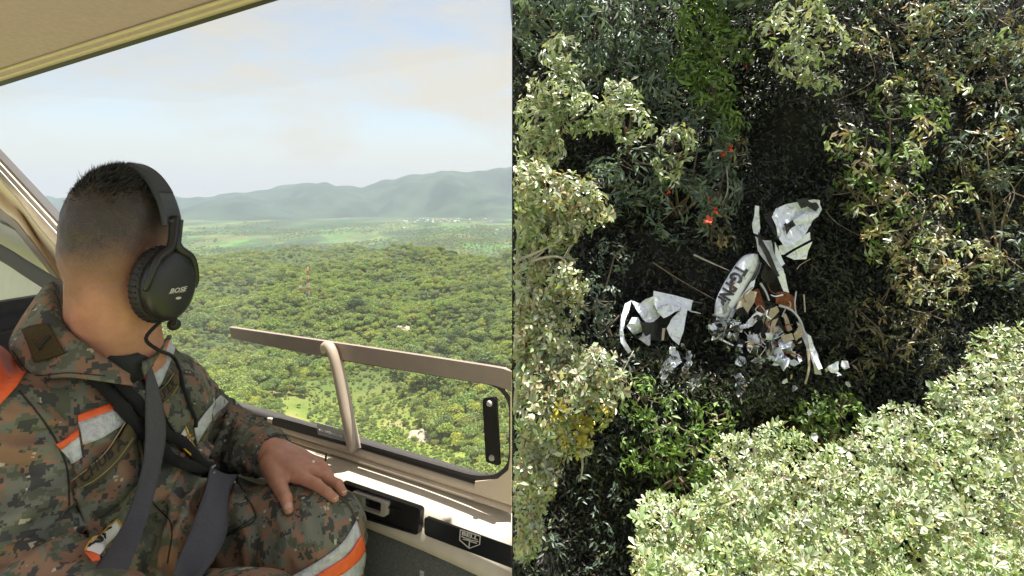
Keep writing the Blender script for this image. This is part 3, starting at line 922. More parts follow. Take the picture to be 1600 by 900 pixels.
def text_mesh(body, bold=0.0, fine=True):
    cu = bpy.data.curves.new('lettering', 'FONT'); cu.body = body; cu.size = 1.0; cu.offset = bold; cu.resolution_u = 2
    ob = bpy.data.objects.new('lettering', cu); COL.objects.link(ob)
    dg = bpy.context.evaluated_depsgraph_get()
    me = bpy.data.meshes.new_from_object(ob.evaluated_get(dg))
    v = np.array([tuple(q.co) for q in me.vertices]); f = [tuple(p.vertices) for p in me.polygons]
    bpy.data.objects.remove(ob); bpy.data.meshes.remove(me)
    lo, hi = v.min(0), v.max(0)
    b = bmesh.new(); bv_ = [b.verts.new(q) for q in v.tolist()]
    for p in f:
        try: b.faces.new([bv_[i] for i in p])
        except ValueError: pass
    bmesh.ops.triangulate(b, faces=list(b.faces))
    if fine: bmesh.ops.subdivide_edges(b, edges=list(b.edges), cuts=2, use_grid_fill=True)
    bmesh.ops.triangulate(b, faces=list(b.faces))
    b.verts.index_update(); v = np.array([tuple(q.co) for q in b.verts]); f = [tuple(q.index for q in p.verts) for p in b.faces]; b.free()
    uv = (v[:, :2] - lo[:2]) / (hi[:2] - lo[:2])
    return uv, f
def quad_map(uv, quad):
    """quad: pixel corners of the text box, top-left, top-right, bottom-right, bottom-left"""
    tl, tr, br, bl = [np.array(q, float) for q in quad]
    u, v = uv[:, :1], uv[:, 1:]
    return (bl * (1 - u) + br * u) * (1 - v) + (tl * (1 - u) + tr * u) * v
def wall_text(body, quad, o, m, parent, bold=0.0):
    uv, f = text_mesh(body, bold)
    P = quad_map(uv, quad)
    ob = raw('lettering', [W(x, y, o) for x, y in P], f, m, parent)
    md = ob.modifiers.new('t', 'SOLIDIFY'); md.thickness = 0.0008
    return ob
wall_text('BELL', [(722, 830.5), (747.5, 838.5), (746, 844), (721.5, 836)], OS + 0.0016, M['silver'], strip, 0.02)

# big window pane
pane = plate('window_pane', [(-260, 190), (0, 128), (420, -3), (796, -126), (799, -126), (799, 756), (640, 712), (395, 648), (100, 585), (-260, 520)], 0.0, 0.004, M['glass'], cabin)

# sliding vent window: bar, rounded frame, post, strap
bar = plate('window_bar', [(358, 511), (505, 533), (560, 541), (660, 556), (760, 571.5), (786, 576), (799.6, 580), (799.6, 612), (790, 607), (772, 602), (700, 590), (620, 577), (538, 563), (450, 547), (361, 529)], 0.016, 0.010, M['taupe'], cabin, 0.0015)
inner_v = rounded([(531, 563), (775, 603), (795.5, 628), (795, 722), (777, 742), (742, 744), (556, 690)], [8, 24, 18, 16, 14, 18, 6])
outer_v = rounded([(527, 560), (778, 598), (803, 624), (803, 740), (783, 754), (741, 750), (551, 694)], [8, 24, 18, 16, 14, 18, 6])
def clipx(poly, x=799.6): return [(min(a, x), b) for a, b in poly]
ring_plate('vent_seal', clipx(outer_v), inner_v, 0.010, 0.008, M['rubber'], cabin)
side = plate('window_side_frame', [(797.2, 590), (799.6, 590), (799.6, 790), (740, 766), (742, 752), (778, 749), (795, 735), (797.2, 715)], 0.0125, 0.010, M['trim'], cabin, 0.001)
plate('window_edge_post', [(794.5, -60), (799.6, -60), (799.6, 42), (798.3, 25)], 0.010, 0.02, M['rubber'], cabin)
bm = bmesh.new()
pp = [W(506, 549, 0.020), W(507.5, 543, 0.026), W(514, 541, 0.031), W(521, 556, 0.033), W(528, 585, 0.032), W(536, 625, 0.030), W(544, 665, 0.027), W(551, 703, 0.020)]
tube(bm, catmull(pp, 26), [0.0112 * (0.55 + 0.45 * min(1, i / 4)) for i in range(26)], 12)
from_bm('vent_post', bm, M['post'], cabin, smooth=True)
plate('post_flange', [(518, 540), (527, 545), (537, 590), (547, 640), (560.5, 701), (552, 703), (540, 652), (527, 590)], 0.017, 0.008, M['post'], cabin, 0.001)
strap = plate('pull_strap', rounded([(753.5, 622), (775, 620), (780.5, 728), (759, 722)], [6, 6, 3, 3]), 0.020, 0.005, M['black'], cabin, 0.0015)
for (x, y) in ((764, 631), (767.5, 716)):
    bm = bmesh.new()
    c = W(x, y, 0.0225); q = WN.to_track_quat('Z', 'Y').to_matrix().to_4x4()
    bmesh.ops.create_cone(bm, cap_ends=True, segments=14, radius1=0.0058, radius2=0.0042, depth=0.004, matrix=Matrix.Translation(c) @ Matrix.Rotation(math.pi, 4, Vector((0, 0, 1))) @ q)
    s_ = from_bm('screw', bm, M['grey'], strap)
# raised black channel at the glass edge, left of the post
plate('glass_channel', [(426, 652), (436, 653), (470, 662), (541, 682), (541, 697), (470, 677), (424, 664)], 0.011, 0.008, M['rubber'], cabin, 0.001)
plate('channel_end', [(417, 653), (425, 655), (424, 667), (417, 664)], 0.012, 0.008, M['trim'], cabin, 0.001)
stk = plate('door_placard', [(494.5, 660), (538.5, 672.5), (539.5, 690.5), (496.5, 678.5)], 0.0135, 0.001, M['sticker'], cabin)
wall_text('TO OPEN DOOR', [(498, 670.2), (534.5, 680.6), (534.8, 684.2), (498.4, 673.6)], 0.0145, M['white'], stk, 0.01)
# the roof lining and its two beads
RA, RB = W(0, 130, 0), W(420, 0, 0)
rd = (RB - RA).normalized()
def roofrow(pxa, pya, pxb, pyb, o, ext=(-0.6, 1.12)):
    a, b = W(pxa, pya, o), W(pxb, pyb, o)
    d = (b - a)
    return a + d * ext[0], b + d * ext[1]
rows = [roofrow(0, 133, 424, 0, 0.0), roofrow(0, 128, 405, 0, 0.012), roofrow(0, 120, 385, 0, 0.020)]
def roof_strip(name, ra, rb, m, thick=0.008, n=24):
    vs, fs = [], []
    for k in range(n + 1):
        t = k / n
        for (a, b) in (ra, rb):
            vs.append(a + (b - a) * t)
    for k in range(n): fs.append((2 * k, 2 * k + 2, 2 * k + 3, 2 * k + 1))
    ob = raw(name, vs, fs, m, cabin)
    md = ob.modifiers.new('t', 'SOLIDIFY'); md.thickness = thick; md.offset = 0
    return ob
def roof_bead(name, pxa, pya, pxb, pyb, o, rad, m):
    a, b = roofrow(pxa, pya, pxb, pyb, o)
    bm = bmesh.new(); tube(bm, [a + (b - a) * k / 20 for k in range(21)], rad, 8)
    return from_bm(name, bm, m, cabin, smooth=True)
roof_strip('roof_gasket', roofrow(0, 135, 430, 0, -0.004), roofrow(0, 126, 402, 0, 0.006), M['rubber'], 0.012)
roof_strip('roof_edge_trim', roofrow(0, 126.5, 403, 0, 0.008), roofrow(0, 120, 388, 0, 0.020), M['ceiling'])
roof_bead('ceiling_bead', 0, 122, 389, 0, 0.024, 0.0058, M['trim'])
roof_strip('roof_inner_trim', roofrow(0, 120.5, 386, 0, 0.022), roofrow(0, 110, 352, 0, 0.036), M['ceiling'])
roof_bead('ceiling_bead', 0, 111.5, 353, 0, 0.041, 0.0058, M['trim'])
a0, b0 = roofrow(0, 110.5, 350, 0, 0.038)
lift = Vector((0, 0, 0.05))
inw = -WN * 0.30 + lift
roof_strip('ceiling_lining', (a0 + WN * 0.012 + Vector((0, 0, 0.012)), b0 + WN * 0.012 + Vector((0, 0, 0.012))), (a0 + inw, b0 + inw), M['ceiling'], 0.02)
a1, b1 = a0 + inw + WN * 0.03 + Vector((0, 0, 0.012)), b0 + inw + WN * 0.03 + Vector((0, 0, 0.012))
inw2 = -WN * 0.85 + Vector((0, 0, 0.06))
roof_strip('ceiling_lining', (a1, b1), (a1 + inw2, b1 + inw2), M['ceiling'], 0.02)

roof_bead('ceiling_groove', 0, 118.5, 380, 0, 0.026, 0.0022, M['taupe'])
roof_bead('ceiling_groove', 0, 107.5, 343, 0, 0.043, 0.0022, M['taupe'])
roof_bead('ceiling_seam', -60, 44, 60, -8, 0.20, 0.003, M['rubber'])
# front door post far behind the man: several layers, dark edge to pale lining
pill = plate('door_pillar', [(-120, 120), (0, 247), (104, 360), (140, 410), (140, 470), (-120, 500)], -0.02, 0.03, M['rubber'], cabin)
plate('pillar_trim', [(-120, 132), (0, 256), (100, 365), (136, 412), (136, 470), (-120, 490)], -0.012, 0.006, M['trim'], pill, 0.002)
plate('pillar_groove', [(-120, 139), (0, 262), (98, 370), (132, 414), (132, 470), (-120, 490)], -0.0085, 0.003, M['rubber'], pill)
plate('pillar_panel', [(-120, 144), (0, 267), (96, 373), (130, 418), (130, 470), (-120, 490)], -0.004, 0.004, M['paleprint'], pill, 0.002)
def curtain(name, left, right, o0, m, folds=2.5, amp=0.010):
    n, k = 28, 16
    A, B = catmull([Vector((x, y, 0)) for x, y in left], n), catmull([Vector((x, y, 0)) for x, y in right], n)
    vs, fs = [], []
    for i in range(n):
        for j in range(k):
            t = j / (k - 1); q = A[i] * (1 - t) + B[i] * t
            vs.append(W(q.x, q.y, o0 + amp * math.sin(t * math.pi * folds + 0.4) + amp * 0.5 * math.sin(t * 3 + i * 0.16)))
    for i in range(n - 1):
        for j in range(k - 1): fs.append((i * k + j, i * k + j + 1, (i + 1) * k + j + 1, (i + 1) * k + j))
    ob = raw(name, vs, fs, m, pill, smooth=True)
    ob.modifiers.new('t', 'SOLIDIFY').thickness = 0.004
    return ob
curtain('sun_curtain', [(-60, 250), (0, 330), (30, 350), (60, 400), (90, 450), (100, 470)], [(-60, 190), (0, 277), (30, 312), (60, 352), (94, 392), (120, 430)], 0.02, M['creampanel'], 2.4, 0.014)
plate('curtain_rail', [(-60, 270), (0, 325), (22, 344), (28, 350), (60, 392), (94, 440), (90, 443), (56, 400), (24, 357), (0, 341), (-60, 300)], 0.045, 0.006, M['taupe'], pill, 0.001)
plate('lower_lining', [(-80, 330), (0, 348), (24, 360), (60, 405), (92, 446), (92, 500), (-80, 520)], 0.030, 0.01, M['paleprint'], pill, 0.003)

# shoulder belt hanging across the pillar behind him
def ribbon(name, cpts, width, m, parent, label=None, cat=None, origin=None, n=30, across=None, thick=0.0022, cup=0.0):
    """flat webbing along 3D centre points; across: 3D direction(s) of its width"""
    C = catmull(cpts, n); vs, fs = [], []
    kk = 5
    for i, c in enumerate(C):
        a = across if isinstance(across, Vector) else catmull(across, n)[i]
        t = (C[min(i + 1, n - 1)] - C[max(i - 1, 0)]).normalized()
        a = (a - t * a.dot(t)).normalized(); nn = t.cross(a)
        wd = width if not isinstance(width, list) else float(np.interp(i / (n - 1), np.linspace(0, 1, len(width)), width))
        for j in range(kk):
            s = (j / (kk - 1) - 0.5)
            vs.append(c + a * wd * s + nn * cup * (4 * s * s))
    for i in range(n - 1):
        for j in range(kk - 1): fs.append((i * kk + j, i * kk + j + 1, (i + 1) * kk + j + 1, (i + 1) * kk + j))
    ob = raw(name, vs, fs, m, parent, smooth=True, origin=origin)
    md = ob.modifiers.new('t', 'SOLIDIFY'); md.thickness = thick; md.offset = 0
    return ob
c0 = W(0, 396, 0.10)
fb = ribbon('shoulder_belt', [W(-90, 345, 0.10), W(0, 394, 0.10), W(40, 419, 0.10), (W(88, 449, 0.10)), W(120, 470, 0.11)], 0.052, M['belt'], None, origin=tuple(c0), across=Vector((0.15, 0, 1)))
tag(fb, 'grey webbing belt running diagonally across the pale pillar behind the collar', 'seat belt')

# his seat
seat = thing('cabin_seat', 'black leather cabin seat behind and below the sitting man', 'seat', (-0.75, 1.15, -1.2))
def cushion(name, c, size, rotz, bev):
    bm = bmesh.new()
    bmesh.ops.create_cube(bm, size=1.0, matrix=Matrix.Translation(c) @ Matrix.Rotation(rotz, 4, 'Z') @ Matrix.Diagonal((*size, 1)))
    bmesh.ops.bevel(bm, geom=list(bm.edges), offset=bev, segments=4, affect='EDGES')
    return from_bm(name, bm, M['seat'], seat, smooth=True)
rz = math.atan2(-0.2, 0.98)
cushion('seat_cushion', Vector((-0.62, 1.10, -0.93)), (0.56, 0.62, 0.14), rz, 0.05)
cushion('seat_backrest', Vector((-0.99, 1.26, -0.60)), (0.13, 0.56, 0.80), rz, 0.05)
cushion('seat_base', Vector((-0.62, 1.10, -1.10)), (0.46, 0.52, 0.20), rz, 0.02)
fl = [(-2.6, 2.6), (-2.6, 0.2), (-0.1, -0.2), (-0.01, 1.10)]
bm = bmesh.new()
fv = [bm.verts.new((a, b, -1.2)) for a, b in [(-1.75, 2.30), (-2.4, 1.2), (-0.9, -0.6), (-0.002, -0.6), (-0.002, 1.14)]]
f_ = bm.faces.new(fv)
ex = bmesh.ops.extrude_face_region(bm, geom=[f_]); bmesh.ops.translate(bm, verts=[v for v in ex['geom'] if isinstance(v, bmesh.types.BMVert)], vec=(0, 0, -0.06))
from_bm('cabin_floor', bm, M['trim'], cabin)
# ================================================================== THE MAN
Lv = Vector((0.20, 0.98, 0)).normalized(); Fv = Vector((0.98, -0.20, 0)).normalized(); Zv = Vector((0, 0, 1))
man = thing('person', 'man in camouflage uniform with orange bands, turned to the window, hand on knee', 'person', (-0.62, 1.08, -0.85))

# joints (pixel, pixel, distance)
NB = V(182, 556, 1.07)
SR, SL = V(10, 655, 0.90), V(276, 612, 1.24)
ER, WR = V(28, 900, 0.86), V(215, 985, 0.72)
EL, WL = V(322, 672, 1.38), V(430, 712, 1.25)
HIPL, KNL, ANL = V(258, 856, 1.24), V(490, 838, 1.14), V(520, 1300, 1.10)
HIPR = V(150, 1010, 1.02); KNR = V(395, 985, 0.92); ANR = V(400, 1500, 0.95)
CH = V(158, 690, 1.075); BE = V(190, 840, 1.09); PE = V(198, 980, 1.11)

# ---- head frame
HF = Vector((0.26, 0.96, -0.05)).normalized(); HR = HF.cross(Zv).normalized(); HU = HR.cross(HF).normalized()
HC = V(191, 392, 1.045)
def hp(r, f, u): return HC + HR * r + HF * f + HU * u

# ---- body: one continuous skin under the clothes
bm = bmesh.new()
ellipsoid(bm, hp(0, -0.008, 0.035), (HR * 0.0715, HF * 0.090, HU * 0.100))
ellipsoid(bm, hp(0, -0.028, 0.005), (HR * 0.0700, HF * 0.067, HU * 0.090))
ellipsoid(bm, hp(0, 0.030, -0.045), (HR * 0.062, HF * 0.066, HU * 0.080))
ellipsoid(bm, hp(0, 0.062, -0.088), (HR * 0.036, HF * 0.036, HU * 0.030))
capsule(bm, hp(-0.052, -0.004, -0.070), 0.020, hp(-0.020, 0.070, -0.098), 0.018)
capsule(bm, hp(0.052, -0.004, -0.070), 0.020, hp(0.020, 0.070, -0.098), 0.018)
capsule(bm, hp(0, 0.092, 0.010), 0.008, hp(0, 0.108, -0.022), 0.013)
for s in (-1, 1):
    ellipsoid(bm, hp(0.013 * s, 0.098, -0.026), (HR * 0.008, HF * 0.010, HU * 0.007), 2)
    capsule(bm, hp(0.012 * s, 0.080, 0.022), 0.009, hp(0.038 * s, 0.066, 0.022), 0.008)
    ellipsoid(bm, hp(0.078 * s, -0.010, -0.018), (HR * 0.010, HF * 0.019, HU * 0.030), 2)
capsule(bm, hp(-0.018, 0.094, -0.052), 0.0075, hp(0.018, 0.094, -0.052), 0.0075)
capsule(bm, hp(-0.014, 0.092, -0.062), 0.008, hp(0.014, 0.092, -0.062), 0.008)
NT = hp(0, -0.020, -0.055)
capsule(bm, NT, 0.062, NB + Vector((0.005, 0.0, -0.02)), 0.071, 24)
capsule(bm, hp(0.0, -0.050, -0.03), 0.040, NB + Vector((-0.024, -0.010, 0.000)), 0.050)
capsule(bm, hp(0.045, -0.01, -0.085), 0.014, NB + Fv * 0.062 + Vector((0, 0.0, -0.012)), 0.012)
# neck to shoulders, trunk, arms, legs (slimmer than the cloth)
capsule(bm, NB + Vector((0, 0, -0.03)), 0.065, SL - Zv * 0.02, 0.045); capsule(bm, NB + Vector((0, 0, -0.03)), 0.065, SR - Zv * 0.03, 0.045)
for c, a, b in ((CH, 0.09, 0.13), (BE, 0.09, 0.12), (PE, 0.085, 0.13)):
    ellipsoid(bm, c, (Fv * a, Lv * b, Zv * 0.15))
capsule(bm, SR - Zv * 0.02, 0.045, ER, 0.036); capsule(bm, ER, 0.036, WR, 0.026)
capsule(bm, SL - Zv * 0.02, 0.045, EL, 0.036); capsule(bm, EL, 0.036, WL, 0.026, 20)
capsule(bm, HIPL, 0.075, KNL - Zv * 0.015, 0.05); capsule(bm, KNL - Zv * 0.015, 0.05, ANL, 0.035)
capsule(bm, HIPR, 0.075, KNR, 0.05); capsule(bm, KNR, 0.05, ANR, 0.035)
capsule(bm, ANL, 0.034, ANL + Fv * 0.17 - Zv * 0.03, 0.03); capsule(bm, ANR, 0.034, ANR + Fv * 0.17 - Zv * 0.03, 0.03)
# right hand rests low in his lap, out of the picture
capsule(bm, WR, 0.026, WR + Vector((0.07, 0.02, -0.01)), 0.030)
for k in range(4):
    q = WR + Vector((0.085, -0.03 + 0.022 * k, -0.01)); capsule(bm, q, 0.009, q + Vector((0.045, 0.0, -0.02)), 0.008); capsule(bm, q + Vector((0.045, 0, -0.02)), 0.008, q + Vector((0.06, 0, -0.05)), 0.007)
capsule(bm, WR + Vector((0.03, -0.02, 0)), 0.011, WR + Vector((0.07, -0.06, -0.02)), 0.009)
# left hand spread on the knee: wrist, palm, thumb and four fingers bent over the cloth
hw = V(424, 707, 1.245)
capsule(bm, WL - (EL - WL).normalized() * -0.05, 0.030, hw, 0.029, 20)
mcps = {'index': V(466, 744, 1.165), 'middle': V(478, 734, 1.190), 'ring': V(484, 726, 1.212), 'little': V(486, 721, 1.232)}
for k, (w0, r1) in {'index': (V(428, 716, 1.225), 0.0155), 'middle': (V(430, 708, 1.24), 0.0155), 'ring': (V(432, 703, 1.25), 0.0145), 'little': (V(434, 700, 1.26), 0.013)}.items():
    capsule(bm, w0, 0.0225 if k in ('index', 'middle') else 0.020, mcps[k], r1)
ellipsoid(bm, V(450, 724, 1.205), ((mcps['middle'] - hw).normalized() * 0.046, (mcps['index'] - mcps['little']).normalized() * 0.036, Zv * 0.016))
fing = {
 'index':  [(mcps['index'], 0.0125), (V(494, 757, 1.135), 0.0108), (V(511, 769.5, 1.118), 0.0092), (V(523, 778.5, 1.110), 0.0080)],
 'middle': [(mcps['middle'], 0.0125), (V(511, 749, 1.165), 0.0108), (V(528, 757, 1.150), 0.0094), (V(536, 769, 1.140), 0.0080)],
 'ring':   [(mcps['ring'], 0.0115), (V(503, 729, 1.200), 0.0102), (V(512, 738, 1.190), 0.0088), (V(517, 746, 1.185), 0.0075)],
 'little': [(mcps['little'], 0.0105), (V(499, 723, 1.225), 0.0090), (V(507, 730, 1.220), 0.0078), (V(511, 737, 1.215), 0.0068)],
 'thumb':  [(V(424, 733, 1.205), 0.0185), (V(437, 759, 1.145), 0.0140), (V(446.5, 779, 1.110), 0.0112), (V(451, 796, 1.092), 0.0092)],
}
for k, ch in fing.items():
    for (a, ra), (b, rb) in zip(ch[:-1], ch[1:]):
        capsule(bm, a, ra, b, rb, 14)
    for (a, ra) in ch[1:3]:
        ellipsoid(bm, a + Vector((0.001, -0.001, 0.002)), (Vector((1, 0, 0)) * ra * 1.05, Vector((0, 1, 0)) * ra * 1.05, Zv * ra * 1.0), 2)
    if k != 'thumb':
        ellipsoid(bm, ch[0][0] + Vector((0, -0.001, 0.003)), (Vector((1, 0, 0)) * 0.0125, Vector((0, 1, 0)) * 0.0115, Zv * 0.0115), 2)
# web between thumb and index finger, thumb mound
capsule(bm, V(424, 725, 1.215), 0.022, V(434, 747, 1.165), 0.0165)
capsule(bm, V(438, 744, 1.170), 0.010, V(452, 744, 1.165), 0.011)
bv, bn, bf = remesh(bm, 0.0031, 5, 0.5)
# fine creases of the skin
h = fbm(bv[:, 0] * 90, bv[:, 1] * 90, bv[:, 2] * 90, o=2) * 0.00035
bv = bv + bn * h[:, None]
# tendons over the back of the hand, folds over the finger joints, pores
def seg_d(P, a, b):
    a, b = np.array(a), np.array(b); ab = b - a
    t = np.clip(((P - a) @ ab) / (ab @ ab), 0, 1)
    return np.linalg.norm(P - a - t[:, None] * ab, axis=1), t
near = np.where(np.linalg.norm(bv - np.array(V(470, 740, 1.18)), axis=1) < 0.16)[0]
Pn = bv[near]; dz = np.zeros(len(near))
for k, w0 in {'index': V(432, 716, 1.215), 'middle': V(434, 708, 1.225), 'ring': V(436, 703, 1.235), 'little': V(437, 700, 1.245)}.items():
    d, t_ = seg_d(Pn, w0, mcps[k])
    dz += 0.0016 * np.exp(-((d - 0.015) / 0.009) ** 2) * np.exp(-((Pn - np.array(w0)) @ np.cross(np.array(mcps[k] - w0), [0, 0, 1.0]) / 0.0004) ** 2 * 0.0 ) * sstep(0.1, 0.5, t_) * (np.abs(np.sin(t_ * 2 + 1)))
for k, ch in fing.items():
    for (a, ra) in ch[1:3]:
        i0 = [q for q, _ in ch].index(a); ax = np.array((ch[i0 + 1][0] - ch[i0 - 1][0]).normalized())
        rel_ = Pn - np.array(a); al = rel_ @ ax; rd = np.linalg.norm(rel_, axis=1)
        dz += -0.0008 * np.exp(-(rd / (ra * 1.5)) ** 2) * (0.5 + 0.5 * np.cos(al / ra * 9.0)) * (rel_[:, 2] > -0.2 * ra)
bv[near] += bn[near] * dz[:, None]
body = raw('body', bv, bf, M['skin'], man, smooth=True)
# stubble mask: how much clipped hair grows on each spot of the scalp
rel = bv - np.array(HC)
hr, hf_, hu = rel @ np.array(HR), rel @ np.array(HF), rel @ np.array(HU)
nz = 0.012 * fbm(bv[:, 0] * 30, bv[:, 1] * 30, bv[:, 2] * 30, o=3)
st = sstep(-0.085, 0.075, hu + nz + 0.10 * sstep(0.01, -0.07, hf_) * 0.35)
st = 0.16 * sstep(-0.10, -0.05, hu + nz) + 0.84 * st ** 1.4
front = sstep(0.075, 0.045, hf_ + 0.5 * np.maximum(0, 0.03 - hu))
st = st * front * (np.abs(hr) < 0.1) * sstep(-0.11, -0.075, hu + nz)
at = body.data.attributes.new('stubble', 'FLOAT', 'POINT'); at.data.foreach_set('value', st.astype(np.float32))

# nails
def nail(name, tip, prev, up, ln, wd):
    tip, prev = Vector(tip), Vector(prev)
    d = (tip - prev).normalized(); u = (Vector(up) - d * d.dot(Vector(up))).normalized(); s = d.cross(u)
    vs, fs = [], []
    n, k = 5, 7
    for i in range(n):
        for j in range(k):
            a, b = i / (n - 1), (j / (k - 1) - 0.5) * 2
            wl = wd * (1.0 if 0 < i < n - 1 else 0.72)
            vs.append(tip + d * (ln * (a - 0.55)) + s * b * wl + u * (wd * 1.18 - 0.30 * wd * b * b - 0.10 * wd * a))
    for i in range(n - 1):
        for j in range(k - 1): fs.append((i * k + j, i * k + j + 1, (i + 1) * k + j + 1, (i + 1) * k + j))
    ob = raw('fingernail', vs, fs, M['nail'], man, smooth=True)
    ob.modifiers.new('t', 'SOLIDIFY').thickness = 0.0008
tc_ = Vector((0.35, -0.75, 0.6))
nail('thumb', fing['thumb'][3][0] + Zv * .002, fing['thumb'][2][0], Vector((0.0, -0.6, 0.8)), 0.013, 0.0066)
nail('index', fing['index'][3][0], fing['index'][2][0], Vector((0.25, -0.35, 0.9)), 0.011, 0.0056)
nail('middle', fing['middle'][3][0], fing['middle'][2][0], Vector((0.55, -0.35, 0.75)), 0.011, 0.0056)
nail('ring', fing['ring'][3][0], fing['ring'][2][0], Vector((0.5, -0.2, 0.8)), 0.009, 0.0048)
# eyes, on the side of the face turned to the window
eye_m = mat('eye_white', (0.75, 0.72, 0.68), 0.2); iris_m = mat('iris', (0.05, 0.025, 0.012), 0.2)
for s in (-1, 1):
    bm = bmesh.new(); ellipsoid(bm, hp(0.030 * s, 0.079, 0.004), (HR * 0.0125, HF * 0.0125, HU * 0.0105), 3); e_ = from_bm('eye', bm, eye_m, man, smooth=True)
    bm = bmesh.new(); ellipsoid(bm, hp(0.030 * s, 0.0895, 0.004), (HR * 0.0052, HF * 0.003, HU * 0.0052), 2); from_bm('iris', bm, iris_m, e_, smooth=True)

# ---- hair: short dark hair on the crown, one mesh of fine tapering blades
rh_ = np.random.default_rng(21)
nb = 26000
th = rh_.random(nb) * 2 * math.pi; ph = np.arccos(1 - rh_.random(nb) * 0.62)
hv_, hf2 = [], []
kx = 0
for a, p in zip(th, ph):
    d = HR * math.sin(p) * math.cos(a) + HF * math.sin(p) * math.sin(a) + HU * math.cos(p)
    fr, ff, fu = math.sin(p) * math.cos(a), math.sin(p) * math.sin(a), math.cos(p)
    root = hp(0.0705 * fr, -0.008 + 0.089 * ff, 0.035 + 0.099 * fu)
    hgt = (root - HC).dot(HU)
    top = max(0.0, min(1.0, (hgt - 0.082 + 0.012 * rh_.normal()) / 0.052))
    if top <= 0.0 or rh_.random() > 0.10 + 0.9 * top: continue
    ln = (0.0015 + 0.0125 * top) * (0.7 + 0.6 * rh_.random())
    d = (d * 0.6 + HF * 0.75 + HR * 0.15 + Zv * 0.15 * top + Vector(rh_.normal(size=3)) * 0.30).normalized()
    s = d.cross(Vector(rh_.normal(size=3))).normalized() * 0.00055
    mid = root + d * ln * 0.55
    tip = root + d * ln + (HF * 0.3 + Vector(rh_.normal(size=3)) * 0.3) * ln * 0.35
    hv_ += [root - s, root + s, mid + s * 0.8, mid - s * 0.8, tip]
    hf2 += [(kx, kx + 1, kx + 2, kx + 3), (kx + 3, kx + 2, kx + 4)]
    kx += 5
raw('hair', hv_, hf2, M['hair'], man)

# ---- clothing surfaces
def wrinkle(v, n, spots, amp=0.0045, seed=0.0):
    """folds: ridged noise stretched along a direction, stronger round the given joints"""
    P = v + 0.0
    tot = np.zeros(len(v))
    for (c, rad, ax, fr, a) in spots:
        c = np.array(c); ax = np.array(ax) / np.linalg.norm(ax)
        rel = P - c
        wgt = np.exp(-(rel ** 2).sum(1) / (rad * rad))
        al = rel @ ax
        e1 = np.cross(ax, [0.3, 0.5, 0.8]); e1 /= np.linalg.norm(e1); e2 = np.cross(ax, e1)
        q = fbm(rel @ e1 * fr * 0.4 + seed, rel @ e2 * fr * 0.4, al * fr, o=2)
        tot += wgt * a * (1 - np.abs(q) * 2.2)
    tot += amp * 0.5 * (1 - 2 * np.abs(fbm(P[:, 0] * 14 + seed, P[:, 1] * 14, P[:, 2] * 11, o=3)))
    return v + n * tot[:, None]

bm = bmesh.new()
capsule(bm, NB + Vector((0.0, 0.0, -0.060)), 0.062, SL - Zv * 0.012, 0.060, 24)
capsule(bm, NB + Vector((0.0, 0.0, -0.060)), 0.066, SR - Zv * 0.012, 0.068, 24)
ellipsoid(bm, CH + Zv * 0.02, (Fv * 0.125, Lv * 0.178, Zv * 0.165), 4)
ellipsoid(bm, CH + Zv * 0.03 + Lv * 0.07 + Fv * 0.03, (Fv * 0.10, Lv * 0.10, Zv * 0.11), 3)
ellipsoid(bm, CH + Zv * 0.03 - Lv * 0.07 + Fv * 0.03, (Fv * 0.10, Lv * 0.11, Zv * 0.11), 3)
ellipsoid(bm, (CH + BE) / 2, (Fv * 0.128, Lv * 0.165, Zv * 0.16), 4)
ellipsoid(bm, BE + Fv * 0.01, (Fv * 0.135, Lv * 0.165, Zv * 0.15), 4)
ellipsoid(bm, PE, (Fv * 0.13, Lv * 0.17, Zv * 0.12), 4)
capsule(bm, SR - Zv * 0.01, 0.070, ER, 0.062, 24); capsule(bm, ER, 0.062, WR, 0.043, 24)
capsule(bm, SL - Zv * 0.01, 0.062, EL, 0.060, 24); capsule(bm, EL, 0.060, WL + (EL - WL) * 0.12, 0.0415, 24)
# loose cloth bunched under the forearm and below the elbow
capsule(bm, EL - Zv * 0.02, 0.050, WL + (EL - WL) * 0.25 - Zv * 0.012, 0.036, 20)
# skirt of the jacket lying over the lap
capsule(bm, V(262, 745, 1.09), 0.045, V(292, 838, 1.04), 0.040, 20)
capsule(bm, V(292, 838, 1.04), 0.040, V(240, 930, 1.00), 0.05, 20)
jv, jn, jf = remesh(bm, 0.0048, 7, 0.5)
jv = wrinkle(jv, jn, [
    (EL, 0.10, (WL - EL), 52, 0.016), ((EL + WL) / 2, 0.09, (WL - EL), 40, 0.014), (SL - Zv * 0.06, 0.10, Vector((0.2, 0.1, 1)), 32, 0.015),
    (ER, 0.13, (ER - SR), 36, 0.018), (SR - Zv * 0.10, 0.12, (Vector((0.5, 0.2, 1))), 30, 0.018), (BE, 0.17, (0.5, 0, 1), 26, 0.020),
    (V(290, 800, 1.05), 0.10, (1, 0, 0.25), 36, 0.017), (CH, 0.17, (0.6, 0.3, 0.8), 24, 0.014)], 0.009, 3.0)
jacket = raw('jacket', jv, jf, M['camo'], man, smooth=True)

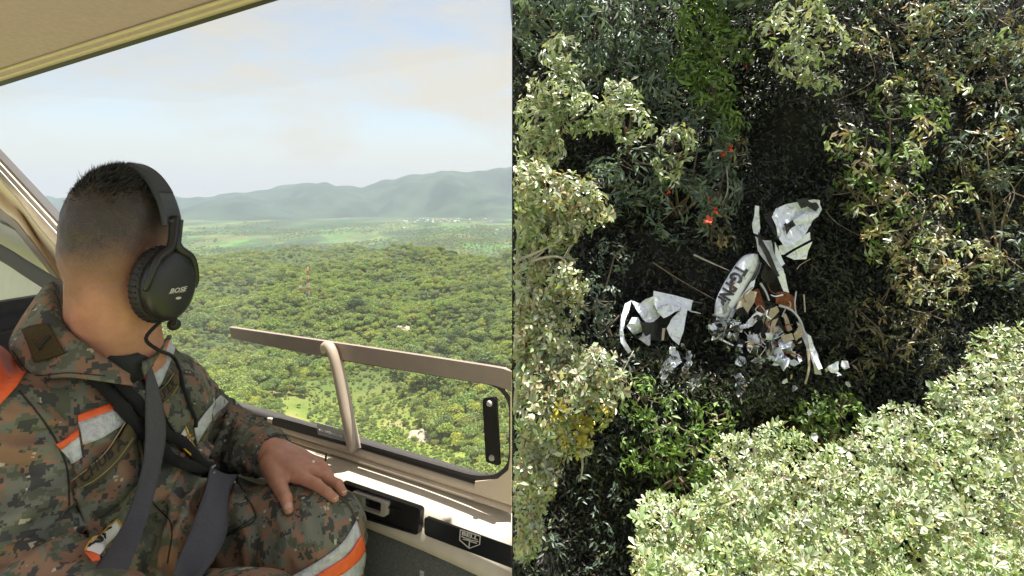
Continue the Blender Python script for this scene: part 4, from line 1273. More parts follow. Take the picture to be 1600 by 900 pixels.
bm = bmesh.new()
ellipsoid(bm, PE - Zv * 0.05, (Fv * 0.125, Lv * 0.165, Zv * 0.11), 3)
capsule(bm, HIPL, 0.102, KNL, 0.082, 28); capsule(bm, KNL, 0.081, KNL + (ANL - KNL) * 0.9, 0.065, 28)
ellipsoid(bm, KNL + Fv * 0.012 + Zv * 0.004, (Fv * 0.080, Lv * 0.078, Zv * 0.080), 4)
capsule(bm, HIPR, 0.098, KNR, 0.078, 24); capsule(bm, KNR, 0.078, KNR + (ANR - KNR) * 0.9, 0.065, 24)
tv, tn_, tf = remesh(bm, 0.0050, 7, 0.5)
ax_t = (KNL - HIPL)
tv = wrinkle(tv, tn_, [(KNL - Fv * 0.10, 0.13, Vector((0.35, -0.25, -1.0)).cross(Lv) + Vector((0.3, 0.6, 0.2)), 26, 0.012), (KNL - Zv * .09, 0.10, (0.4, 0, 1), 40, 0.008), (HIPL + Fv * 0.12, 0.13, (1, 0.1, 0.6), 30, 0.016)], 0.006, 8.0)
trousers = raw('trousers', tv, tf, M['camo'], man, smooth=True)

JB = BVHTree.FromPolygons(jv.tolist(), jf); TB = BVHTree.FromPolygons(tv.tolist(), tf); BB = BVHTree.FromPolygons(bv.tolist(), bf)
def hit(px, py, trees):
    d = Vector(((px - CX) / F, 1.0, (HZ - py) / F)).normalized()
    best = None
    for t_ in trees:
        q = t_.ray_cast(Vector((0, 0, 0)), d)
        if q[0] is not None and (best is None or q[3] < best[2]): best = (q[0], q[1], q[3])
    return best
def project(P, trees, off, blend=0.45, smooth=1):
    """pixels -> points lying on the cloth, off metres proud of it"""
    res, ok = [], []
    for (x, y) in P:
        h_ = hit(x, y, trees)
        if h_ is None: res.append(None); ok.append(False); continue
        n = h_[1]
        if n.dot(h_[0]) > 0: n = -n
        n = (n * (1 - blend) - h_[0].normalized() * blend).normalized()
        res.append(h_[0] + n * off); ok.append(True)
    ys = [r.y for r in res if r is not None]
    med = sorted(ys)[len(ys) // 2] if ys else 1.1
    idx = [i for i, k in enumerate(ok) if k]
    for i, k in enumerate(ok):
        if not k:
            j = min(idx, key=lambda q: (P[q][0] - P[i][0]) ** 2 + (P[q][1] - P[i][1]) ** 2) if idx else None
            res[i] = V(P[i][0], P[i][1], res[j].y if j is not None else med)
    return res
def lerp_poly(pts, n):
    return [(q.x, q.y) for q in catmull([Vector((x, y, 0)) for x, y in pts], n)] if len(pts) > 2 else [(pts[0][0] + (pts[1][0] - pts[0][0]) * i / (n - 1), pts[0][1] + (pts[1][1] - pts[0][1]) * i / (n - 1)) for i in range(n)]
def patch(name, top, bot, trees, m, parent, off=0.003, thick=0.002, n=24, k=7, label=None, rel=0.0):
    """piece of cloth between two edge lines (pixels), laid on what is under it"""
    A, B = lerp_poly(top, n), lerp_poly(bot, n)
    P = [(A[i][0] + (B[i][0] - A[i][0]) * j / (k - 1), A[i][1] + (B[i][1] - A[i][1]) * j / (k - 1)) for i in range(n) for j in range(k)]
    R = project(P, trees, off)
    # relax along the grid so that it lies like cloth
    G = np.array([tuple(r) for r in R]).reshape(n, k, 3)
    for _ in range(2):
        H_ = G.copy(); H_[1:-1, :] = 0.5 * G[1:-1, :] + 0.25 * (G[:-2, :] + G[2:, :]); G = H_
        H_ = G.copy(); H_[:, 1:-1] = 0.5 * G[:, 1:-1] + 0.25 * (G[:, :-2] + G[:, 2:]); G = H_
    vs = G.reshape(-1, 3)
    fs = [(i * k + j, i * k + j + 1, (i + 1) * k + j + 1, (i + 1) * k + j) for i in range(n - 1) for j in range(k - 1)]
    ob = raw(name, vs, fs, m, parent, smooth=True)
    PB[ob.name] = BVHTree.FromPolygons(vs.tolist(), fs)
    md = ob.modifiers.new('t', 'SOLIDIFY'); md.thickness = thick; md.offset = 0
    if label: ob['label'] = label
    return ob
PB = {}
def cloth_text(body, quad, trees, m, parent, off=0.006, bold=0.0):
    uv, f = text_mesh(body, bold)
    P = quad_map(uv, quad)
    ob = raw('lettering', project([tuple(p) for p in P], trees, off), f, m, parent)
    md = ob.modifiers.new('t', 'SOLIDIFY'); md.thickness = 0.0012
    return ob
def seam(name, line, trees, m, parent, rad=0.0009, off=0.002, n=40):
    R = project(lerp_poly(line, n), trees, off)
    bm = bmesh.new(); tube(bm, R, rad, 5)
    return from_bm(name, bm, m, parent, smooth=True)

J = [JB]
# orange shoulder piece
patch('orange_shoulder', [(-40, 530), (0, 541), (22, 562), (41, 582)], [(-60, 660), (-10, 640), (8, 624), (24, 606)], J, M['orange'], man, 0.004, 0.003, 20, 10, 'plain orange shoulder panel')
# breast bands: orange edge above silver tape, either side
def band(o_top, o_bot, s_bot, par=man, off=0.0035):
    patch('orange_stripe', o_top, o_bot, J, M['orange'], par, off + 0.0008, 0.002, 20, 4)
    patch('reflective_stripe', o_bot, s_bot, J, M['reflect'], par, off, 0.002, 20, 7)
band([(121, 650), (148, 640), (174, 631)], [(122, 661), (150, 651), (177, 641)], [(129, 694), (160, 684), (196, 660)])
band([(86, 695), (105, 684), (122, 673)], [(93, 702), (108, 692), (123, 683)], [(112, 724), (118, 721), (126, 715)])
band([(221, 588), (237, 567), (262, 523)], [(224, 595), (242, 573), (266, 528)], [(232, 620), (250, 597), (270, 548)], off=0.006)
band([(198, 622), (206, 618), (212, 616)], [(199, 628), (207, 624), (213, 622)], [(202, 640), (209, 637), (214, 634)])
# sleeve band of the left arm
patch('reflective_stripe', [(302, 668), (318, 646), (342, 618)], [(306, 692), (330, 655), (356, 628)], J, M['reflect'], man, 0.004, 0.002, 20, 7)

# breast pockets: flap, stitched edge, name tape
pk = patch('pocket_flap', [(112, 764), (150, 742), (188, 706), (206, 680)], [(124, 800), (150, 812), (186, 782), (222, 742)], J, M['camo'], man, 0.005, 0.005, 26, 12)
patch('pocket', [(114, 776), (140, 838), (142, 850)], [(214, 712), (216, 760), (178, 806)], J, M['camo'], man, 0.0035, 0.004, 20, 12)
tape = patch('name_tape', [(111, 752), (140, 730), (168, 703), (196, 660)], [(112, 768), (144, 752), (178, 724), (208, 684)], J, M['olive'], man, 0.013, 0.002, 30, 7, 'olive name tape with dark letters')
cloth_text('CHUB A.', [(125, 741), (193, 676), (200, 692), (130, 757)], [PB[tape.name]], M['thread'], tape, 0.0022, 0.012)
seam('tape_edge', [(111, 752), (140, 730), (168, 703), (196, 660)], [PB[tape.name]], M['tan'], tape, 0.0008, 0.0015)
seam('tape_edge', [(112, 768), (144, 752), (178, 724), (208, 684)], [PB[tape.name]], M['tan'], tape, 0.0008, 0.0015)
pk2 = patch('pocket_flap', [(241, 618), (258, 604), (276, 586)], [(270, 674), (284, 680), (298, 652)], J, M['camo'], man, 0.005, 0.004, 20, 10)
tape2 = patch('name_tape', [(240, 614), (257, 602), (272, 582)], [(251, 634), (266, 622), (278, 604)], J, M['olive'], man, 0.012, 0.002, 20, 6, 'olive tape with square framed dark letters')
cloth_text('F.P.E.R.', [(246, 616.5), (272, 590), (276.5, 601), (252, 627.5)], [PB[tape2.name]], M['thread'], tape2, 0.0022, 0.015)
for ln in ([(241, 615), (258, 602.5), (272, 583)], [(251, 633), (266, 621), (278, 603)]):
    seam('tape_edge', ln, [PB[tape2.name]], M['tan'], tape2, 0.0008, 0.0015)
# half-hidden embroidered badges below the pockets
b1 = patch('unit_badge', [(134, 868), (150, 838), (176, 808)], [(146, 882), (158, 856), (182, 824)], J, M['white'], man, 0.010, 0.002, 16, 6, 'white badge with yellow edge and orange base')
seam('badge_edge', [(134, 868), (150, 838), (176, 808), (182, 824)], J, M['yellow'], b1, 0.0013, 0.0115)
seam('badge_letters', [(140, 862), (150, 850), (146, 846), (158, 840), (156, 832), (168, 828)], J, M['thread'], b1, 0.0016, 0.0115)
patch('badge_base', [(132, 868), (140, 872), (148, 876)], [(140, 886), (146, 886), (152, 884)], J, M['orange'], b1, 0.011, 0.002, 10, 4)
b2 = patch('unit_badge', [(278, 680), (284, 672), (290, 664)], [(282, 700), (290, 700), (297, 700)], J, M['white'], man, 0.008, 0.002, 12, 6, 'small white and red badge with yellow rim')
seam('badge_edge', [(279, 678), (280, 700), (292, 712)], J, M['yellow'], b2, 0.0014, 0.0105)
seam('badge_edge', [(289, 664), (294, 690), (298, 704)], J, M['yellow'], b2, 0.0014, 0.0105)
patch('badge_field', [(284, 682), (287, 680), (290, 678)], [(286, 694), (289, 693), (292, 692)], J, M['red'], b2, 0.0105, 0.002, 8, 4)
# placket, seams of sleeve and cuff
seam('placket_seam', [(214, 640), (226, 720), (236, 780), (268, 820), (262, 880)], J, M['thread'], man, 0.0012, 0.001)
seam('armhole_seam', [(30, 610), (78, 672), (104, 730), (108, 790)], J, M['thread'], man, 0.0014, 0.0008)
seam('cuff_seam', [(420, 683), (413, 700), (398, 718), (397, 733)], J, M['thread'], man, 0.0010, 0.0010)
# cuff: a band round the wrist
bm = bmesh.new()
ca = (WL - EL).normalized(); c0_ = WL + (EL - WL) * 0.06
rg = []
for i, (s, r) in enumerate(((-0.034, 0.0445), (-0.02, 0.0450), (0.000, 0.0440), (0.010, 0.0425), (0.010, 0.0385), (-0.01, 0.037))):
    q = ca.to_track_quat('Z', 'Y')
    rg.append([bm.verts.new(c0_ + ca * s + q @ Vector((math.cos(a) * r * (1 + 0.03 * math.sin(3 * a)), math.sin(a) * r * (1 + 0.05 * math.sin(2 * a + 1)), 0))) for a in [2 * math.pi * k / 28 for k in range(28)]])
for a, b in zip(rg[:-1], rg[1:]):
    for k in range(28): bm.faces.new((a[k], a[(k + 1) % 28], b[(k + 1) % 28], b[k]))
from_bm('cuff', bm, M['camo'], man, smooth=True)

# collar: a band round the neck folding over into two points
def sheet(name, rows, m, parent, n=26, thick=0.004, label=None):
    vs, fs = [], []
    R = [catmull(r, n) for r in rows]
    k = len(R)
    for i in range(n):
        col = catmull([R[j][i] for j in range(k)], 3 * (k - 1) + 1)
        vs += col
    kk = 3 * (k - 1) + 1
    for i in range(n - 1):
        for j in range(kk - 1): fs.append((i * kk + j, i * kk + j + 1, (i + 1) * kk + j + 1, (i + 1) * kk + j))
    ob = raw(name, vs, fs, m, parent, smooth=True)
    md = ob.modifiers.new('t', 'SOLIDIFY'); md.thickness = thick; md.offset = 0
    if label: ob['label'] = label
    return ob
collar = sheet('collar', [
    [V(112, 462, 1.135), V(98, 474, 1.075), V(94, 498, 1.03), (V(114, 530, 1.00)), (V(146, 554, 0.985)), V(198, 588, 0.99)],
    [V(92, 440, 1.135), V(80, 444, 1.06), V(82, 480, 1.00), V(106, 520, 0.975), V(144, 548, 0.965), V(202, 586, 0.975)],
    [V(72, 446, 1.135), V(56, 470, 1.045), V(46, 515, 0.975), V(78, 560, 0.950), V(126, 576, 0.945), V(203, 594, 0.965)],
    [V(54, 470, 1.135), V(30, 505, 1.04), V(16, 545, 0.965), V(50, 590, 0.935), V(110, 590, 0.935), V(208, 602, 0.96)]], M['camo'], man, 34)
collar2 = sheet('collar', [
    [V(222, 566, 1.02), V(240, 556, 1.055), V(252, 540, 1.09), V(262, 527, 1.12)],
    [V(222, 572, 1.00), V(244, 556, 1.04), V(256, 538, 1.08), V(266, 524, 1.11)],
    [V(226, 586, 0.995), V(238, 568, 1.03), V(252, 546, 1.07), V(268, 528, 1.105)]], M['camo'], man, 18)
sheet('undershirt', [[V(116, 532, 1.02), V(146, 550, 0.995), V(192, 556, 1.0), V(222, 547, 1.03), V(250, 528, 1.08)], [V(120, 560, 1.01), V(150, 586, 0.995), V(200, 600, 1.0), V(226, 585, 1.02), V(246, 560, 1.07)]], mat('undershirt', (0.03, 0.035, 0.03), 0.9), man, 18)
CB = BVHTree.FromObject(collar, bpy.context.evaluated_depsgraph_get())
cofs = Vector(rootloc(collar))
cverts = [tuple(v.co + cofs) for v in collar.data.vertices]; cf = [tuple(p.vertices) for p in collar.data.polygons]
CB = BVHTree.FromPolygons(cverts, cf)
vel = patch('rank_patch', [(38, 517), (56, 510), (77, 507)], [(56, 567), (78, 562), (103, 553)], [CB], mat('olive_velcro', (0.12, 0.085, 0.03), 0.95, noise=0.35, nscale=500, bump=0.8, bscale=1200), man, 0.006, 0.003, 14, 14, 'olive square hook and loop patch on the collar')
patch('rank_bar', [(61, 543), (70, 533), (80, 525)], [(64, 548), (73, 537), (82, 528)], [CB], M['thread'], vel, 0.009, 0.003, 10, 3)
seam('collar_stitch', [(20, 548), (52, 585), (108, 583), (165, 588)], [CB], M['thread'], man, 0.0008, 0.003)

# knee bands of the trousers
T = [TB]
patch('reflective_stripe', [(556, 814), (536, 846), (505, 871), (455, 902), (430, 925)], [(572, 868), (566, 895), (548, 915), (520, 935), (490, 955)], T, M['reflect'], man, 0.003, 0.002, 26, 9)
patch('orange_stripe', [(562, 836), (546, 862), (524, 878), (495, 897), (465, 918)], [(568, 858), (556, 878), (536, 894), (512, 910), (485, 930)], T, M['orange'], man, 0.006, 0.002, 26, 5)
patch('cargo_pocket', [(296, 776), (330, 760), (366, 752)], [(318, 852), (360, 832), (400, 806)], T, M['camo'], man, 0.005, 0.005, 20, 12)
seam('trouser_seam', [(318, 856), (362, 834), (402, 808), (378, 770), (366, 750)], T, M['thread'], man, 0.0012, 0.007)
seam('trouser_seam', [(528, 776), (545, 790), (556, 812)], T, M['olive'], man, 0.0022, 0.001)
# small bead ring on the ring finger
bm = bmesh.new(); ellipsoid(bm, fing['ring'][0][0] + (fing['ring'][1][0] - fing['ring'][0][0]) * 0.55 + Vector((-0.004, -0.006, 0.0095)), (Vector((0.003, 0, 0)), Vector((0, 0.003, 0)), Vector((0, 0, 0.003))), 2)
from_bm('ring_stone', bm, M['white'], man, smooth=True)

# ================================================================== worn things
# headset
hs = thing('headset', 'black over-ear headset with padded headband and small foam microphone on the man\'s head', 'headset', tuple(hp(0, 0, 0.12)))
def hbox(name, a0, a1, ri, ro, hw0, m, parent, n=26, tilt=-0.10, fofs=0.0, rounded_=True):
    """part of the band: arc in the head's cross plane, angle from the crown towards his right ear"""
    bm = bmesh.new(); rings = []
    for i in range(n):
        a = a0 + (a1 - a0) * i / (n - 1)
        d = HR * math.sin(a) + HU * math.cos(a)
        hw_ = hw0(a) if callable(hw0) else hw0
        ww = Vector(HF); c = hp(0, 0.004 + fofs, 0.012) + ww * (tilt * 0.0)
        prof = [(ri, -hw_), (ro - 0.002, -hw_), (ro, -hw_ * 0.8), (ro, hw_ * 0.8), (ro - 0.002, hw_), (ri, hw_)]
        rings.append([bm.verts.new(c + HR * math.sin(a) * (r - 0.030) + HU * math.cos(a) * (r) + ww * s) for r, s in prof])
    for a, b in zip(rings[:-1], rings[1:]):
        for k in range(6): bm.faces.new((a[k], a[(k + 1) % 6], b[(k + 1) % 6], b[k]))
    bm.faces.new(rings[0][::-1]); bm.faces.new(rings[-1])
    return from_bm(name, bm, m, parent, smooth=False)
M['band'] = mat('headband_shell', (0.045, 0.05, 0.06), 0.32, noise=0.1)
M['bandtop'] = mat('headband_fabric', (0.05, 0.055, 0.075), 0.6, noise=0.15, nscale=400, bump=0.4, bscale=900)
M['cup'] = mat('cup_shell', (0.014, 0.015, 0.016), 0.38, noise=0.15)
M['pad'] = mat('ear_pad', (0.016, 0.016, 0.018), 0.5, noise=0.2, nscale=120, bump=0.3, bscale=300)
hbox('headband', -1.35, 1.32, 0.124, 0.131, 0.0185, M['band'], hs)
hbox('headband_cover', 0.12, 0.88, 0.1285, 0.1335, 0.0155, M['bandtop'], hs)
hbox('headband_pad', -0.9, 0.9, 0.1165, 0.1245, 0.0125, M['pad'], hs)
def cup(side):
    s = side
    ec = hp(0.072 * s if s > 0 else -0.040, -0.006 if s > 0 else 0.022, -0.050)
    ax = (HR * s + HU * -0.04 + HF * -0.10).normalized()
    uu = (HU - ax * ax.dot(HU)).normalized(); ff = uu.cross(ax)
    uu = (uu + ff * 0.12 * 0).normalized()
    def lathe(name, prof, m, par, nseg=44, sm=True):
        bm = bmesh.new(); rings = []
        for (h, ru, rf) in prof:
            rings.append([bm.verts.new(ec + ax * h + uu * math.sin(2 * math.pi * k / nseg) * ru + ff * math.cos(2 * math.pi * k / nseg) * rf) for k in range(nseg)])
        for a, b in zip(rings[:-1], rings[1:]):
            for k in range(nseg): bm.faces.new((a[k], a[(k + 1) % nseg], b[(k + 1) % nseg], b[k]))
        bm.faces.new(rings[0][::-1]); bm.faces.new(rings[-1])
        return from_bm(name, bm, m, par, smooth=sm)
    pad = lathe('ear_pad', [(-0.004, 0.040, 0.030), (-0.003, 0.052, 0.042), (0.004, 0.0585, 0.0485), (0.012, 0.0600, 0.0500), (0.020, 0.0580, 0.0480), (0.023, 0.054, 0.044)], M['pad'], hs)
    # pleats round the pad
    bm = bmesh.new()
    for k in range(40):
        a = 2 * math.pi * k / 40
        p = [ec + ax * h + uu * math.sin(a) * ru + ff * math.cos(a) * rf for (h, ru, rf) in ((0.001, 0.0565, 0.0465), (0.008, 0.0603, 0.0503), (0.015, 0.0603, 0.0503), (0.020, 0.0588, 0.0488))]
        tube(bm, p, 0.0011, 5)
    from_bm('pleat', bm, M['pad'], pad, smooth=True)['kind'] = 'stuff'
    sh_ = lathe('ear_cup', [(0.021, 0.052, 0.043), (0.024, 0.0555, 0.0455), (0.034, 0.0560, 0.0455), (0.041, 0.0530, 0.0430), (0.0455, 0.0470, 0.0375), (0.0480, 0.036, 0.0285), (0.0490, 0.020, 0.016), (0.0492, 0.006, 0.005)], M['cup'], hs)
    return ec, ax, uu, ff, sh_
ec, ax_, uu_, ff_, shell = cup(1)
cup(-1)
# yoke arms holding the cup
for s in (-1, 1):
    bm = bmesh.new()
    e2, a2 = (ec, ax_) if s == 1 else (hp(-0.040, 0.022, -0.050), (-HR - HU * 0.04 - HF * 0.10).normalized())
    P1 = [hp(0.098 * s, 0.004, 0.055), e2 + a2 * 0.040 + HU * 0.062 + HF * 0.006, e2 + a2 * 0.0435 + HU * 0.042 + HF * 0.034, e2 + a2 * 0.040 + HU * 0.010 + HF * 0.049, e2 + a2 * 0.036 - HU * 0.006 + HF * 0.050]
    P2 = [hp(0.098 * s, 0.004, 0.055), e2 + a2 * 0.040 + HU * 0.062 - HF * 0.006, e2 + a2 * 0.0435 + HU * 0.044 - HF * 0.034, e2 + a2 * 0.040 + HU * 0.012 - HF * 0.047, e2 + a2 * 0.034 - HU * 0.004 - HF * 0.048]
    for P_ in (P1, P2): tube(bm, catmull(P_, 18), [0.0085 - 0.0045 * i / 17 for i in range(18)], 8)
    from_bm('yoke', bm, M['cup'], hs, smooth=True)
    # slider between band and yoke
    bm = bmesh.new()
    A_, B_ = hp(0.1005 * s, 0.004, 0.050), hp(0.0985 * s, 0.004, 0.010)
    q = (B_ - A_).normalized()
    for (c, hw_) in ((A_, 0.0135), (B_, 0.0125)):
        pass
    vs = []
    for (c, hw_) in ((A_ + HU * 0.002, 0.0112), (B_, 0.0098)):
        for (u, f2) in ((-0.004, -hw_), (0.004, -hw_), (0.004, hw_), (-0.004, hw_)):
            vs.append(bm.verts.new(c + HR * u + HF * f2))
    for k in range(4): bm.faces.new((vs[k], vs[(k + 1) % 4], vs[4 + (k + 1) % 4], vs[4 + k]))
    bm.faces.new(vs[:4][::-1]); bm.faces.new(vs[4:])
    from_bm('band_slider', bm, M['band'], hs)
# maker's lettering and the slot on the cup
uvb, fb_ = text_mesh('BOSE', 0.02)
def on_cup(u, f2):
    """point on the flat outer face of the cup; u up, f2 along the face"""
    rr_ = (u / 0.056) ** 2 + (f2 / 0.0455) ** 2
    hgt = 0.0495 - 0.010 * rr_ ** 1.6
    return ec + ax_ * hgt + uu_ * u + ff_ * f2
fdir = 1 if ff_.dot(HF) > 0 else -1
P = [on_cup(-0.006 + 0.0075 * (v - 0.5) + 0.0015 * (u - .5), fdir * (0.003 + 0.030 * (u - 0.5) + 0.003 * (v - 0.5))) + ax_ * 0.0006 for u, v in uvb]
ob = raw('lettering', P, fb_, M['silver'], shell); ob.modifiers.new('t', 'SOLIDIFY').thickness = 0.0006
ob = raw('underline', [on_cup(-0.0108, fdir * (-0.016)) + ax_ * .0006, on_cup(-0.0104, fdir * 0.014) + ax_ * .0006, on_cup(-0.0098, fdir * 0.014) + ax_ * .0006, on_cup(-0.0102, fdir * (-0.016)) + ax_ * .0006], [(0, 1, 2, 3)], M['grey'], shell)
ob.modifiers.new('t', 'SOLIDIFY').thickness = 0.0005
bm = bmesh.new()
ellipsoid(bm, on_cup(-0.019, fdir * 0.004), (ff_ * 0.0055, uu_ * 0.0022, ax_ * 0.0012), 2)
from_bm('indicator_slot', bm, M['silver'], shell, smooth=True)
# microphone on its boom, and the cable
bm = bmesh.new()
mic = V(272, 507, 1.075)
tube(bm, catmull([ec + ax_ * 0.03 - HU * 0.045 + HF * 0.02, (ec + ax_ * 0.03 - HU * 0.05 + HF * 0.02) * 0.5 + mic * 0.5 - HU * 0.004, mic], 16), 0.0022, 6)
from_bm('microphone_boom', bm, M['cup'], hs, smooth=True)
bm = bmesh.new(); ellipsoid(bm, mic, (HR * 0.010, HF * 0.012, HU * 0.010), 3)
from_bm('microphone', bm, M['pad'], hs, smooth=True)
cab = [V(236, 528, 1.02), V(246, 546, 1.01)] + project([(262, 560), (275, 582), (285, 603), (293, 630), (299, 655), (301, 668)], J, 0.012)
bm = bmesh.new(); tube(bm, catmull([ec + ax_ * 0.02 - HU * 0.055, V(228, 528, 1.0)] + cab[1:], 40), 0.0030, 8)
from_bm('headset_cable', bm, M['cord'], hs, smooth=True)

# black double cord slung across the chest
def cord(line, off, rad):
    R = project(lerp_poly(line, 60), J, off)
    R = catmull(R[::4] + [R[-1]], 60)
    bm = bmesh.new(); tube(bm, R, rad, 12)
    return bm
cordt = thing('braided_cord', 'black double braided cord slung across the man\'s chest with a knotted end', 'cord', tuple(V(200, 650, 0.95)))
from_bm('strand', cord([(110, 576), (140, 592), (176, 626), (214, 672), (262, 712), (318, 744)], 0.014, 0.0088), M['cord'], cordt, smooth=True)
from_bm('strand', cord([(128, 562), (158, 586), (196, 620), (222, 650), (272, 692), (326, 736)], 0.017, 0.0088), M['cord'], cordt, smooth=True)
R = project([(314, 736), (322, 746), (330, 742)], J + T, 0.012)
bm = bmesh.new()
for k in range(9):
    a = k * 0.7
    tube(bm, catmull([R[0] + Vector((0.004 * math.cos(a), -0.004, 0.008 * math.sin(a))), R[1] + Vector((0.010 * math.cos(a + 1), -0.008 * math.sin(a), 0.012 * math.sin(a * 1.7))), R[2] + Vector((0.006 * math.sin(a), -0.006, 0.008 * math.cos(a)))], 8), 0.0016, 5)
from_bm('knot', bm, M['grey'], cordt, smooth=True)

# seat belts over the chest and over the lap
def belt_on(name, left, right, off, n=40, k=6, push=None):
    A, B = lerp_poly(left, n), lerp_poly(right, n)
    P = [(A[i][0] + (B[i][0] - A[i][0]) * j / (k - 1), A[i][1] + (B[i][1] - A[i][1]) * j / (k - 1)) for i in range(n) for j in range(k)]
    R = project(P, J + T, off)
    G = np.array([tuple(r) for r in R]).reshape(n, k, 3)
    for _ in range(40):
        H_ = G.copy(); H_[1:-1] = 0.5 * G[1:-1] + 0.25 * (G[:-2] + G[2:]); G = H_
    for _ in range(3):
        H_ = G.copy(); H_[:, 1:-1] = 0.5 * G[:, 1:-1] + 0.25 * (G[:, :-2] + G[:, 2:]); G = H_
    vs = G.reshape(-1, 3)
    fs = [(i * k + j, i * k + j + 1, (i + 1) * k + j + 1, (i + 1) * k + j) for i in range(n - 1) for j in range(k - 1)]
    ob = raw(name, vs, fs, M['belt'], None, smooth=True, origin=tuple(vs[len(vs) // 2]))
    md = ob.modifiers.new('t', 'SOLIDIFY'); md.thickness = 0.003; md.offset = 0
    return ob
tag(belt_on('chest_belt', [(213, 570), (212, 600), (209, 660), (213, 700), (206, 752), (180, 820), (150, 890), (120, 990)], [(217, 572), (228, 606), (239, 655), (240, 690), (234, 742), (222, 800), (204, 890), (180, 990)], 0.038), 'grey seat belt running down over the man\'s chest from a narrow twist near the collar', 'seat belt')
tag(belt_on('lap_belt', [(322, 744), (308, 790), (290, 840), (258, 925)], [(372, 742), (352, 800), (338, 845), (314, 925)], 0.026, 30), 'wide blue-grey lap belt lying over the man\'s thigh', 'seat belt')
# black pouch between arm and thigh
bm = bmesh.new()
c = V(330, 722, 1.30)
bmesh.ops.create_cube(bm, size=1.0, matrix=Matrix.Translation(c) @ Matrix.Rotation(0.4, 4, 'Z') @ Matrix.Diagonal((0.16, 0.10, 0.09, 1)))
bmesh.ops.bevel(bm, geom=list(bm.edges), offset=0.03, segments=4, affect='EDGES')
po = from_bm('waist_pouch', bm, M['seat'], None, smooth=True, origin=tuple(c))
tag(po, 'black soft pouch tucked under the man\'s forearm above the thigh', 'pouch')
# ================================================================== STEEP JUNGLE SLOPE ON THE RIGHT
rj = np.random.default_rng(77)
def wallY(X, Z):
    return 26.4 + 0.36 * np.asarray(Z) + 0.9 * fbm(np.asarray(X) / 4.0, np.asarray(Z) / 4.0 + 7, o=3)
def wallpx(px, py):
    """distance at which the sight line of a pixel meets the slope"""
    Y = 25.0
    for _ in range(6):
        Y = float(wallY(Y * (px - 800) / 1000, Y * (310 - py) / 1000))
    return Y
def soil():
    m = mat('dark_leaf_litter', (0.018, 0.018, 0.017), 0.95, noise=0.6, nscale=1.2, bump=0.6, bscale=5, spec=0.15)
    return m
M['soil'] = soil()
xs = np.linspace(0.0, 46, 120); zs = np.concatenate([[-165], np.linspace(-42, 26, 170)])
X, Z = np.meshgrid(xs, zs)
Y = wallY(X, np.maximum(Z, -60)) + 0.35 * fbm(X / 0.7, Z / 0.7, o=2)
v = np.stack([X, Y, Z], -1).reshape(-1, 3)
ny, nx = X.shape
ii = np.arange(nx * ny).reshape(ny, nx)
f = np.stack([ii[:-1, :-1], ii[:-1, 1:], ii[1:, 1:], ii[1:, :-1]], -1).reshape(-1, 4)
# closed body: left flank, top and back
bk = np.array([[0.0, 80, z] for z in zs] + [[x, 80, 26.0] for x in xs])
n0 = len(v); v = np.concatenate([v, bk])
fl = [[ii[k, 0], ii[k + 1, 0], n0 + k + 1, n0 + k] for k in range(ny - 1)] + [[ii[-1, k], ii[-1, k + 1], n0 + ny + k + 1, n0 + ny + k] for k in range(nx - 1)]
f = np.concatenate([f, np.array(fl)])
tag(raw('steep_hillside', v, f, M['soil']), kind='structure')

M['leaf'] = leaf_mat('shade_leaves', 0.42, 0.25, 0.5, tr_tint=(1.0, 1.1, 0.5))
M['waxy'] = leaf_mat('waxy_leaves', 0.30, 0.25, 0.7, tr_tint=(1.1, 1.1, 0.5))
M['palebark'] = mat('pale_bark', (0.34, 0.30, 0.25), 0.85, noise=0.3, nscale=6, bump=0.5, bscale=20)
M['twig'] = mat('twig_bark', (0.16, 0.12, 0.09), 0.9, noise=0.3, nscale=10)

def keep_right(v, f, tint, k):
    """leaves stay on the hill's side of its left edge"""
    ok = (v.reshape(-1, k, 3)[:, :, 0].min(1) > 0.004)
    nf = len(f) // len(ok)
    v2 = v.reshape(-1, k, 3)[ok].reshape(-1, 3); t2 = tint.reshape(-1, k, 3)[ok].reshape(-1, 3)
    ff = (f.reshape(len(ok), nf, 3) - np.arange(len(ok))[:, None, None] * k)[ok] + np.arange(ok.sum())[:, None, None] * k
    return v2, ff.reshape(-1, 3), t2

def tints(n, cols, wts, var=0.25):
    c = np.array(cols)[rj.choice(len(cols), n, p=np.array(wts) / sum(wts))]
    return c * (1 - var + 2 * var * rj.random((n, 1)))

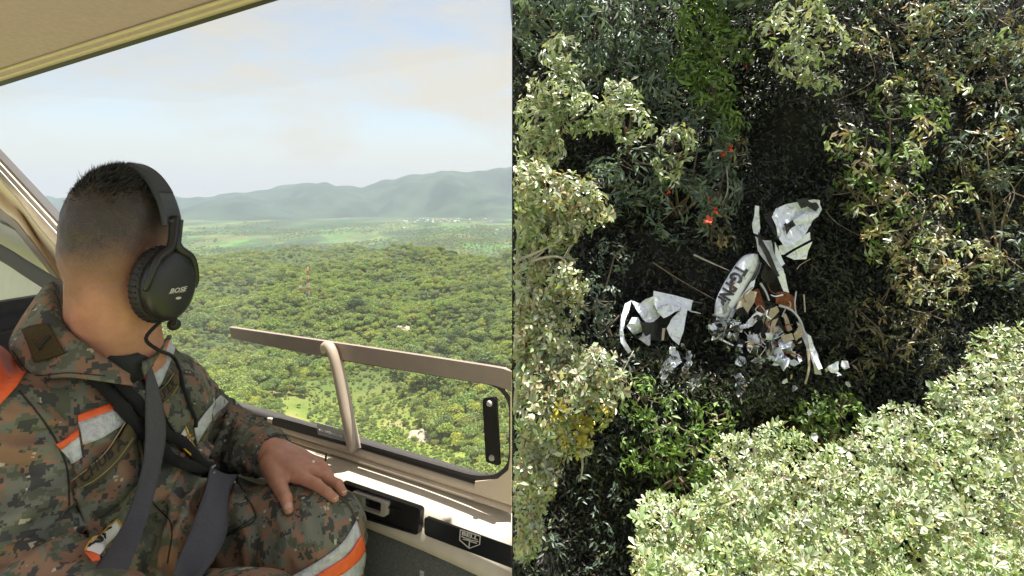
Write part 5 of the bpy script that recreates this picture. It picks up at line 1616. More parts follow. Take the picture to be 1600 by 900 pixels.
def spray(centres, normals, nleaf, leaf, asp, spread, cols, wts, droop=0.15, facing=0.5):
    """clusters of leaves: every centre carries nleaf leaves fanning from one twig end"""
    n = len(centres)
    C = np.repeat(centres, nleaf, 0); Nn = np.repeat(normals, nleaf, 0)
    R = rj.normal(size=C.shape)
    D = R - Nn * (R * Nn).sum(1, keepdims=True) * 0.75
    D[:, 2] -= 0.25
    D /= np.linalg.norm(D, axis=1, keepdims=True)
    P = C + rj.normal(size=C.shape) * spread
    # blade normal leans to the cluster's outward direction
    T = Nn * facing + np.array([0, 0, 0.35]) + rj.normal(size=C.shape) * 0.55
    side = np.cross(D, T); side /= np.linalg.norm(side, axis=1, keepdims=True) + 1e-9
    up = np.cross(side, D)
    S = (leaf * (0.65 + 0.7 * rj.random(len(P))))[:, None]
    b = P; l = P + D * S * 0.55 + side * S * asp * 0.5 + up * S * 0.07; q = P + D * S * 0.55 - side * S * asp * 0.5 + up * S * 0.07
    t = P + D * S - up * S * droop
    v = np.stack([b, l, t, q], 1).reshape(-1, 3)
    k = np.arange(len(P))[:, None] * 4
    f = np.concatenate([k + [0, 1, 2], k + [0, 2, 3]], 1).reshape(-1, 3)
    cl = np.repeat(tints(n, cols, wts, 0.2), nleaf, 0) * (0.85 + 0.3 * rj.random((len(P), 1)))
    tn = np.repeat(cl, 4, 0)
    return keep_right(v, f, tn, 4)

def lobe_points(lobes, density):
    """random points on the outer shells of several round lobes, facing the open side"""
    P, Nn = [], []
    for (c, r) in lobes:
        n = max(4, int(density * r * r * 6))
        d = rj.normal(size=(n, 3)); d /= np.linalg.norm(d, axis=1, keepdims=True)
        d = d[(d[:, 1] < 0.35)]
        lump = 1 + 0.25 * fbm(d[:, 0] * 2 + c[0], d[:, 1] * 2 + c[2], d[:, 2] * 2, o=2)
        p = np.array(c) + d * (r * lump * (0.70 + 0.34 * rj.random(len(d))))[:, None]
        P.append(p); Nn.append(d)
    return np.concatenate(P), np.concatenate(Nn)

def shrub(name, cat, label, lobes_px, density, nleaf, leaf, asp, cols, wts, root_px=None, group=None, m='leaf', facing=0.5, droop=0.15, stems=True, bark='twig'):
    """lobes_px: (px, py, radius in px, metres in front of the slope)"""
    lobes = []
    for (px, py, r, dep) in lobes_px:
        Yd = wallpx(px, py) - dep
        lobes.append((V(px, py, Yd), r / 1000 * Yd))
    c0 = sum((l[0] for l in lobes), Vector()) / len(lobes)
    rp = root_px or (lobes_px[0][0], lobes_px[0][1] + 40)
    base = V(rp[0], rp[1], wallpx(*rp) - 0.1)
    t = thing(name, label, cat, base, group)
    P, Nn = lobe_points([(tuple(c), r) for c, r in lobes], density)
    v, f, tn = spray(P, Nn, nleaf, leaf, asp, leaf * 0.25, cols, wts, droop, facing)
    o = raw('foliage', v, f, M[m], t, tint=tn); o['kind'] = 'stuff'
    if stems:
        bm = bmesh.new()
        for (c, r) in lobes:
            mid = (base + c) / 2 + Vector((rj.normal() * 0.2, -0.1, rj.normal() * 0.2))
            tube(bm, catmull([base, mid, c + Vector((0, 0, 0))], 8), [0.07 - 0.006 * i for i in range(8)], 6)
            for k in range(4):
                d = Vector(rj.normal(size=3)); d.y = -abs(d.y) * 0.6; d.normalize()
                tube(bm, [c, c + d * r * 0.5, c + d * r * 0.95 + Vector((0, 0, 0.05))], [0.03, 0.02, 0.01], 5)
        # keep stems on the hill's side of its left edge
        dead = [vv for vv in bm.verts if vv.co.x < 0.01]
        bmesh.ops.delete(bm, geom=dead, context='VERTS')
        from_bm('stem', bm, M[bark], t, smooth=True)
    return t

# ---- leaf litter and low plants on the soil, everywhere
n = 26000
px = 800 + 815 * rj.random(n); py = -30 + 960 * rj.random(n)
yy = 26.4 / (1 - 0.36 * (310 - py) / 1000)
for _ in range(2):
    X_, Z_ = yy * (px - 800) / 1000, yy * (310 - py) / 1000
    yy = wallY(X_, Z_)
X_, Z_ = yy * (px - 800) / 1000, yy * (310 - py) / 1000
P = np.stack([X_, yy - 0.02 - 0.45 * rj.random(n) ** 2, Z_], 1)
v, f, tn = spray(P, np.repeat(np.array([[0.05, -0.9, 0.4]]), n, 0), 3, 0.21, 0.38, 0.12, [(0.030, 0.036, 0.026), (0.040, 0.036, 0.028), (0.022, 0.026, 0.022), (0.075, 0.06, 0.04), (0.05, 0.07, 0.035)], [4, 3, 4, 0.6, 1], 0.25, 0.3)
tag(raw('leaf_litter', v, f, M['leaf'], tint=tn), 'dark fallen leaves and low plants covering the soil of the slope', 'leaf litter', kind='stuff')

# ---- undergrowth clinging to the whole slope
n = 17000
px = 800 + 820 * rj.random(n); py = -40 + 980 * rj.random(n)
yy = 26.4 / (1 - 0.36 * (310 - py) / 1000)
X_, Z_ = yy * (px - 800) / 1000, yy * (310 - py) / 1000
yy = wallY(X_, Z_); X_, Z_ = yy * (px - 800) / 1000, yy * (310 - py) / 1000
den = fbm(X_ / 2.3, Z_ / 2.3 + 3, o=3)
hole = np.exp(-((px - 1000) / 70) ** 2 - ((py - 430) / 60) ** 2) + np.exp(-((px - 1330) / 50) ** 2 - ((py - 150) / 90) ** 2) + np.exp(-((px - 940) / 90) ** 2 - ((py - 830) / 90) ** 2) + np.exp(-((px - 1080) / 120) ** 2 - ((py - 480) / 110) ** 2) + 0.8 * np.exp(-((px - 1330) / 50) ** 2 - ((py - 480) / 100) ** 2)
ok = (den - 1.6 * hole + 0.35 * rj.normal(size=n) > -0.25) & ~((px > 1120) & (px < 1290) & (py > 390) & (py < 560))
P = np.stack([X_, yy - 0.10 - 0.7 * rj.random(n), Z_], 1)[ok]
Nn = np.repeat(np.array([[0.1, -0.85, 0.5]]), len(P), 0)
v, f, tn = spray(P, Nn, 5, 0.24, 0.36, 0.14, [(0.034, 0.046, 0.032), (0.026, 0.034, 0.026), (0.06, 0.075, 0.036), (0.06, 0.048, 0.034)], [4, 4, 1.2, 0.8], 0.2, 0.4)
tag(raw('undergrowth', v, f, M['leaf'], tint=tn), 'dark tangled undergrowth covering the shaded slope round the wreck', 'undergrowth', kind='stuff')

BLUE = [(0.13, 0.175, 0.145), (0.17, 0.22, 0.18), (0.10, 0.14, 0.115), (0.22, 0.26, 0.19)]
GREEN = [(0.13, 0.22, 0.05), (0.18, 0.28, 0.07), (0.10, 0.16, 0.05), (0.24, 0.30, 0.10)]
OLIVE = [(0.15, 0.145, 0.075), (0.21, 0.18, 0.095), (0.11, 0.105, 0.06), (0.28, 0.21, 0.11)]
PALE = [(0.35, 0.41, 0.28), (0.43, 0.46, 0.36), (0.27, 0.35, 0.17), (0.47, 0.44, 0.28)]  # raised tints: part of the sunlit, glossy look sits in the leaf colour
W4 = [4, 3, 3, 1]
G2 = 'shrubs of the shaded slope'
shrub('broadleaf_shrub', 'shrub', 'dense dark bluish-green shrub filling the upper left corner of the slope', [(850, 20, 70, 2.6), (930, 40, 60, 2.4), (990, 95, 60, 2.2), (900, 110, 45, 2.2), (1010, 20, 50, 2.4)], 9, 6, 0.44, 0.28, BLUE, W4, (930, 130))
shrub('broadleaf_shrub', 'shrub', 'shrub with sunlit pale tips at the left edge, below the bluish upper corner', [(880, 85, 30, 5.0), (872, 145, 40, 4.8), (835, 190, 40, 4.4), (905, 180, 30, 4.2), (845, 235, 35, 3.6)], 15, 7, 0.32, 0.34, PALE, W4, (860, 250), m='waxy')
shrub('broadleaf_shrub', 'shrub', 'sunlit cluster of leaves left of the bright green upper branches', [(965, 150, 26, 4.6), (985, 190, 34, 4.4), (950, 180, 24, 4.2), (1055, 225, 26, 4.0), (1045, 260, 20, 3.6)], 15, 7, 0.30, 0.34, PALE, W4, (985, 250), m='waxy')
shrub('broadleaf_shrub', 'shrub', 'mass of narrow dull green leaves between the sunlit clusters and the red flowers', [(1050, 150, 60, 1.8), (1090, 230, 55, 1.6), (1000, 270, 50, 1.5), (950, 290, 40, 1.3), (1060, 320, 55, 1.3), (1120, 300, 40, 1.3)], 8, 6, 0.38, 0.26, BLUE, W4, (1060, 340))
bg_ = shrub('broadleaf_shrub', 'shrub', 'bright green leafy branches at the top middle of the slope', [(1100, 40, 45, 3.4), (1135, 75, 35, 3.3), (1075, 110, 34, 3.0), (1115, 140, 36, 2.8), (1130, 190, 26, 2.4)], 12, 6, 0.36, 0.36, GREEN, W4, (1110, 180))
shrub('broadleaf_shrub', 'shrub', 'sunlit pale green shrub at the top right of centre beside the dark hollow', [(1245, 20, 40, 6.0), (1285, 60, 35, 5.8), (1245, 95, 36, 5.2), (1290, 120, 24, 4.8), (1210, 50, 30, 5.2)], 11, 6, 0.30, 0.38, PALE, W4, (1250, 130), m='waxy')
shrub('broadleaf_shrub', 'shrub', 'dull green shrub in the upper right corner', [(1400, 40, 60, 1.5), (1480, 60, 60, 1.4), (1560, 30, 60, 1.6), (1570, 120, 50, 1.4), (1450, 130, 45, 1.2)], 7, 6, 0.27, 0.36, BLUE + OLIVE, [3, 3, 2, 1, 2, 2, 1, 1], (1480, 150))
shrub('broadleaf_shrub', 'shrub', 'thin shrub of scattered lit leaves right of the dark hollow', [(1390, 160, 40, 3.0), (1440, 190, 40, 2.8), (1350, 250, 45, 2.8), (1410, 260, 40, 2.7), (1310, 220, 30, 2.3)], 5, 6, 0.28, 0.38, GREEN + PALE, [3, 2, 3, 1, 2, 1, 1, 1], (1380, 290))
shrub('broadleaf_shrub', 'shrub', 'thin yellowish shrub to the upper right of the white tail', [(1370, 320, 45, 2.8), (1330, 300, 35, 2.4), (1400, 360, 45, 2.7), (1450, 330, 40, 2.3), (1350, 380, 35, 1.9)], 5.5, 6, 0.27, 0.34, GREEN + OLIVE, [2, 2, 2, 1, 2, 2, 1, 1], (1390, 390))
shrub('broadleaf_shrub', 'shrub', 'straggling pale shrub right of the wreck, half lit', [(1470, 390, 45, 3.0), (1520, 410, 40, 3.0), (1430, 430, 40, 2.4), (1390, 450, 35, 1.4), (1480, 450, 35, 1.4)], 6, 6, 0.26, 0.32, PALE + OLIVE, [2, 1, 2, 1, 3, 2, 2, 1], (1460, 460))
shrub('broadleaf_shrub', 'shrub', 'dim shrub at the right edge halfway up the slope', [(1540, 220, 60, 1.3), (1580, 300, 55, 1.4), (1520, 310, 45, 1.1), (1570, 400, 50, 1.2), (1500, 250, 40, 1.1)], 6, 6, 0.27, 0.34, BLUE + OLIVE, [3, 3, 2, 1, 2, 2, 1, 1], (1560, 430))
shrub('broadleaf_shrub', 'shrub', 'dim shrub just right of the grey strut of the wreck', [(1370, 510, 45, 1.0), (1420, 540, 45, 1.0), (1340, 560, 35, 0.9), (1450, 490, 35, 1.0)], 6, 6, 0.24, 0.34, OLIVE, W4, (1390, 570))
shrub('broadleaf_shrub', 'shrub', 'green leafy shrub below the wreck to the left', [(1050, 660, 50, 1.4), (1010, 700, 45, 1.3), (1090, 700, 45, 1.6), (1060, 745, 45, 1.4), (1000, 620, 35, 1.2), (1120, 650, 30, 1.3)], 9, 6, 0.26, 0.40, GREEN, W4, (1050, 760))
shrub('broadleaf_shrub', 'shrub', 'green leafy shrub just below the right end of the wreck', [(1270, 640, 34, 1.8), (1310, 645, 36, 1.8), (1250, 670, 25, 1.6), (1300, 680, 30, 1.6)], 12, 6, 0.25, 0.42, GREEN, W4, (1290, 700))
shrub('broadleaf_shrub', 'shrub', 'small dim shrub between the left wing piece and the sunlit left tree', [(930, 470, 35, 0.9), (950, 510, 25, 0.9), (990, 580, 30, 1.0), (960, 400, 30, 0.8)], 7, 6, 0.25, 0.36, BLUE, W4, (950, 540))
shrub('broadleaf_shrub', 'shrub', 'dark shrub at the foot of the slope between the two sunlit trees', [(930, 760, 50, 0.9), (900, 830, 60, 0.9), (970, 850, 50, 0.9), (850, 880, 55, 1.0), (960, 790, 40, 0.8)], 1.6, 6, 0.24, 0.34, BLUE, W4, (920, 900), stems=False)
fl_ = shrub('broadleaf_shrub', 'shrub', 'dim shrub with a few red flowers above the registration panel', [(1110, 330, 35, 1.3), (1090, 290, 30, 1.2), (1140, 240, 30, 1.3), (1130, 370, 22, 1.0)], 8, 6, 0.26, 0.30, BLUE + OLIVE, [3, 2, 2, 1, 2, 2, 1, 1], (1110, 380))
M['flower'] = mat('red_petals', (0.62, 0.07, 0.03), 0.6)
def flower(px, py, dep, r, par):
    c = V(px, py, wallpx(px, py) - dep)
    bm = bmesh.new()
    for k in range(7):
        d = Vector(rj.normal(size=3)).normalized(); d.y = -abs(d.y)
        s = d.cross(Vector(rj.normal(size=3))).normalized()
        a = [bm.verts.new(q) for q in (c, c + d * r * 0.6 + s * r * 0.35, c + d * r * 1.1, c + d * r * 0.6 - s * r * 0.35)]
        bm.faces.new(a)
    from_bm('flower', bm, M['flower'], par)
for (x, y, r) in [(1108, 312, 0.15), (1117, 328, 0.20), (1106, 344, 0.20), (1138, 232, 0.22), (1128, 240, 0.15), (1150, 250, .08), (1064, 98, .1), (1044, 300, .1), (1165, 105, .09), (1122, 92, .08)]:
    flower(x, y, 2.3, r, fl_)

# ---- crowns added above the view to keep the wreck in shade
for k, (lob, lab) in enumerate([
    ([(1085, -75, 75, 25.2), (1150, -80, 85, 24.6), (1120, -150, 85, 25.4)], 'large dark crown added above the view to shade the wing piece, nearest the middle'),
    ([(1220, -75, 90, 25.4), (1290, -80, 90, 24.8), (1360, -90, 90, 25.6), (1260, -150, 95, 25.8), (1340, -160, 95, 25.2)], 'large dark crown added above the view to shade the wreck')]):
    shrub('added_shade_tree', 'tree', lab, [(a, b, r, wallpx(a, b) - Y_) for a, b, r, Y_ in lob], 6.5, 8, 0.40, 0.42, BLUE, W4, (lob[0][0], lob[0][1] + 60))

shrub('climbing_vine', 'vine', 'loose climbing vine with bright lit leaves in front of the right half of the slope', [(1310, 215, 22, 4.6), (1345, 255, 20, 4.4), (1400, 140, 20, 5.4), (1440, 205, 22, 4.6), (1395, 300, 22, 4.2), (1350, 340, 26, 3.8), (1385, 385, 26, 3.6), (1470, 400, 28, 4.0), (1530, 395, 24, 4.0), (1420, 445, 26, 3.2), (1560, 210, 20, 4.4), (1510, 120, 20, 5.4), (1350, 60, 22, 6.0), (1430, 20, 22, 6.6), (1580, 60, 22, 6.2), (1500, 300, 18, 4.0)], 8, 5, 0.30, 0.34, PALE + OLIVE, [2, 2, 2, 1, 1, 2, 1, 2], (1400, 420), m='waxy', stems=False)
# ---- bare sticks and vines
def stick(name, pts, rad, lab, group=None, m='palebark'):
    R = [V(x, y, wallpx(x, y) - d) for x, y, d in pts]
    c = R[0].copy()
    bm = bmesh.new(); n = 14
    tube(bm, catmull(R, n), [rad * (1 - 0.6 * i / (n - 1)) for i in range(n)], 6)
    tag(from_bm(name, bm, M[m], None, smooth=True, origin=tuple(c)), lab, 'branch', group)
stick('fallen_stick', [(1084, 398, 0.9), (1110, 410, 1.0), (1142, 424, 1.0)], 0.045, 'thin straight pale stick pointing at the top of the registration panel')
stick('fallen_stick', [(1020, 410, .7), (1060, 436, .7), (1120, 470, .7)], 0.03, 'faint long stick lying left of the registration panel', m='twig')
stick('hanging_vine', [(1385, 50, 1.9), (1395, 90, 2.0), (1402, 118, 2.0)], 0.03, 'thin pale vine hanging in front of the dark hollow')
stick('hanging_vine', [(1345, 60, 1.4), (1365, 100, 1.4), (1360, 130, 1.3), (1300, 160, 1.2)], 0.03, 'curved grey vine hanging left of the dark hollow', m='twig')
stick('bare_branch', [(1370, 160, 2.3), (1390, 185, 2.4), (1420, 182, 2.4)], 0.035, 'short forked pale branch below the dark hollow')
stick('bare_branch', [(1545, 275, 1.9), (1570, 280, 2.0), (1585, 300, 2.0), (1575, 330, 1.9)], 0.03, 'thin bare branch near the right edge of the slope')
stick('bare_branch', [(1135, 260, 1.9), (1137, 295, 2.0), (1128, 320, 1.9)], 0.035, 'pale bare twig hanging beside the red flowers')
stick('bare_branch', [(1325, 480, 1.2), (1330, 510, 1.2), (1322, 545, 1.2)], 0.03, 'thin forked twig standing right of the wreck', m='twig')
stick('bare_branch', [(905, 690, 4.3), (910, 725, 4.2), (907, 752, 4.1)], 0.05, 'pale dead branch hanging below the yellow leaves of the left tree')
stick('bare_branch', [(1420, 300, 2.2), (1445, 320, 2.2), (1440, 352, 2.2), (1470, 372, 2.2)], 0.025, 'crooked lit twig above the straggling pale shrub')
stick('bare_branch', [(1290, 330, 1.6), (1310, 350, 1.7), (1350, 372, 1.7)], 0.025, 'thin twig to the right of the white tail', m='twig')

# ---- leaf rosettes of the sunlit trees: each rosette an object of its own
def rosette_mesh(name, nl, leaf, asp, tilt, cols, m, seed):
    r = np.random.default_rng(seed)
    vs, fs, tn = [], [], []
    for k in range(nl):
        a = k * 2.399 + r.normal() * 0.25
        el = tilt + (k / nl) * 0.55 + r.normal() * 0.18
        d = Vector((math.cos(a) * math.cos(el), math.sin(a) * math.cos(el), math.sin(el)))
        s = Vector((-math.sin(a), math.cos(a), 0)) ; s = (s + Vector((0, 0, r.normal() * 0.3))).normalized()
        u = d.cross(s) * -1 if d.cross(s).z < 0 else d.cross(s)
        Lk = leaf * (0.7 + 0.5 * r.random()) * (1 - 0.25 * k / nl); wv = Lk * asp * 0.5
        b0 = d * 0.02
        p = [b0, b0 + d * Lk * .40 + s * wv * .75 + u * Lk * .05, b0 + d * Lk * .74 + s * wv + u * Lk * .05, b0 + d * Lk - u * Lk * .10, b0 + d * Lk * .74 - s * wv + u * Lk * .05, b0 + d * Lk * .40 - s * wv * .75 + u * Lk * .05, b0 + d * Lk * 0.72 - u * Lk * 0.02]
        o_ = len(vs); vs += [tuple(q) for q in p]
        fs += [(o_, o_ + 1, o_ + 6), (o_ + 1, o_ + 2, o_ + 6), (o_ + 2, o_ + 3, o_ + 6), (o_ + 3, o_ + 4, o_ + 6), (o_ + 4, o_ + 5, o_ + 6), (o_ + 5, o_, o_ + 6)]
        c = np.array(cols[r.integers(len(cols))]) * (0.8 + 0.4 * r.random())
        tn += [c] * 7
    me = bpy.data.meshes.new(name); me.from_pydata(vs, [], fs)
    at = me.attributes.new('tint', 'FLOAT_COLOR', 'POINT')
    c4 = np.ones((len(vs), 4), np.float32); c4[:, :3] = np.array(tn); at.data.foreach_set('color', c4.ravel())
    me.polygons.foreach_set('use_smooth', np.ones(len(me.polygons), dtype=bool))
    me.materials.append(M[m])
    return me
WAX = [(0.36, 0.43, 0.27), (0.45, 0.50, 0.36), (0.27, 0.35, 0.18), (0.54, 0.56, 0.45), (0.40, 0.44, 0.19)]
WAXG = [(0.24, 0.34, 0.14), (0.30, 0.40, 0.19), (0.20, 0.28, 0.11), (0.36, 0.43, 0.25), (0.34, 0.36, 0.13)]
ROS = [rosette_mesh('leaf_rosette', 7 + k % 6, 0.19 + 0.035 * (k % 5), 0.30 + 0.035 * (k % 4), 0.10 + 0.16 * (k % 4), (WAX if k % 2 else WAXG) + ([(0.30, 0.20, 0.10), (0.2, 0.13, 0.07)] if k % 5 == 0 else []), 'waxy', 40 + k) for k in range(16)]
WAXB = WAX + [(0.24, 0.15, 0.07)]
ROS_B = [rosette_mesh('leaf_rosette', 8, 0.26, 0.42, 0.1, PALE + [(0.25, 0.24, 0.06), (0.22, 0.16, 0.08)], 'waxy', 60 + k) for k in range(6)]
ROS_Y = [rosette_mesh('leaf_rosette', 8, 0.26, 0.46, 0.1, [(0.42, 0.36, 0.03), (0.50, 0.40, 0.03), (0.34, 0.33, 0.05)], 'waxy', 70 + k) for k in range(3)]

def inside(poly, x, y):
    c = False
    for i in range(len(poly)):
        (x0, y0), (x1, y1) = poly[i - 1], poly[i]
        if (y0 > y) != (y1 > y) and x < (x1 - x0) * (y - y0) / (y1 - y0) + x0: c = not c
    return c
CAN = [(985, 960), (988, 868), (1010, 845), (992, 810), (1012, 770), (1060, 780), (1092, 768), (1125, 740), (1106, 715), (1130, 685), (1180, 672), (1215, 660), (1255, 680), (1285, 705), (1325, 690), (1345, 655), (1395, 630), (1440, 640), (1475, 590), (1510, 572), (1512, 530), (1548, 508), (1580, 512), (1620, 495), (1700, 470), (1700, 960)]
def canopyY(px, py):
    return 20.2 - (py - 500) * 0.0135 + 0.0011 * (px - 1300)
# lumpy surface: domes round random lobe centres
lc = []
while len(lc) < 62:
    q = (985 + 720 * rj.random(), 490 + 470 * rj.random())
    if inside(CAN, *q) and all((q[0] - a) ** 2 + (q[1] - b) ** 2 > 56 ** 2 for a, b in lc): lc.append(q)
    if rj.random() < 0.0003: break
lc = np.array(lc)
TR = [((1080, 1040), 'sunlit tree with pale waxy rosettes, lowest and leftmost of the lower right canopy'), ((1190, 960), 'sunlit tree with pale waxy rosettes bulging up left of the notch below the wreck'), ((1330, 1040), 'sunlit tree with pale waxy rosettes at the bottom middle of the lower right canopy'),
      ((1450, 900), 'sunlit tree with pale waxy rosettes right of the notch, under the dark shrubs'), ((1590, 820), 'sunlit tree with pale waxy rosettes rising highest at the right edge'), ((1560, 1040), 'sunlit tree with pale waxy rosettes in the bottom right corner')]
tc_px = np.array([(1060, 850), (1190, 730), (1300, 860), (1430, 720), (1580, 600), (1560, 850)])
trees = []
for (rp, lab) in TR:
    i = len(trees)
    cpx = tc_px[i]; Yc_ = canopyY(*cpx)
    base = V(rp[0], rp[1] + 60, Yc_ + 1.2)
    t = thing('waxy_leaved_tree', lab, 'tree', base, 'sunlit trees of the lower right canopy')
    trees.append(t)
    c = V(cpx[0], cpx[1], Yc_ + 0.9)
    bm = bmesh.new(); tube(bm, catmull([base, (base + c) / 2 + Vector((0.2, 0.1, 0)), c], 10), [0.20 - 0.012 * k for k in range(10)], 8)
    from_bm('trunk', bm, M['palebark'], t, smooth=True)
    near = lc[(((lc - cpx) ** 2).sum(1)) < 150 ** 2]
    for (x, y) in near[:10]:
        bm = bmesh.new(); e = V(x, y, canopyY(x, y) + 0.55)
        tube(bm, catmull([c - (c - base) * 0.15, (c + e) / 2 + Vector((0, 0.2, -0.1)), e], 8), [0.08 - 0.008 * k for k in range(8)], 6)
        from_bm('limb', bm, M['palebark'], t, smooth=True)
for k in range(46):
    x, y = 1000 + 600 * rj.random(), 520 + 380 * rj.random()
    if not inside(CAN, x, y) or not inside(CAN, x - 15, y - 22): continue
    i = int((((tc_px - (x, y)) ** 2).sum(1)).argmin()); Yd = canopyY(x, y) - 0.15
    a = rj.random() * 6.28; ln = 22 + 30 * rj.random(); dx, dy = math.cos(a) * ln, math.sin(a) * ln * 0.6
    bm = bmesh.new(); tube(bm, catmull([V(x - dx * .5, y - dy * .5, Yd + 0.5), V(x + 3 * rj.normal(), y + 3 * rj.normal(), Yd), V(x + dx * .5, y + dy * .5, Yd + 0.15)], 8), [0.03 - 0.002 * q for q in range(8)], 5)
    from_bm('twig', bm, M['palebark'], trees[i], smooth=True)
cnt = [0] * len(trees); under = [[[], [], [], 0] for _ in trees]
ROS_D = []
for me in ROS:
    q = np.empty(len(me.vertices) * 3, np.float32); me.vertices.foreach_get('co', q)
    c = np.empty(len(me.vertices) * 4, np.float32); me.attributes['tint'].data.foreach_get('color', c)
    ROS_D.append((q.reshape(-1, 3), c.reshape(-1, 4)[:, :3], np.array([tuple(p.vertices) for p in me.polygons])))
tries = 0
placed = []
cell = {}
while tries < 40000:
    tries += 1
    x, y = 985 + 660 * rj.random(), 490 + 440 * rj.random()
    if not inside(CAN, x, y): continue
    key = (int(x / 10), int(y / 10))
    if any((x - a) ** 2 + (y - b) ** 2 < 6.9 ** 2 for dx in (-1, 0, 1) for dy in (-1, 0, 1) for a, b in cell.get((key[0] + dx, key[1] + dy), ())): continue
    dl = np.sqrt(((lc - (x, y)) ** 2).sum(1)); k = int(dl.argmin()); dn = dl[k] / 58.0
    if dn > 0.84 + 0.1 * math.sin(k * 1.7) and rj.random() < 0.88: continue      # dark gaps between the lobes
    i = int((((tc_px - (x, y)) ** 2).sum(1)).argmin())
    cell.setdefault(key, []).append((x, y))
    Yd = canopyY(x, y) - 1.9 * math.sqrt(max(0.0, 1 - min(1, dn) ** 2)) + rj.normal() * 0.16 + 0.6
    p = V(x, y, Yd)
    off = Vector(((x - lc[k][0]) / 58.0, -0.55, -(y - lc[k][1]) / 58.0 * 0.9 + 0.75))
    nrm = (off + Vector(rj.normal(size=3)) * 0.42).normalized()
    q = nrm.to_track_quat('Z', 'Y') @ Matrix.Rotation(rj.random() * 6.28, 4, 'Z').to_quaternion()
    s = 0.42 + 0.50 * rj.random(); kk = int(rj.integers(len(ROS)))
    if rj.random() < 0.6: kk = kk - kk % 2 + (k * 7 % 3 > 0)
    if cnt[i] < 296:
        o = bpy.data.objects.new('leaf_rosette', ROS[kk]); COL.objects.link(o)
        o.parent = trees[i]; o.location = p - trees[i].location
        o.rotation_mode = 'QUATERNION'; o.rotation_quaternion = q; o.scale = (s, s, s * (0.8 + 0.5 * rj.random()))
    else:
        vv, cc, ff = ROS_D[kk]; mm_ = np.array(q.to_matrix()) * s
        under[i][0].append(vv @ mm_.T + np.array(p)); under[i][1].append(ff + under[i][3]); under[i][2].append(cc); under[i][3] += len(vv)
    cnt[i] += 1
for i, t in enumerate(trees):
    # shaded inner leaves behind the rosettes
    m_ = 90
    x = rj.normal(tc_px[i][0], 85, m_); y = rj.normal(tc_px[i][1], 75, m_)
    ok = np.array([inside(CAN, a, b) and inside(CAN, a - 8, b - 10) for a, b in zip(x, y)])
    x, y = x[ok], y[ok]
    Yd = canopyY(x, y) + 0.55 + 0.5 * rj.random(len(x))
    P = np.stack([Yd * (x - 800) / 1000, Yd, Yd * (310 - y) / 1000], 1)
    v, f, tn = spray(P, np.repeat(np.array([[0, -.6, .8]]), len(P), 0), 6, 0.26, 0.42, 0.12, WAX, [3, 2, 3, 1, 1], 0.1, 0.6)
    if under[i][0]:
        v2 = np.concatenate(under[i][0]); f2 = np.concatenate(under[i][1]) + len(v); t2 = np.concatenate(under[i][2])
        v = np.concatenate([v, v2]); f = np.concatenate([f, f2]); tn = np.concatenate([tn, t2])
    raw('foliage', v, f, M['waxy'], t, tint=tn)['kind'] = 'stuff'

# ---- sunlit tree along the left edge
LT = [((800, 560), [(812, 290, 40), (850, 300, 45), (895, 310, 40), (925, 330, 28), (850, 345, 45), (810, 350, 40), (880, 355, 30)], 'sunlit tree at the left edge with a round pale crown above bare branches', ROS_B, 150),
      ((800, 640), [(815, 420, 30), (870, 430, 32), (895, 445, 20), (830, 470, 36), (880, 480, 26), (815, 520, 36), (860, 520, 34)], 'sunlit tree at the left edge with reddish and olive leaves, in the middle', ROS_B, 130),
      ((800, 760), [(885, 560, 36), (930, 570, 32), (955, 605, 28), (880, 610, 40), (835, 590, 40), (930, 640, 26), (905, 680, 26), (840, 650, 40), (865, 690, 30), (820, 710, 36)], 'sunlit tree at the left edge with yellow leaves at its lower tip', ROS_B, 220),
      ((802, 880), [(815, 745, 30), (845, 750, 30), (825, 790, 28), (838, 830, 16), (815, 850, 22)], 'small half lit tree at the bottom left edge of the slope', ROS_B, 70)]
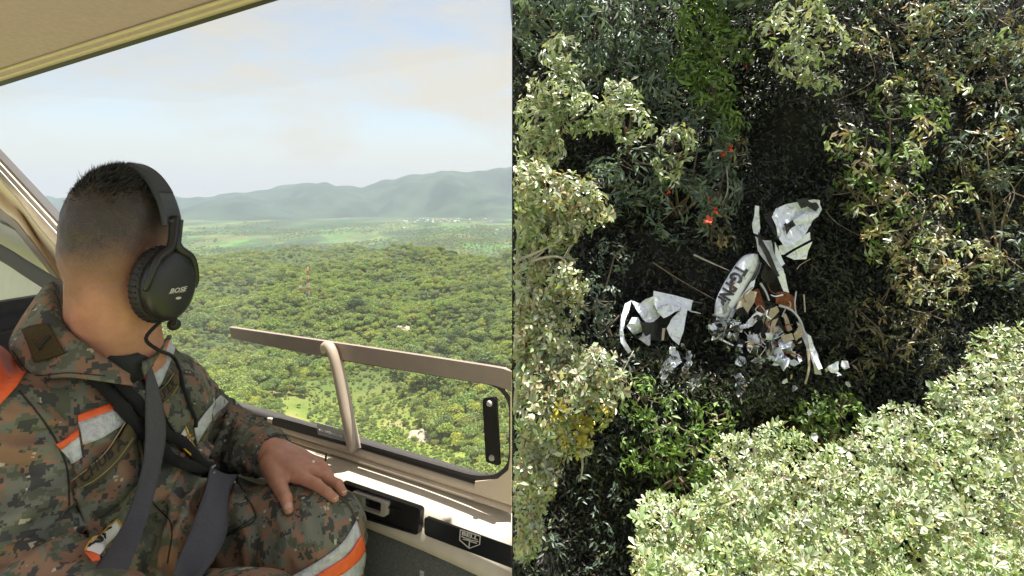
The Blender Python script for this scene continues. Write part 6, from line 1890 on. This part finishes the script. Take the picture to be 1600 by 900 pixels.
for (rp, lobes, lab, rset, nro) in LT:
    base = V(rp[0] + 4, rp[1], 22.0)
    t = thing('left_tree', lab, 'tree', base, None)
    t.name = 'slender_tree'
    L3 = []
    for (x, y, r) in lobes:
        Yd = 19.3 - (y - 300) * 0.002 + rj.normal() * 0.3
        L3.append((V(x, y, Yd), r / 1000 * Yd))
    area = sum(r * r for _, r in L3)
    for (c, r) in L3:
        bm = bmesh.new()
        st_ = base + (c - base) * 0.25
        tube(bm, catmull([base, st_ + Vector((0.05, 0, 0.1)), (st_ + c) / 2 + Vector((0.0, -0.2, 0.25)), c], 12), [0.085 - 0.006 * k for k in range(12)], 6)
        bmesh.ops.delete(bm, geom=[vv for vv in bm.verts if vv.co.x < 0.006], context='VERTS')
        if len(bm.faces): from_bm('limb', bm, M['palebark'], t, smooth=True)
        else: bm.free()
        n = int(nro * r * r / area)
        for k in range(n):
            d = Vector(rj.normal(size=3)).normalized(); d.y = -abs(d.y) * 0.9; d.z = d.z * 0.8 + 0.25; d.normalize()
            p = c + d * r * (0.75 + 0.35 * rj.random())
            if p.x < 0.30: continue
            yel = (V(915, 672, p.y) - p).length < 0.95 and rj.random() < 0.75
            me = ROS_Y[rj.integers(3)] if yel else rset[rj.integers(len(rset))]
            o = bpy.data.objects.new('leaf_rosette', me); COL.objects.link(o)
            o.parent = t; o.location = p - base; o.rotation_mode = 'QUATERNION'
            o.rotation_quaternion = (d + Vector((0, -0.2, 0.35)) + Vector(rj.normal(size=3)) * 0.3).normalized().to_track_quat('Z', 'Y') @ Matrix.Rotation(rj.random() * 6.28, 4, 'Z').to_quaternion()
            s = 0.6 + 0.45 * rj.random(); o.scale = (s, s, s)
    P, Nn = lobe_points([(tuple(c), r * 0.95) for c, r in L3], 26)
    v, f, tn = spray(P, Nn, 5, 0.25, 0.42, 0.08, PALE + [(0.20, 0.13, 0.06)], [4, 3, 4, 2, 1], 0.1, 0.6)
    raw('foliage', v, f, M['waxy'], t, tint=tn)['kind'] = 'stuff'
def lbranch(pts, rad, lab):
    R = [V(x, y, 18.6) for x, y in pts]; bm = bmesh.new()
    tube(bm, catmull(R, 14), [rad * (1 - 0.6 * i / 13) for i in range(14)], 6)
    bmesh.ops.delete(bm, geom=[vv for vv in bm.verts if vv.co.x < 0.004], context='VERTS')
    tag(from_bm('bare_branch', bm, M['palebark'], None, smooth=True, origin=tuple(R[1])), lab, 'branch')
lbranch([(796, 412), (830, 398), (860, 384), (878, 372)], 0.06, 'pale bare branch reaching up right under the round pale crown')
lbranch([(796, 424), (840, 405), (875, 402), (893, 424)], 0.055, 'pale bare branch arching down at its tip below the round crown')
lbranch([(796, 440), (815, 420), (850, 392)], 0.05, 'lowest of the pale bare branches below the round crown')
lbranch([(905, 575), (935, 582), (965, 590), (990, 548)], 0.035, 'thin pale twig at the right tip of the yellow-leaved tree')
lbranch([(797, 790), (812, 770), (830, 800), (836, 830)], 0.05, 'grey branch bending down at the bottom left edge')
# ================================================================== THE WRECK
rw = np.random.default_rng(99)
M['hull'] = mat('white_aircraft_paint', (0.72, 0.76, 0.86), 0.4, noise=0.12, nscale=5)
def soot(m):
    t = m.node_tree; b = t.nodes['Principled BSDF']; src = b.inputs['Base Color'].links[0].from_socket
    tcn = t.nodes.new('ShaderNodeTexCoord')
    n = t.nodes.new('ShaderNodeTexNoise'); n.inputs['Scale'].default_value = 2.6; n.inputs['Detail'].default_value = 8; n.inputs['Roughness'].default_value = 0.7; n.inputs['Distortion'].default_value = 0.8
    t.links.new(tcn.outputs['Object'], n.inputs['Vector'])
    r = t.nodes.new('ShaderNodeMapRange'); r.inputs[1].default_value = 0.53; r.inputs[2].default_value = 0.72; r.inputs[4].default_value = 0.8
    t.links.new(n.outputs['Fac'], r.inputs[0])
    x = t.nodes.new('ShaderNodeMix'); x.data_type = 'RGBA'; x.inputs[7].default_value = (0.06, 0.055, 0.055, 1)
    t.links.new(r.outputs[0], x.inputs[0]); t.links.new(src, x.inputs[6]); t.links.new(x.outputs[2], b.inputs['Base Color'])
soot(M['hull'])
M['hullgrey'] = mat('grey_aircraft_metal', (0.42, 0.43, 0.45), 0.4, metal=0.4, noise=0.2, nscale=3)
M['burnt'] = mat('burnt_and_gap_dark', (0.022, 0.020, 0.021), 0.8, noise=0.5, nscale=4, bump=0.5, bscale=12)  # burnt metal; its near-black also plays the shade in gaps and wing backdrop
M['rust'] = mat('scorched_orange', (0.20, 0.065, 0.022), 0.85, noise=0.5, nscale=6)
M['tanlin'] = mat('tan_lining', (0.40, 0.34, 0.24), 0.8, noise=0.2, nscale=4)
M['stripe'] = mat('dark_stripe_paint', (0.03, 0.03, 0.035), 0.4)
WY = lambda px, py: wallpx(px, py) - 0.7
def crumple(name, poly, m, parent, dep=0.0, fold=0.10, cuts=3, tilt=None, thick=0.02, seed=0, origin=False, freq=2.2):
    """torn sheet: outline in pixels (px, py[, metres nearer]); creased, with real thickness"""
    pts3 = []
    for q in poly:
        d = q[2] if len(q) > 2 else 0.0
        pts3.append(V(q[0], q[1], WY(1170, 470) + (470 - q[1]) * 0.006 - dep - d))
    bm = bmesh.new()
    vs = [bm.verts.new(p) for p in pts3]
    es = [bm.edges.new((vs[i], vs[(i + 1) % len(vs)])) for i in range(len(vs))]
    bmesh.ops.triangle_fill(bm, edges=es, use_beauty=True)
    bmesh.ops.subdivide_edges(bm, edges=list(bm.edges), cuts=cuts, use_grid_fill=True)
    bmesh.ops.triangulate(bm, faces=list(bm.faces))
    # sheet metal bends along straight creases: sum of tent folds across a few lines
    rr = np.random.default_rng(int(seed * 13 + 5))
    cx_ = sum(p.x for p in pts3) / len(pts3); cz_ = sum(p.z for p in pts3) / len(pts3)
    ext = max(max(abs(p.x - cx_), abs(p.z - cz_)) for p in pts3)
    creases = []
    for k in range(6):
        a_ = rr.random() * math.pi; creases.append((math.cos(a_), math.sin(a_), (rr.random() - 0.5) * 1.1 * ext, (0.5 + 0.9 * rr.random()) * (1 if rr.random() < 0.6 else -1)))
    for v in bm.verts:
        p = v.co
        dx, dz_ = p.x - cx_, p.z - cz_
        t_ = sum(g * abs(dx * ca + dz_ * sa - o_) for ca, sa, o_, g in creases) - sum(g * abs(o_) for ca, sa, o_, g in creases)
        b = mnoise.noise(Vector((p.x * freq * 2.7 + seed, p.z * freq * 2.7, seed * 1.7)))
        e = mnoise.noise(Vector((p.x * freq * 6.1 - seed, p.z * freq * 6.1, seed * 0.9)))
        v.co += Vector((0, -t_ * fold * 2.6 + b * fold * 0.9 + e * fold * 0.5, 0))
    c = sum((p for p in pts3), Vector()) / len(pts3)
    ob = from_bm(name, bm, m, parent, origin=tuple(c) if origin else None)
    md = ob.modifiers.new('t', 'SOLIDIFY'); md.thickness = thick; md.offset = 1
    return ob
wreck = thing('aircraft_wreck', 'crashed white light aircraft, tail up, side panel lettered TG-PNP, burnt open cabin', 'aircraft', V(1190, 520, WY(1190, 520)))
# rounded side panel with the registration
pan = [(1183, 396), (1172, 396.5), (1160, 401), (1148, 415), (1136, 434), (1126, 450), (1117, 470), (1115, 490), (1122, 497), (1138, 496), (1148, 482), (1158, 466), (1168, 450), (1178, 436), (1186, 422), (1187, 408)]
def curved_panel(name, left, right, m, parent, bulge, dep, n=22, k=10, dent=0.02, seed=1):
    A, B = lerp_poly(left, n), lerp_poly(right, n); vs, fs = [], []
    for i in range(n):
        for j in range(k):
            t = j / (k - 1); x = A[i][0] + (B[i][0] - A[i][0]) * t; y = A[i][1] + (B[i][1] - A[i][1]) * t
            d = bulge * math.sin(math.pi * (0.12 + 0.80 * t)) + dent * mnoise.noise(Vector((x * .09, y * .09, seed)))
            vs.append(V(x, y, WY(1170, 470) + (470 - y) * 0.006 - dep - d))
    for i in range(n - 1):
        for j in range(k - 1): fs.append((i * k + j, i * k + j + 1, (i + 1) * k + j + 1, (i + 1) * k + j))
    ob = raw(name, vs, fs, m, parent, smooth=True)
    md = ob.modifiers.new('t', 'SOLIDIFY'); md.thickness = 0.025; md.offset = 1
    return ob, vs, fs
fp, fvs, ffs = curved_panel('fuselage_panel', [(1172, 396), (1160, 401), (1148, 415), (1136, 434), (1126, 452), (1118, 472), (1116, 492)], [(1184, 397), (1186, 408), (1180, 424), (1170, 442), (1158, 462), (1147, 480), (1136, 497)], M['hull'], wreck, 0.28, 0.35)
FB = BVHTree.FromPolygons([tuple(q) for q in fvs], ffs)
uv_, tf_ = text_mesh('TG-PNP', 0.045)
Pq = quad_map(uv_, [(1170, 422), (1135, 481), (1117.5, 470), (1151, 411.5)])
ob = raw('lettering', project([tuple(p) for p in Pq], [FB], 0.045, 0.8), tf_, M['stripe'], fp); ob.modifiers.new('t', 'SOLIDIFY').thickness = 0.012
ob2, _, _ = curved_panel('lower_skirt', [(1186, 409), (1181, 425), (1171, 443), (1159, 463), (1147, 482), (1138, 498)], [(1190, 411), (1186, 426), (1176, 444), (1165, 463), (1153, 480), (1144, 498)], M['hull'], wreck, 0.06, 0.18)
sl_, _, _ = curved_panel('side_stripe', [(1187, 410), (1182, 425), (1172, 443), (1160, 463), (1149, 481)], [(1188.5, 411), (1184, 426), (1174, 444.5), (1162, 464), (1151, 482)], M['stripe'], wreck, 0.03, 0.29)
# crumpled nose end under the panel
crumple('crushed_skin', [(1118, 488), (1132, 494), (1140, 500), (1134, 515), (1128, 532), (1118, 531), (1111, 520), (1113, 505)], M['hull'], wreck, 0.25, 0.12, 3, seed=2)
crumple('crushed_skin', [(1140, 497), (1158, 503), (1152, 508), (1136, 505)], M['hull'], wreck, 0.3, 0.05, 2, seed=3)
crumple('crushed_skin', [(1172, 440), (1178, 436), (1176, 448), (1168, 462), (1158, 478), (1152, 480), (1160, 462)], M['hull'], wreck, 0.45, 0.06, 2, seed=31)
# tail: fin and tailplane sheets, rudder strip, boom
crumple('tail_fin', [(1198, 338), (1208, 326), (1226, 319), (1248, 315), (1268, 312), (1278, 313), (1281, 326), (1277, 338), (1266, 348), (1258, 360), (1246, 372), (1232, 380), (1214, 384), (1206, 368), (1203, 352)], M['hull'], wreck, 0.8, 0.09, 3, seed=4)
crumple('tailplane', [(1216, 384), (1234, 379), (1250, 370), (1263, 362), (1264, 374), (1240, 389), (1226, 398), (1218, 398)], M['hull'], wreck, 0.9, 0.05, 2, seed=5)
crumple('elevator', [(1227, 400), (1244, 390), (1264, 377), (1262, 392), (1261, 405), (1242, 406)], M['hull'], wreck, 0.85, 0.05, 2, seed=6)
crumple('torn_edge', [(1244, 312), (1262, 309), (1276, 312), (1280, 324), (1272, 330), (1262, 322), (1252, 326)], M['burnt'], wreck, 1.05, 0.10, 2, seed=7)
crumple('torn_edge', [(1200, 336), (1210, 330), (1222, 340), (1226, 350), (1216, 352), (1210, 372), (1204, 362)], M['burnt'], wreck, 1.0, 0.12, 2, seed=8)
crumple('rudder_strip', [(1177, 321), (1184, 322), (1187, 340), (1189, 356), (1186, 367), (1178, 364), (1175, 350), (1178, 336)], M['hull'], wreck, 0.7, 0.06, 2, seed=9)
crumple('tail_boom', [(1184, 370), (1196, 376), (1208, 376), (1212, 398), (1222, 420), (1230, 440), (1237, 459), (1228, 456), (1217, 436), (1204, 418), (1192, 402), (1186, 392)], M['hull'], wreck, 0.6, 0.07, 3, seed=10)
crumple('boom_gap_shade', [(1186, 362), (1192, 374), (1206, 402), (1222, 432), (1218, 434), (1200, 408), (1186, 380)], M['burnt'], wreck, 0.85, 0.04, 2, seed=11)  # near-black sheet standing in for the shade of an open gap
crumple('tail_root', [(1210, 378), (1220, 398), (1226, 412), (1220, 416), (1211, 398)], M['hull'], wreck, 0.95, 0.03, 2, seed=32)
crumple('tail_fold', [(1206, 352), (1226, 330), (1240, 326), (1232, 350), (1218, 372)], M['hull'], wreck, 1.0, 0.10, 3, seed=33)
crumple('tail_fold', [(1238, 346), (1262, 330), (1278, 334), (1262, 352), (1244, 366)], M['hull'], wreck, 1.0, 0.10, 3, seed=34)
crumple('tail_gap_shade', [(1224, 352), (1238, 344), (1242, 352), (1228, 366)], M['burnt'], wreck, 1.25, 0.1, 2, seed=35)  # dark sheet laid in front; the gap's shade is only its colour
# burnt interior
crumple('burnt_interior', [(1188, 408), (1204, 420), (1218, 440), (1226, 456), (1216, 470), (1200, 464), (1190, 445), (1180, 430)], M['burnt'], wreck, 0.05, 0.2, 2, seed=12)
crumple('burnt_interior', [(1150, 500), (1172, 470), (1200, 470), (1225, 480), (1240, 530), (1220, 560), (1180, 560), (1150, 535)], M['burnt'], wreck, -0.35, 0.15, 2, seed=13)
crumple('scorched_bulkhead', [(1212, 456), (1226, 454), (1240, 464), (1247, 484), (1238, 486), (1222, 478), (1210, 472)], M['rust'], wreck, 0.25, 0.10, 2, seed=14)
crumple('scorched_bulkhead', [(1174, 452), (1184, 450), (1194, 470), (1196, 490), (1186, 488), (1178, 472)], M['rust'], wreck, 0.1, 0.12, 2, seed=15)
for i, (poly, d) in enumerate([
    ([(1152, 470), (1166, 452), (1182, 456), (1178, 472), (1168, 490), (1150, 484)], 0.4), ([(1196, 484), (1214, 478), (1218, 486), (1206, 500), (1194, 506), (1190, 496)], 0.5),
    ([(1206, 500), (1214, 496), (1208, 522), (1200, 524)], 0.45), ([(1222, 490), (1228, 490), (1240, 516), (1232, 518)], 0.35), ([(1220, 525), (1236, 520), (1240, 530), (1224, 536)], 0.5),
    ([(1240, 522), (1252, 506), (1256, 522), (1246, 534)], 0.5), ([(1176, 528), (1190, 520), (1196, 530), (1186, 542), (1174, 540)], 0.35)]):
    crumple('lining_panel', poly, M['tanlin'], wreck, d, 0.06, 2, seed=20 + i)
for i, (poly, d) in enumerate([([(1166, 504), (1182, 486), (1192, 490), (1176, 510), (1166, 512)], 0.55), ([(1142, 505), (1156, 500), (1154, 506), (1140, 512)], 0.6)]):
    crumple('white_fitting', poly, M['hull'], wreck, d, 0.04, 1, seed=40 + i)
def rod(name, pts, rad, m, parent, dep=0.4, taper=0.3):
    R = [V(x, y, WY(1170, 470) + (470 - y) * 0.006 - dep) for x, y in pts]
    bm = bmesh.new(); n = 16
    tube(bm, catmull(R, n), [rad * (1 - taper * i / (n - 1)) for i in range(n)], 7)
    return from_bm(name, bm, m, parent, smooth=True)
rod('door_arch', [(1217, 477), (1236, 484), (1250, 500), (1257, 520)], 0.05, M['hullgrey'], wreck, 0.7)
rod('door_arch', [(1188, 442), (1196, 455), (1202, 470)], 0.05, M['hullgrey'], wreck, 0.5)
rod('frame_tube', [(1128, 532), (1138, 500), (1146, 482)], 0.035, M['hullgrey'], wreck, 0.55)
rod('frame_tube', [(1126, 530), (1146, 540)], 0.04, M['hull'], wreck, 0.6)
rod('frame_tube', [(1205, 476), (1196, 500), (1188, 530)], 0.03, M['burnt'], wreck, 0.55)
rod('frame_tube', [(1244, 455), (1242, 480), (1250, 505)], 0.03, M['hullgrey'], wreck, 0.55)
rod('frame_tube', [(1256, 460), (1258, 488)], 0.03, M['tanlin'], wreck, 0.4)
crumple('wing_strut', [(1250, 505), (1258, 510), (1268, 532), (1278, 555), (1284, 578), (1288, 588), (1276, 586), (1268, 560), (1258, 535)], M['hullgrey'], wreck, 0.5, 0.06, 2, seed=50)
crumple('wing_strut', [(1258, 520), (1264, 524), (1276, 552), (1282, 574), (1276, 576), (1266, 550)], M['hull'], wreck, 0.66, 0.03, 2, seed=51)
rod('frame_tube', [(1262, 545), (1264, 575), (1258, 600)], 0.05, M['tanlin'], wreck, 0.5)
# tangle of wires, ribs and torn strips in the open cabin
for k in range(34):
    cx, cy = rw.normal(1200, 26), rw.normal(505, 30)
    a = rw.random() * 6.28; ln = 8 + 22 * rw.random()
    rod('wire', [(cx, cy), (cx + ln * .5 * math.cos(a) + 4 * rw.normal(), cy + ln * .5 * math.sin(a) + 4 * rw.normal()), (cx + ln * math.cos(a + .4), cy + ln * math.sin(a + .4))], 0.012 + 0.022 * rw.random(), [M['burnt'], M['hullgrey'], M['tanlin'], M['rust'], M['hull']][k % 5], wreck, 0.3 + 0.35 * rw.random())
for k in range(26):
    cx, cy = (rw.normal(1122, 7), rw.normal(515, 13)) if k < 12 else (rw.normal(1190, 30), rw.normal(515, 22))
    a0 = rw.random() * 6.28; r = 4 + 6 * rw.random()
    crumple('torn_strip', [(cx + r * (.4 + .9 * rw.random()) * math.cos(a0 + 1.3 * i), cy + r * (.4 + .9 * rw.random()) * math.sin(a0 + 1.3 * i), 0.1 * rw.normal()) for i in range(5)], [M['hull'], M['burnt'], M['hullgrey'], M['burnt'], M['tanlin']][k % 5], wreck, 0.35 + 0.3 * rw.random(), 0.12, 1, seed=200 + k)
# ---- torn-off pieces lying apart
wing = thing('wing_fragment', 'torn white wing piece with a drooping strip, left of the lettered panel', 'wreckage', V(1030, 500, WY(1030, 500)))
ZC = lambda pts: [(940 + x / 2.648, 290 + y / 2.648) for x, y in pts]
crumple('wing_inner', ZC([(150, 555), (215, 560), (262, 545), (300, 540), (280, 592), (285, 620), (250, 645), (190, 632), (165, 600)]), M['burnt'], wing, 0.05, 0.08, 2, seed=63)  # near-black backdrop; its colour stands for shade inside the wing
crumple('wing_skin', ZC([(215, 435), (300, 455), (387, 480), (374, 520), (345, 515), (300, 520), (255, 545), (228, 520), (213, 480)]), M['hull'], wing, 0.30, 0.07, 3, seed=60)
crumple('wing_skin', ZC([(345, 513), (360, 519), (342, 590), (322, 662), (296, 640), (280, 618), (270, 590), (290, 555), (315, 530)]), M['hull'], wing, 0.36, 0.05, 3, seed=61)
crumple('wing_skin', ZC([(126, 478), (165, 492), (180, 470), (214, 452), (215, 480), (228, 520), (252, 542), (215, 568), (190, 572), (165, 545), (150, 520)]), M['hull'], wing, 0.28, 0.10, 3, seed=62)
crumple('wing_skin', ZC([(106, 582), (128, 548), (150, 545), (170, 580), (174, 612), (140, 627)]), M['hull'], wing, 0.28, 0.10, 2, seed=65)
crumple('wing_skin', ZC([(228, 520), (255, 500), (300, 490), (330, 505), (300, 524), (256, 548)]), M['hull'], wing, 0.52, 0.08, 2, seed=66)
crumple('wing_skin', ZC([(180, 585), (205, 590), (200, 660), (186, 655), (150, 632), (165, 622)]), M['hullgrey'], wing, 0.30, 0.06, 2, seed=69)
crumple('wing_inner', ZC([(252, 590), (264, 590), (258, 640), (248, 640)]), M['tanlin'], wing, 0.35, 0.03, 1, seed=67)
crumple('aileron_strip', ZC([(100, 492), (126, 478), (118, 512), (98, 560), (90, 600), (96, 640), (128, 690), (112, 698), (80, 650), (74, 600), (82, 545)]), M['hull'], wing, 0.35, 0.04, 2, seed=64)
rod('control_rod', [(1083, 471.5), (1098, 474)], 0.03, M['stripe'], wing, 0.35)
rod('control_rod', [(1078, 486), (1095, 490)], 0.03, M['hullgrey'], wing, 0.35)
rod('wing_spar', [(1000, 528), (1008, 535), (1014, 540)], 0.06, M['hullgrey'], wing, 0.3)
low = thing('cowling_fragment', 'crushed white cowling piece lying below the wing fragment', 'wreckage', V(1060, 580, WY(1060, 580)))
crumple('cowling_skin', [(1030, 582), (1040, 562), (1056, 546), (1062, 552), (1066, 566), (1054, 574), (1044, 590), (1036, 602)], M['hull'], low, 0.3, 0.14, 3, seed=70)
crumple('cowling_skin', [(1066, 574), (1078, 560), (1082, 566), (1074, 580)], M['hull'], low, 0.3, 0.08, 2, seed=71)
crumple('cowling_skin', [(1078, 596), (1094, 582), (1100, 590), (1092, 604), (1082, 606)], M['hull'], low, 0.3, 0.10, 2, seed=72)
crumple('inner_lining', [(1062, 584), (1074, 576), (1078, 588), (1070, 596)], M['tanlin'], low, 0.25, 0.08, 2, seed=73)
rod('control_rod', [(1060, 608), (1076, 606), (1090, 594)], 0.02, M['hullgrey'], low, 0.35)
ch = crumple('metal_scrap', [(1291, 573), (1304, 567), (1314, 566), (1311, 576), (1310, 584), (1298, 582)], M['hull'], None, 0.6, 0.08, 2, seed=80, origin=True)
tag(ch, 'bright white metal chunk at the lower end of the grey strut', 'wreckage')
spots = []
for k in range(64):
    if k < 34: cx, cy = rw.normal(1212, 18), rw.normal(556, 16)
    elif k < 48: cx, cy = rw.normal(1160, 9), rw.normal(590, 13)
    else: cx, cy = 1040 + 300 * rw.random(), 530 + 90 * rw.random()
    r = (4.5 + 7.5 * rw.random()) if k < 34 else 3 + 6 * rw.random()
    n = rw.integers(4, 7); a0 = rw.random() * 6
    tx, ty, sq = rw.normal() * 0.03, rw.normal() * 0.03, 0.35 + 0.65 * rw.random()
    poly = []
    for i in range(n):
        a_ = a0 + 6.283 * i / n; q_ = r * (0.5 + 0.9 * rw.random())
        dx, dy = q_ * math.cos(a_), q_ * math.sin(a_) * sq
        poly.append((cx + dx * math.cos(a0) - dy * math.sin(a0), cy + dx * math.sin(a0) + dy * math.cos(a0), tx * dx + ty * dy + 0.08 * rw.normal()))
    s_ = crumple('metal_scrap', poly, M['hull'] if rw.random() < 0.72 else (M['hullgrey'] if rw.random() < 0.6 else M['tanlin']), None, 0.25 + 0.3 * rw.random(), 0.08, 1, seed=100 + k, origin=True)
    tag(s_, 'small torn scrap of aircraft skin scattered in the debris below the wreck', 'wreckage', 'small scraps of the debris field')
for (cx, cy, r, lab) in [(1272, 682, 6, 'bluish metal scrap caught in the leaves below the right green shrub'), (1265, 645, 4, 'tiny white scrap among leaves of the right green shrub'), (1082, 640, 5, 'tiny pale scrap lying alone on dark soil below the cowling piece'), (1320, 570, 7, 'dull grey scrap right of the bright white chunk')]:
    poly = [(cx + r * math.cos(1.2 * i + cx), cy + r * 1.1 * math.sin(1.2 * i + cx)) for i in range(5)]
    tag(crumple('metal_scrap', poly, M['hullgrey'], None, 1.0, 0.06, 1, seed=cx, origin=True), lab, 'wreckage')

# creepers already growing through the debris
n = 700
px = np.concatenate([rw.normal(1200, 80, n), rw.normal(1300, 30, 260), rw.normal(1020, 25, 60), rw.normal(1150, 20, 60)]); py = np.concatenate([rw.normal(606, 20, n), rw.normal(470, 50, 260), rw.normal(560, 12, 60), rw.normal(520, 18, 60)])
k_ = (py < 640) & (px > 985) & (px < 1360) & ~((px < 1180) & (py < 495)) & ~((px > 1150) & (px < 1262) & (py < 535)); px, py = px[k_], py[k_]
yd = np.array([WY(a, b) for a, b in zip(px, py)]) - 0.35 - 0.4 * rw.random(len(px))
P = np.stack([yd * (px - 800) / 1000, yd, yd * (310 - py) / 1000], 1)
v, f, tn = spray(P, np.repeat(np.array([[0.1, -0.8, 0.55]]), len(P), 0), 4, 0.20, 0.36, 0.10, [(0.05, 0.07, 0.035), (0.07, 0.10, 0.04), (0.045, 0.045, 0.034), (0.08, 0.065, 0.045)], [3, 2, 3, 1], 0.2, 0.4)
tag(raw('creepers', v, f, M['leaf'], tint=tn), 'low creepers growing over the scattered scraps below the wreck', 'creepers', kind='stuff')
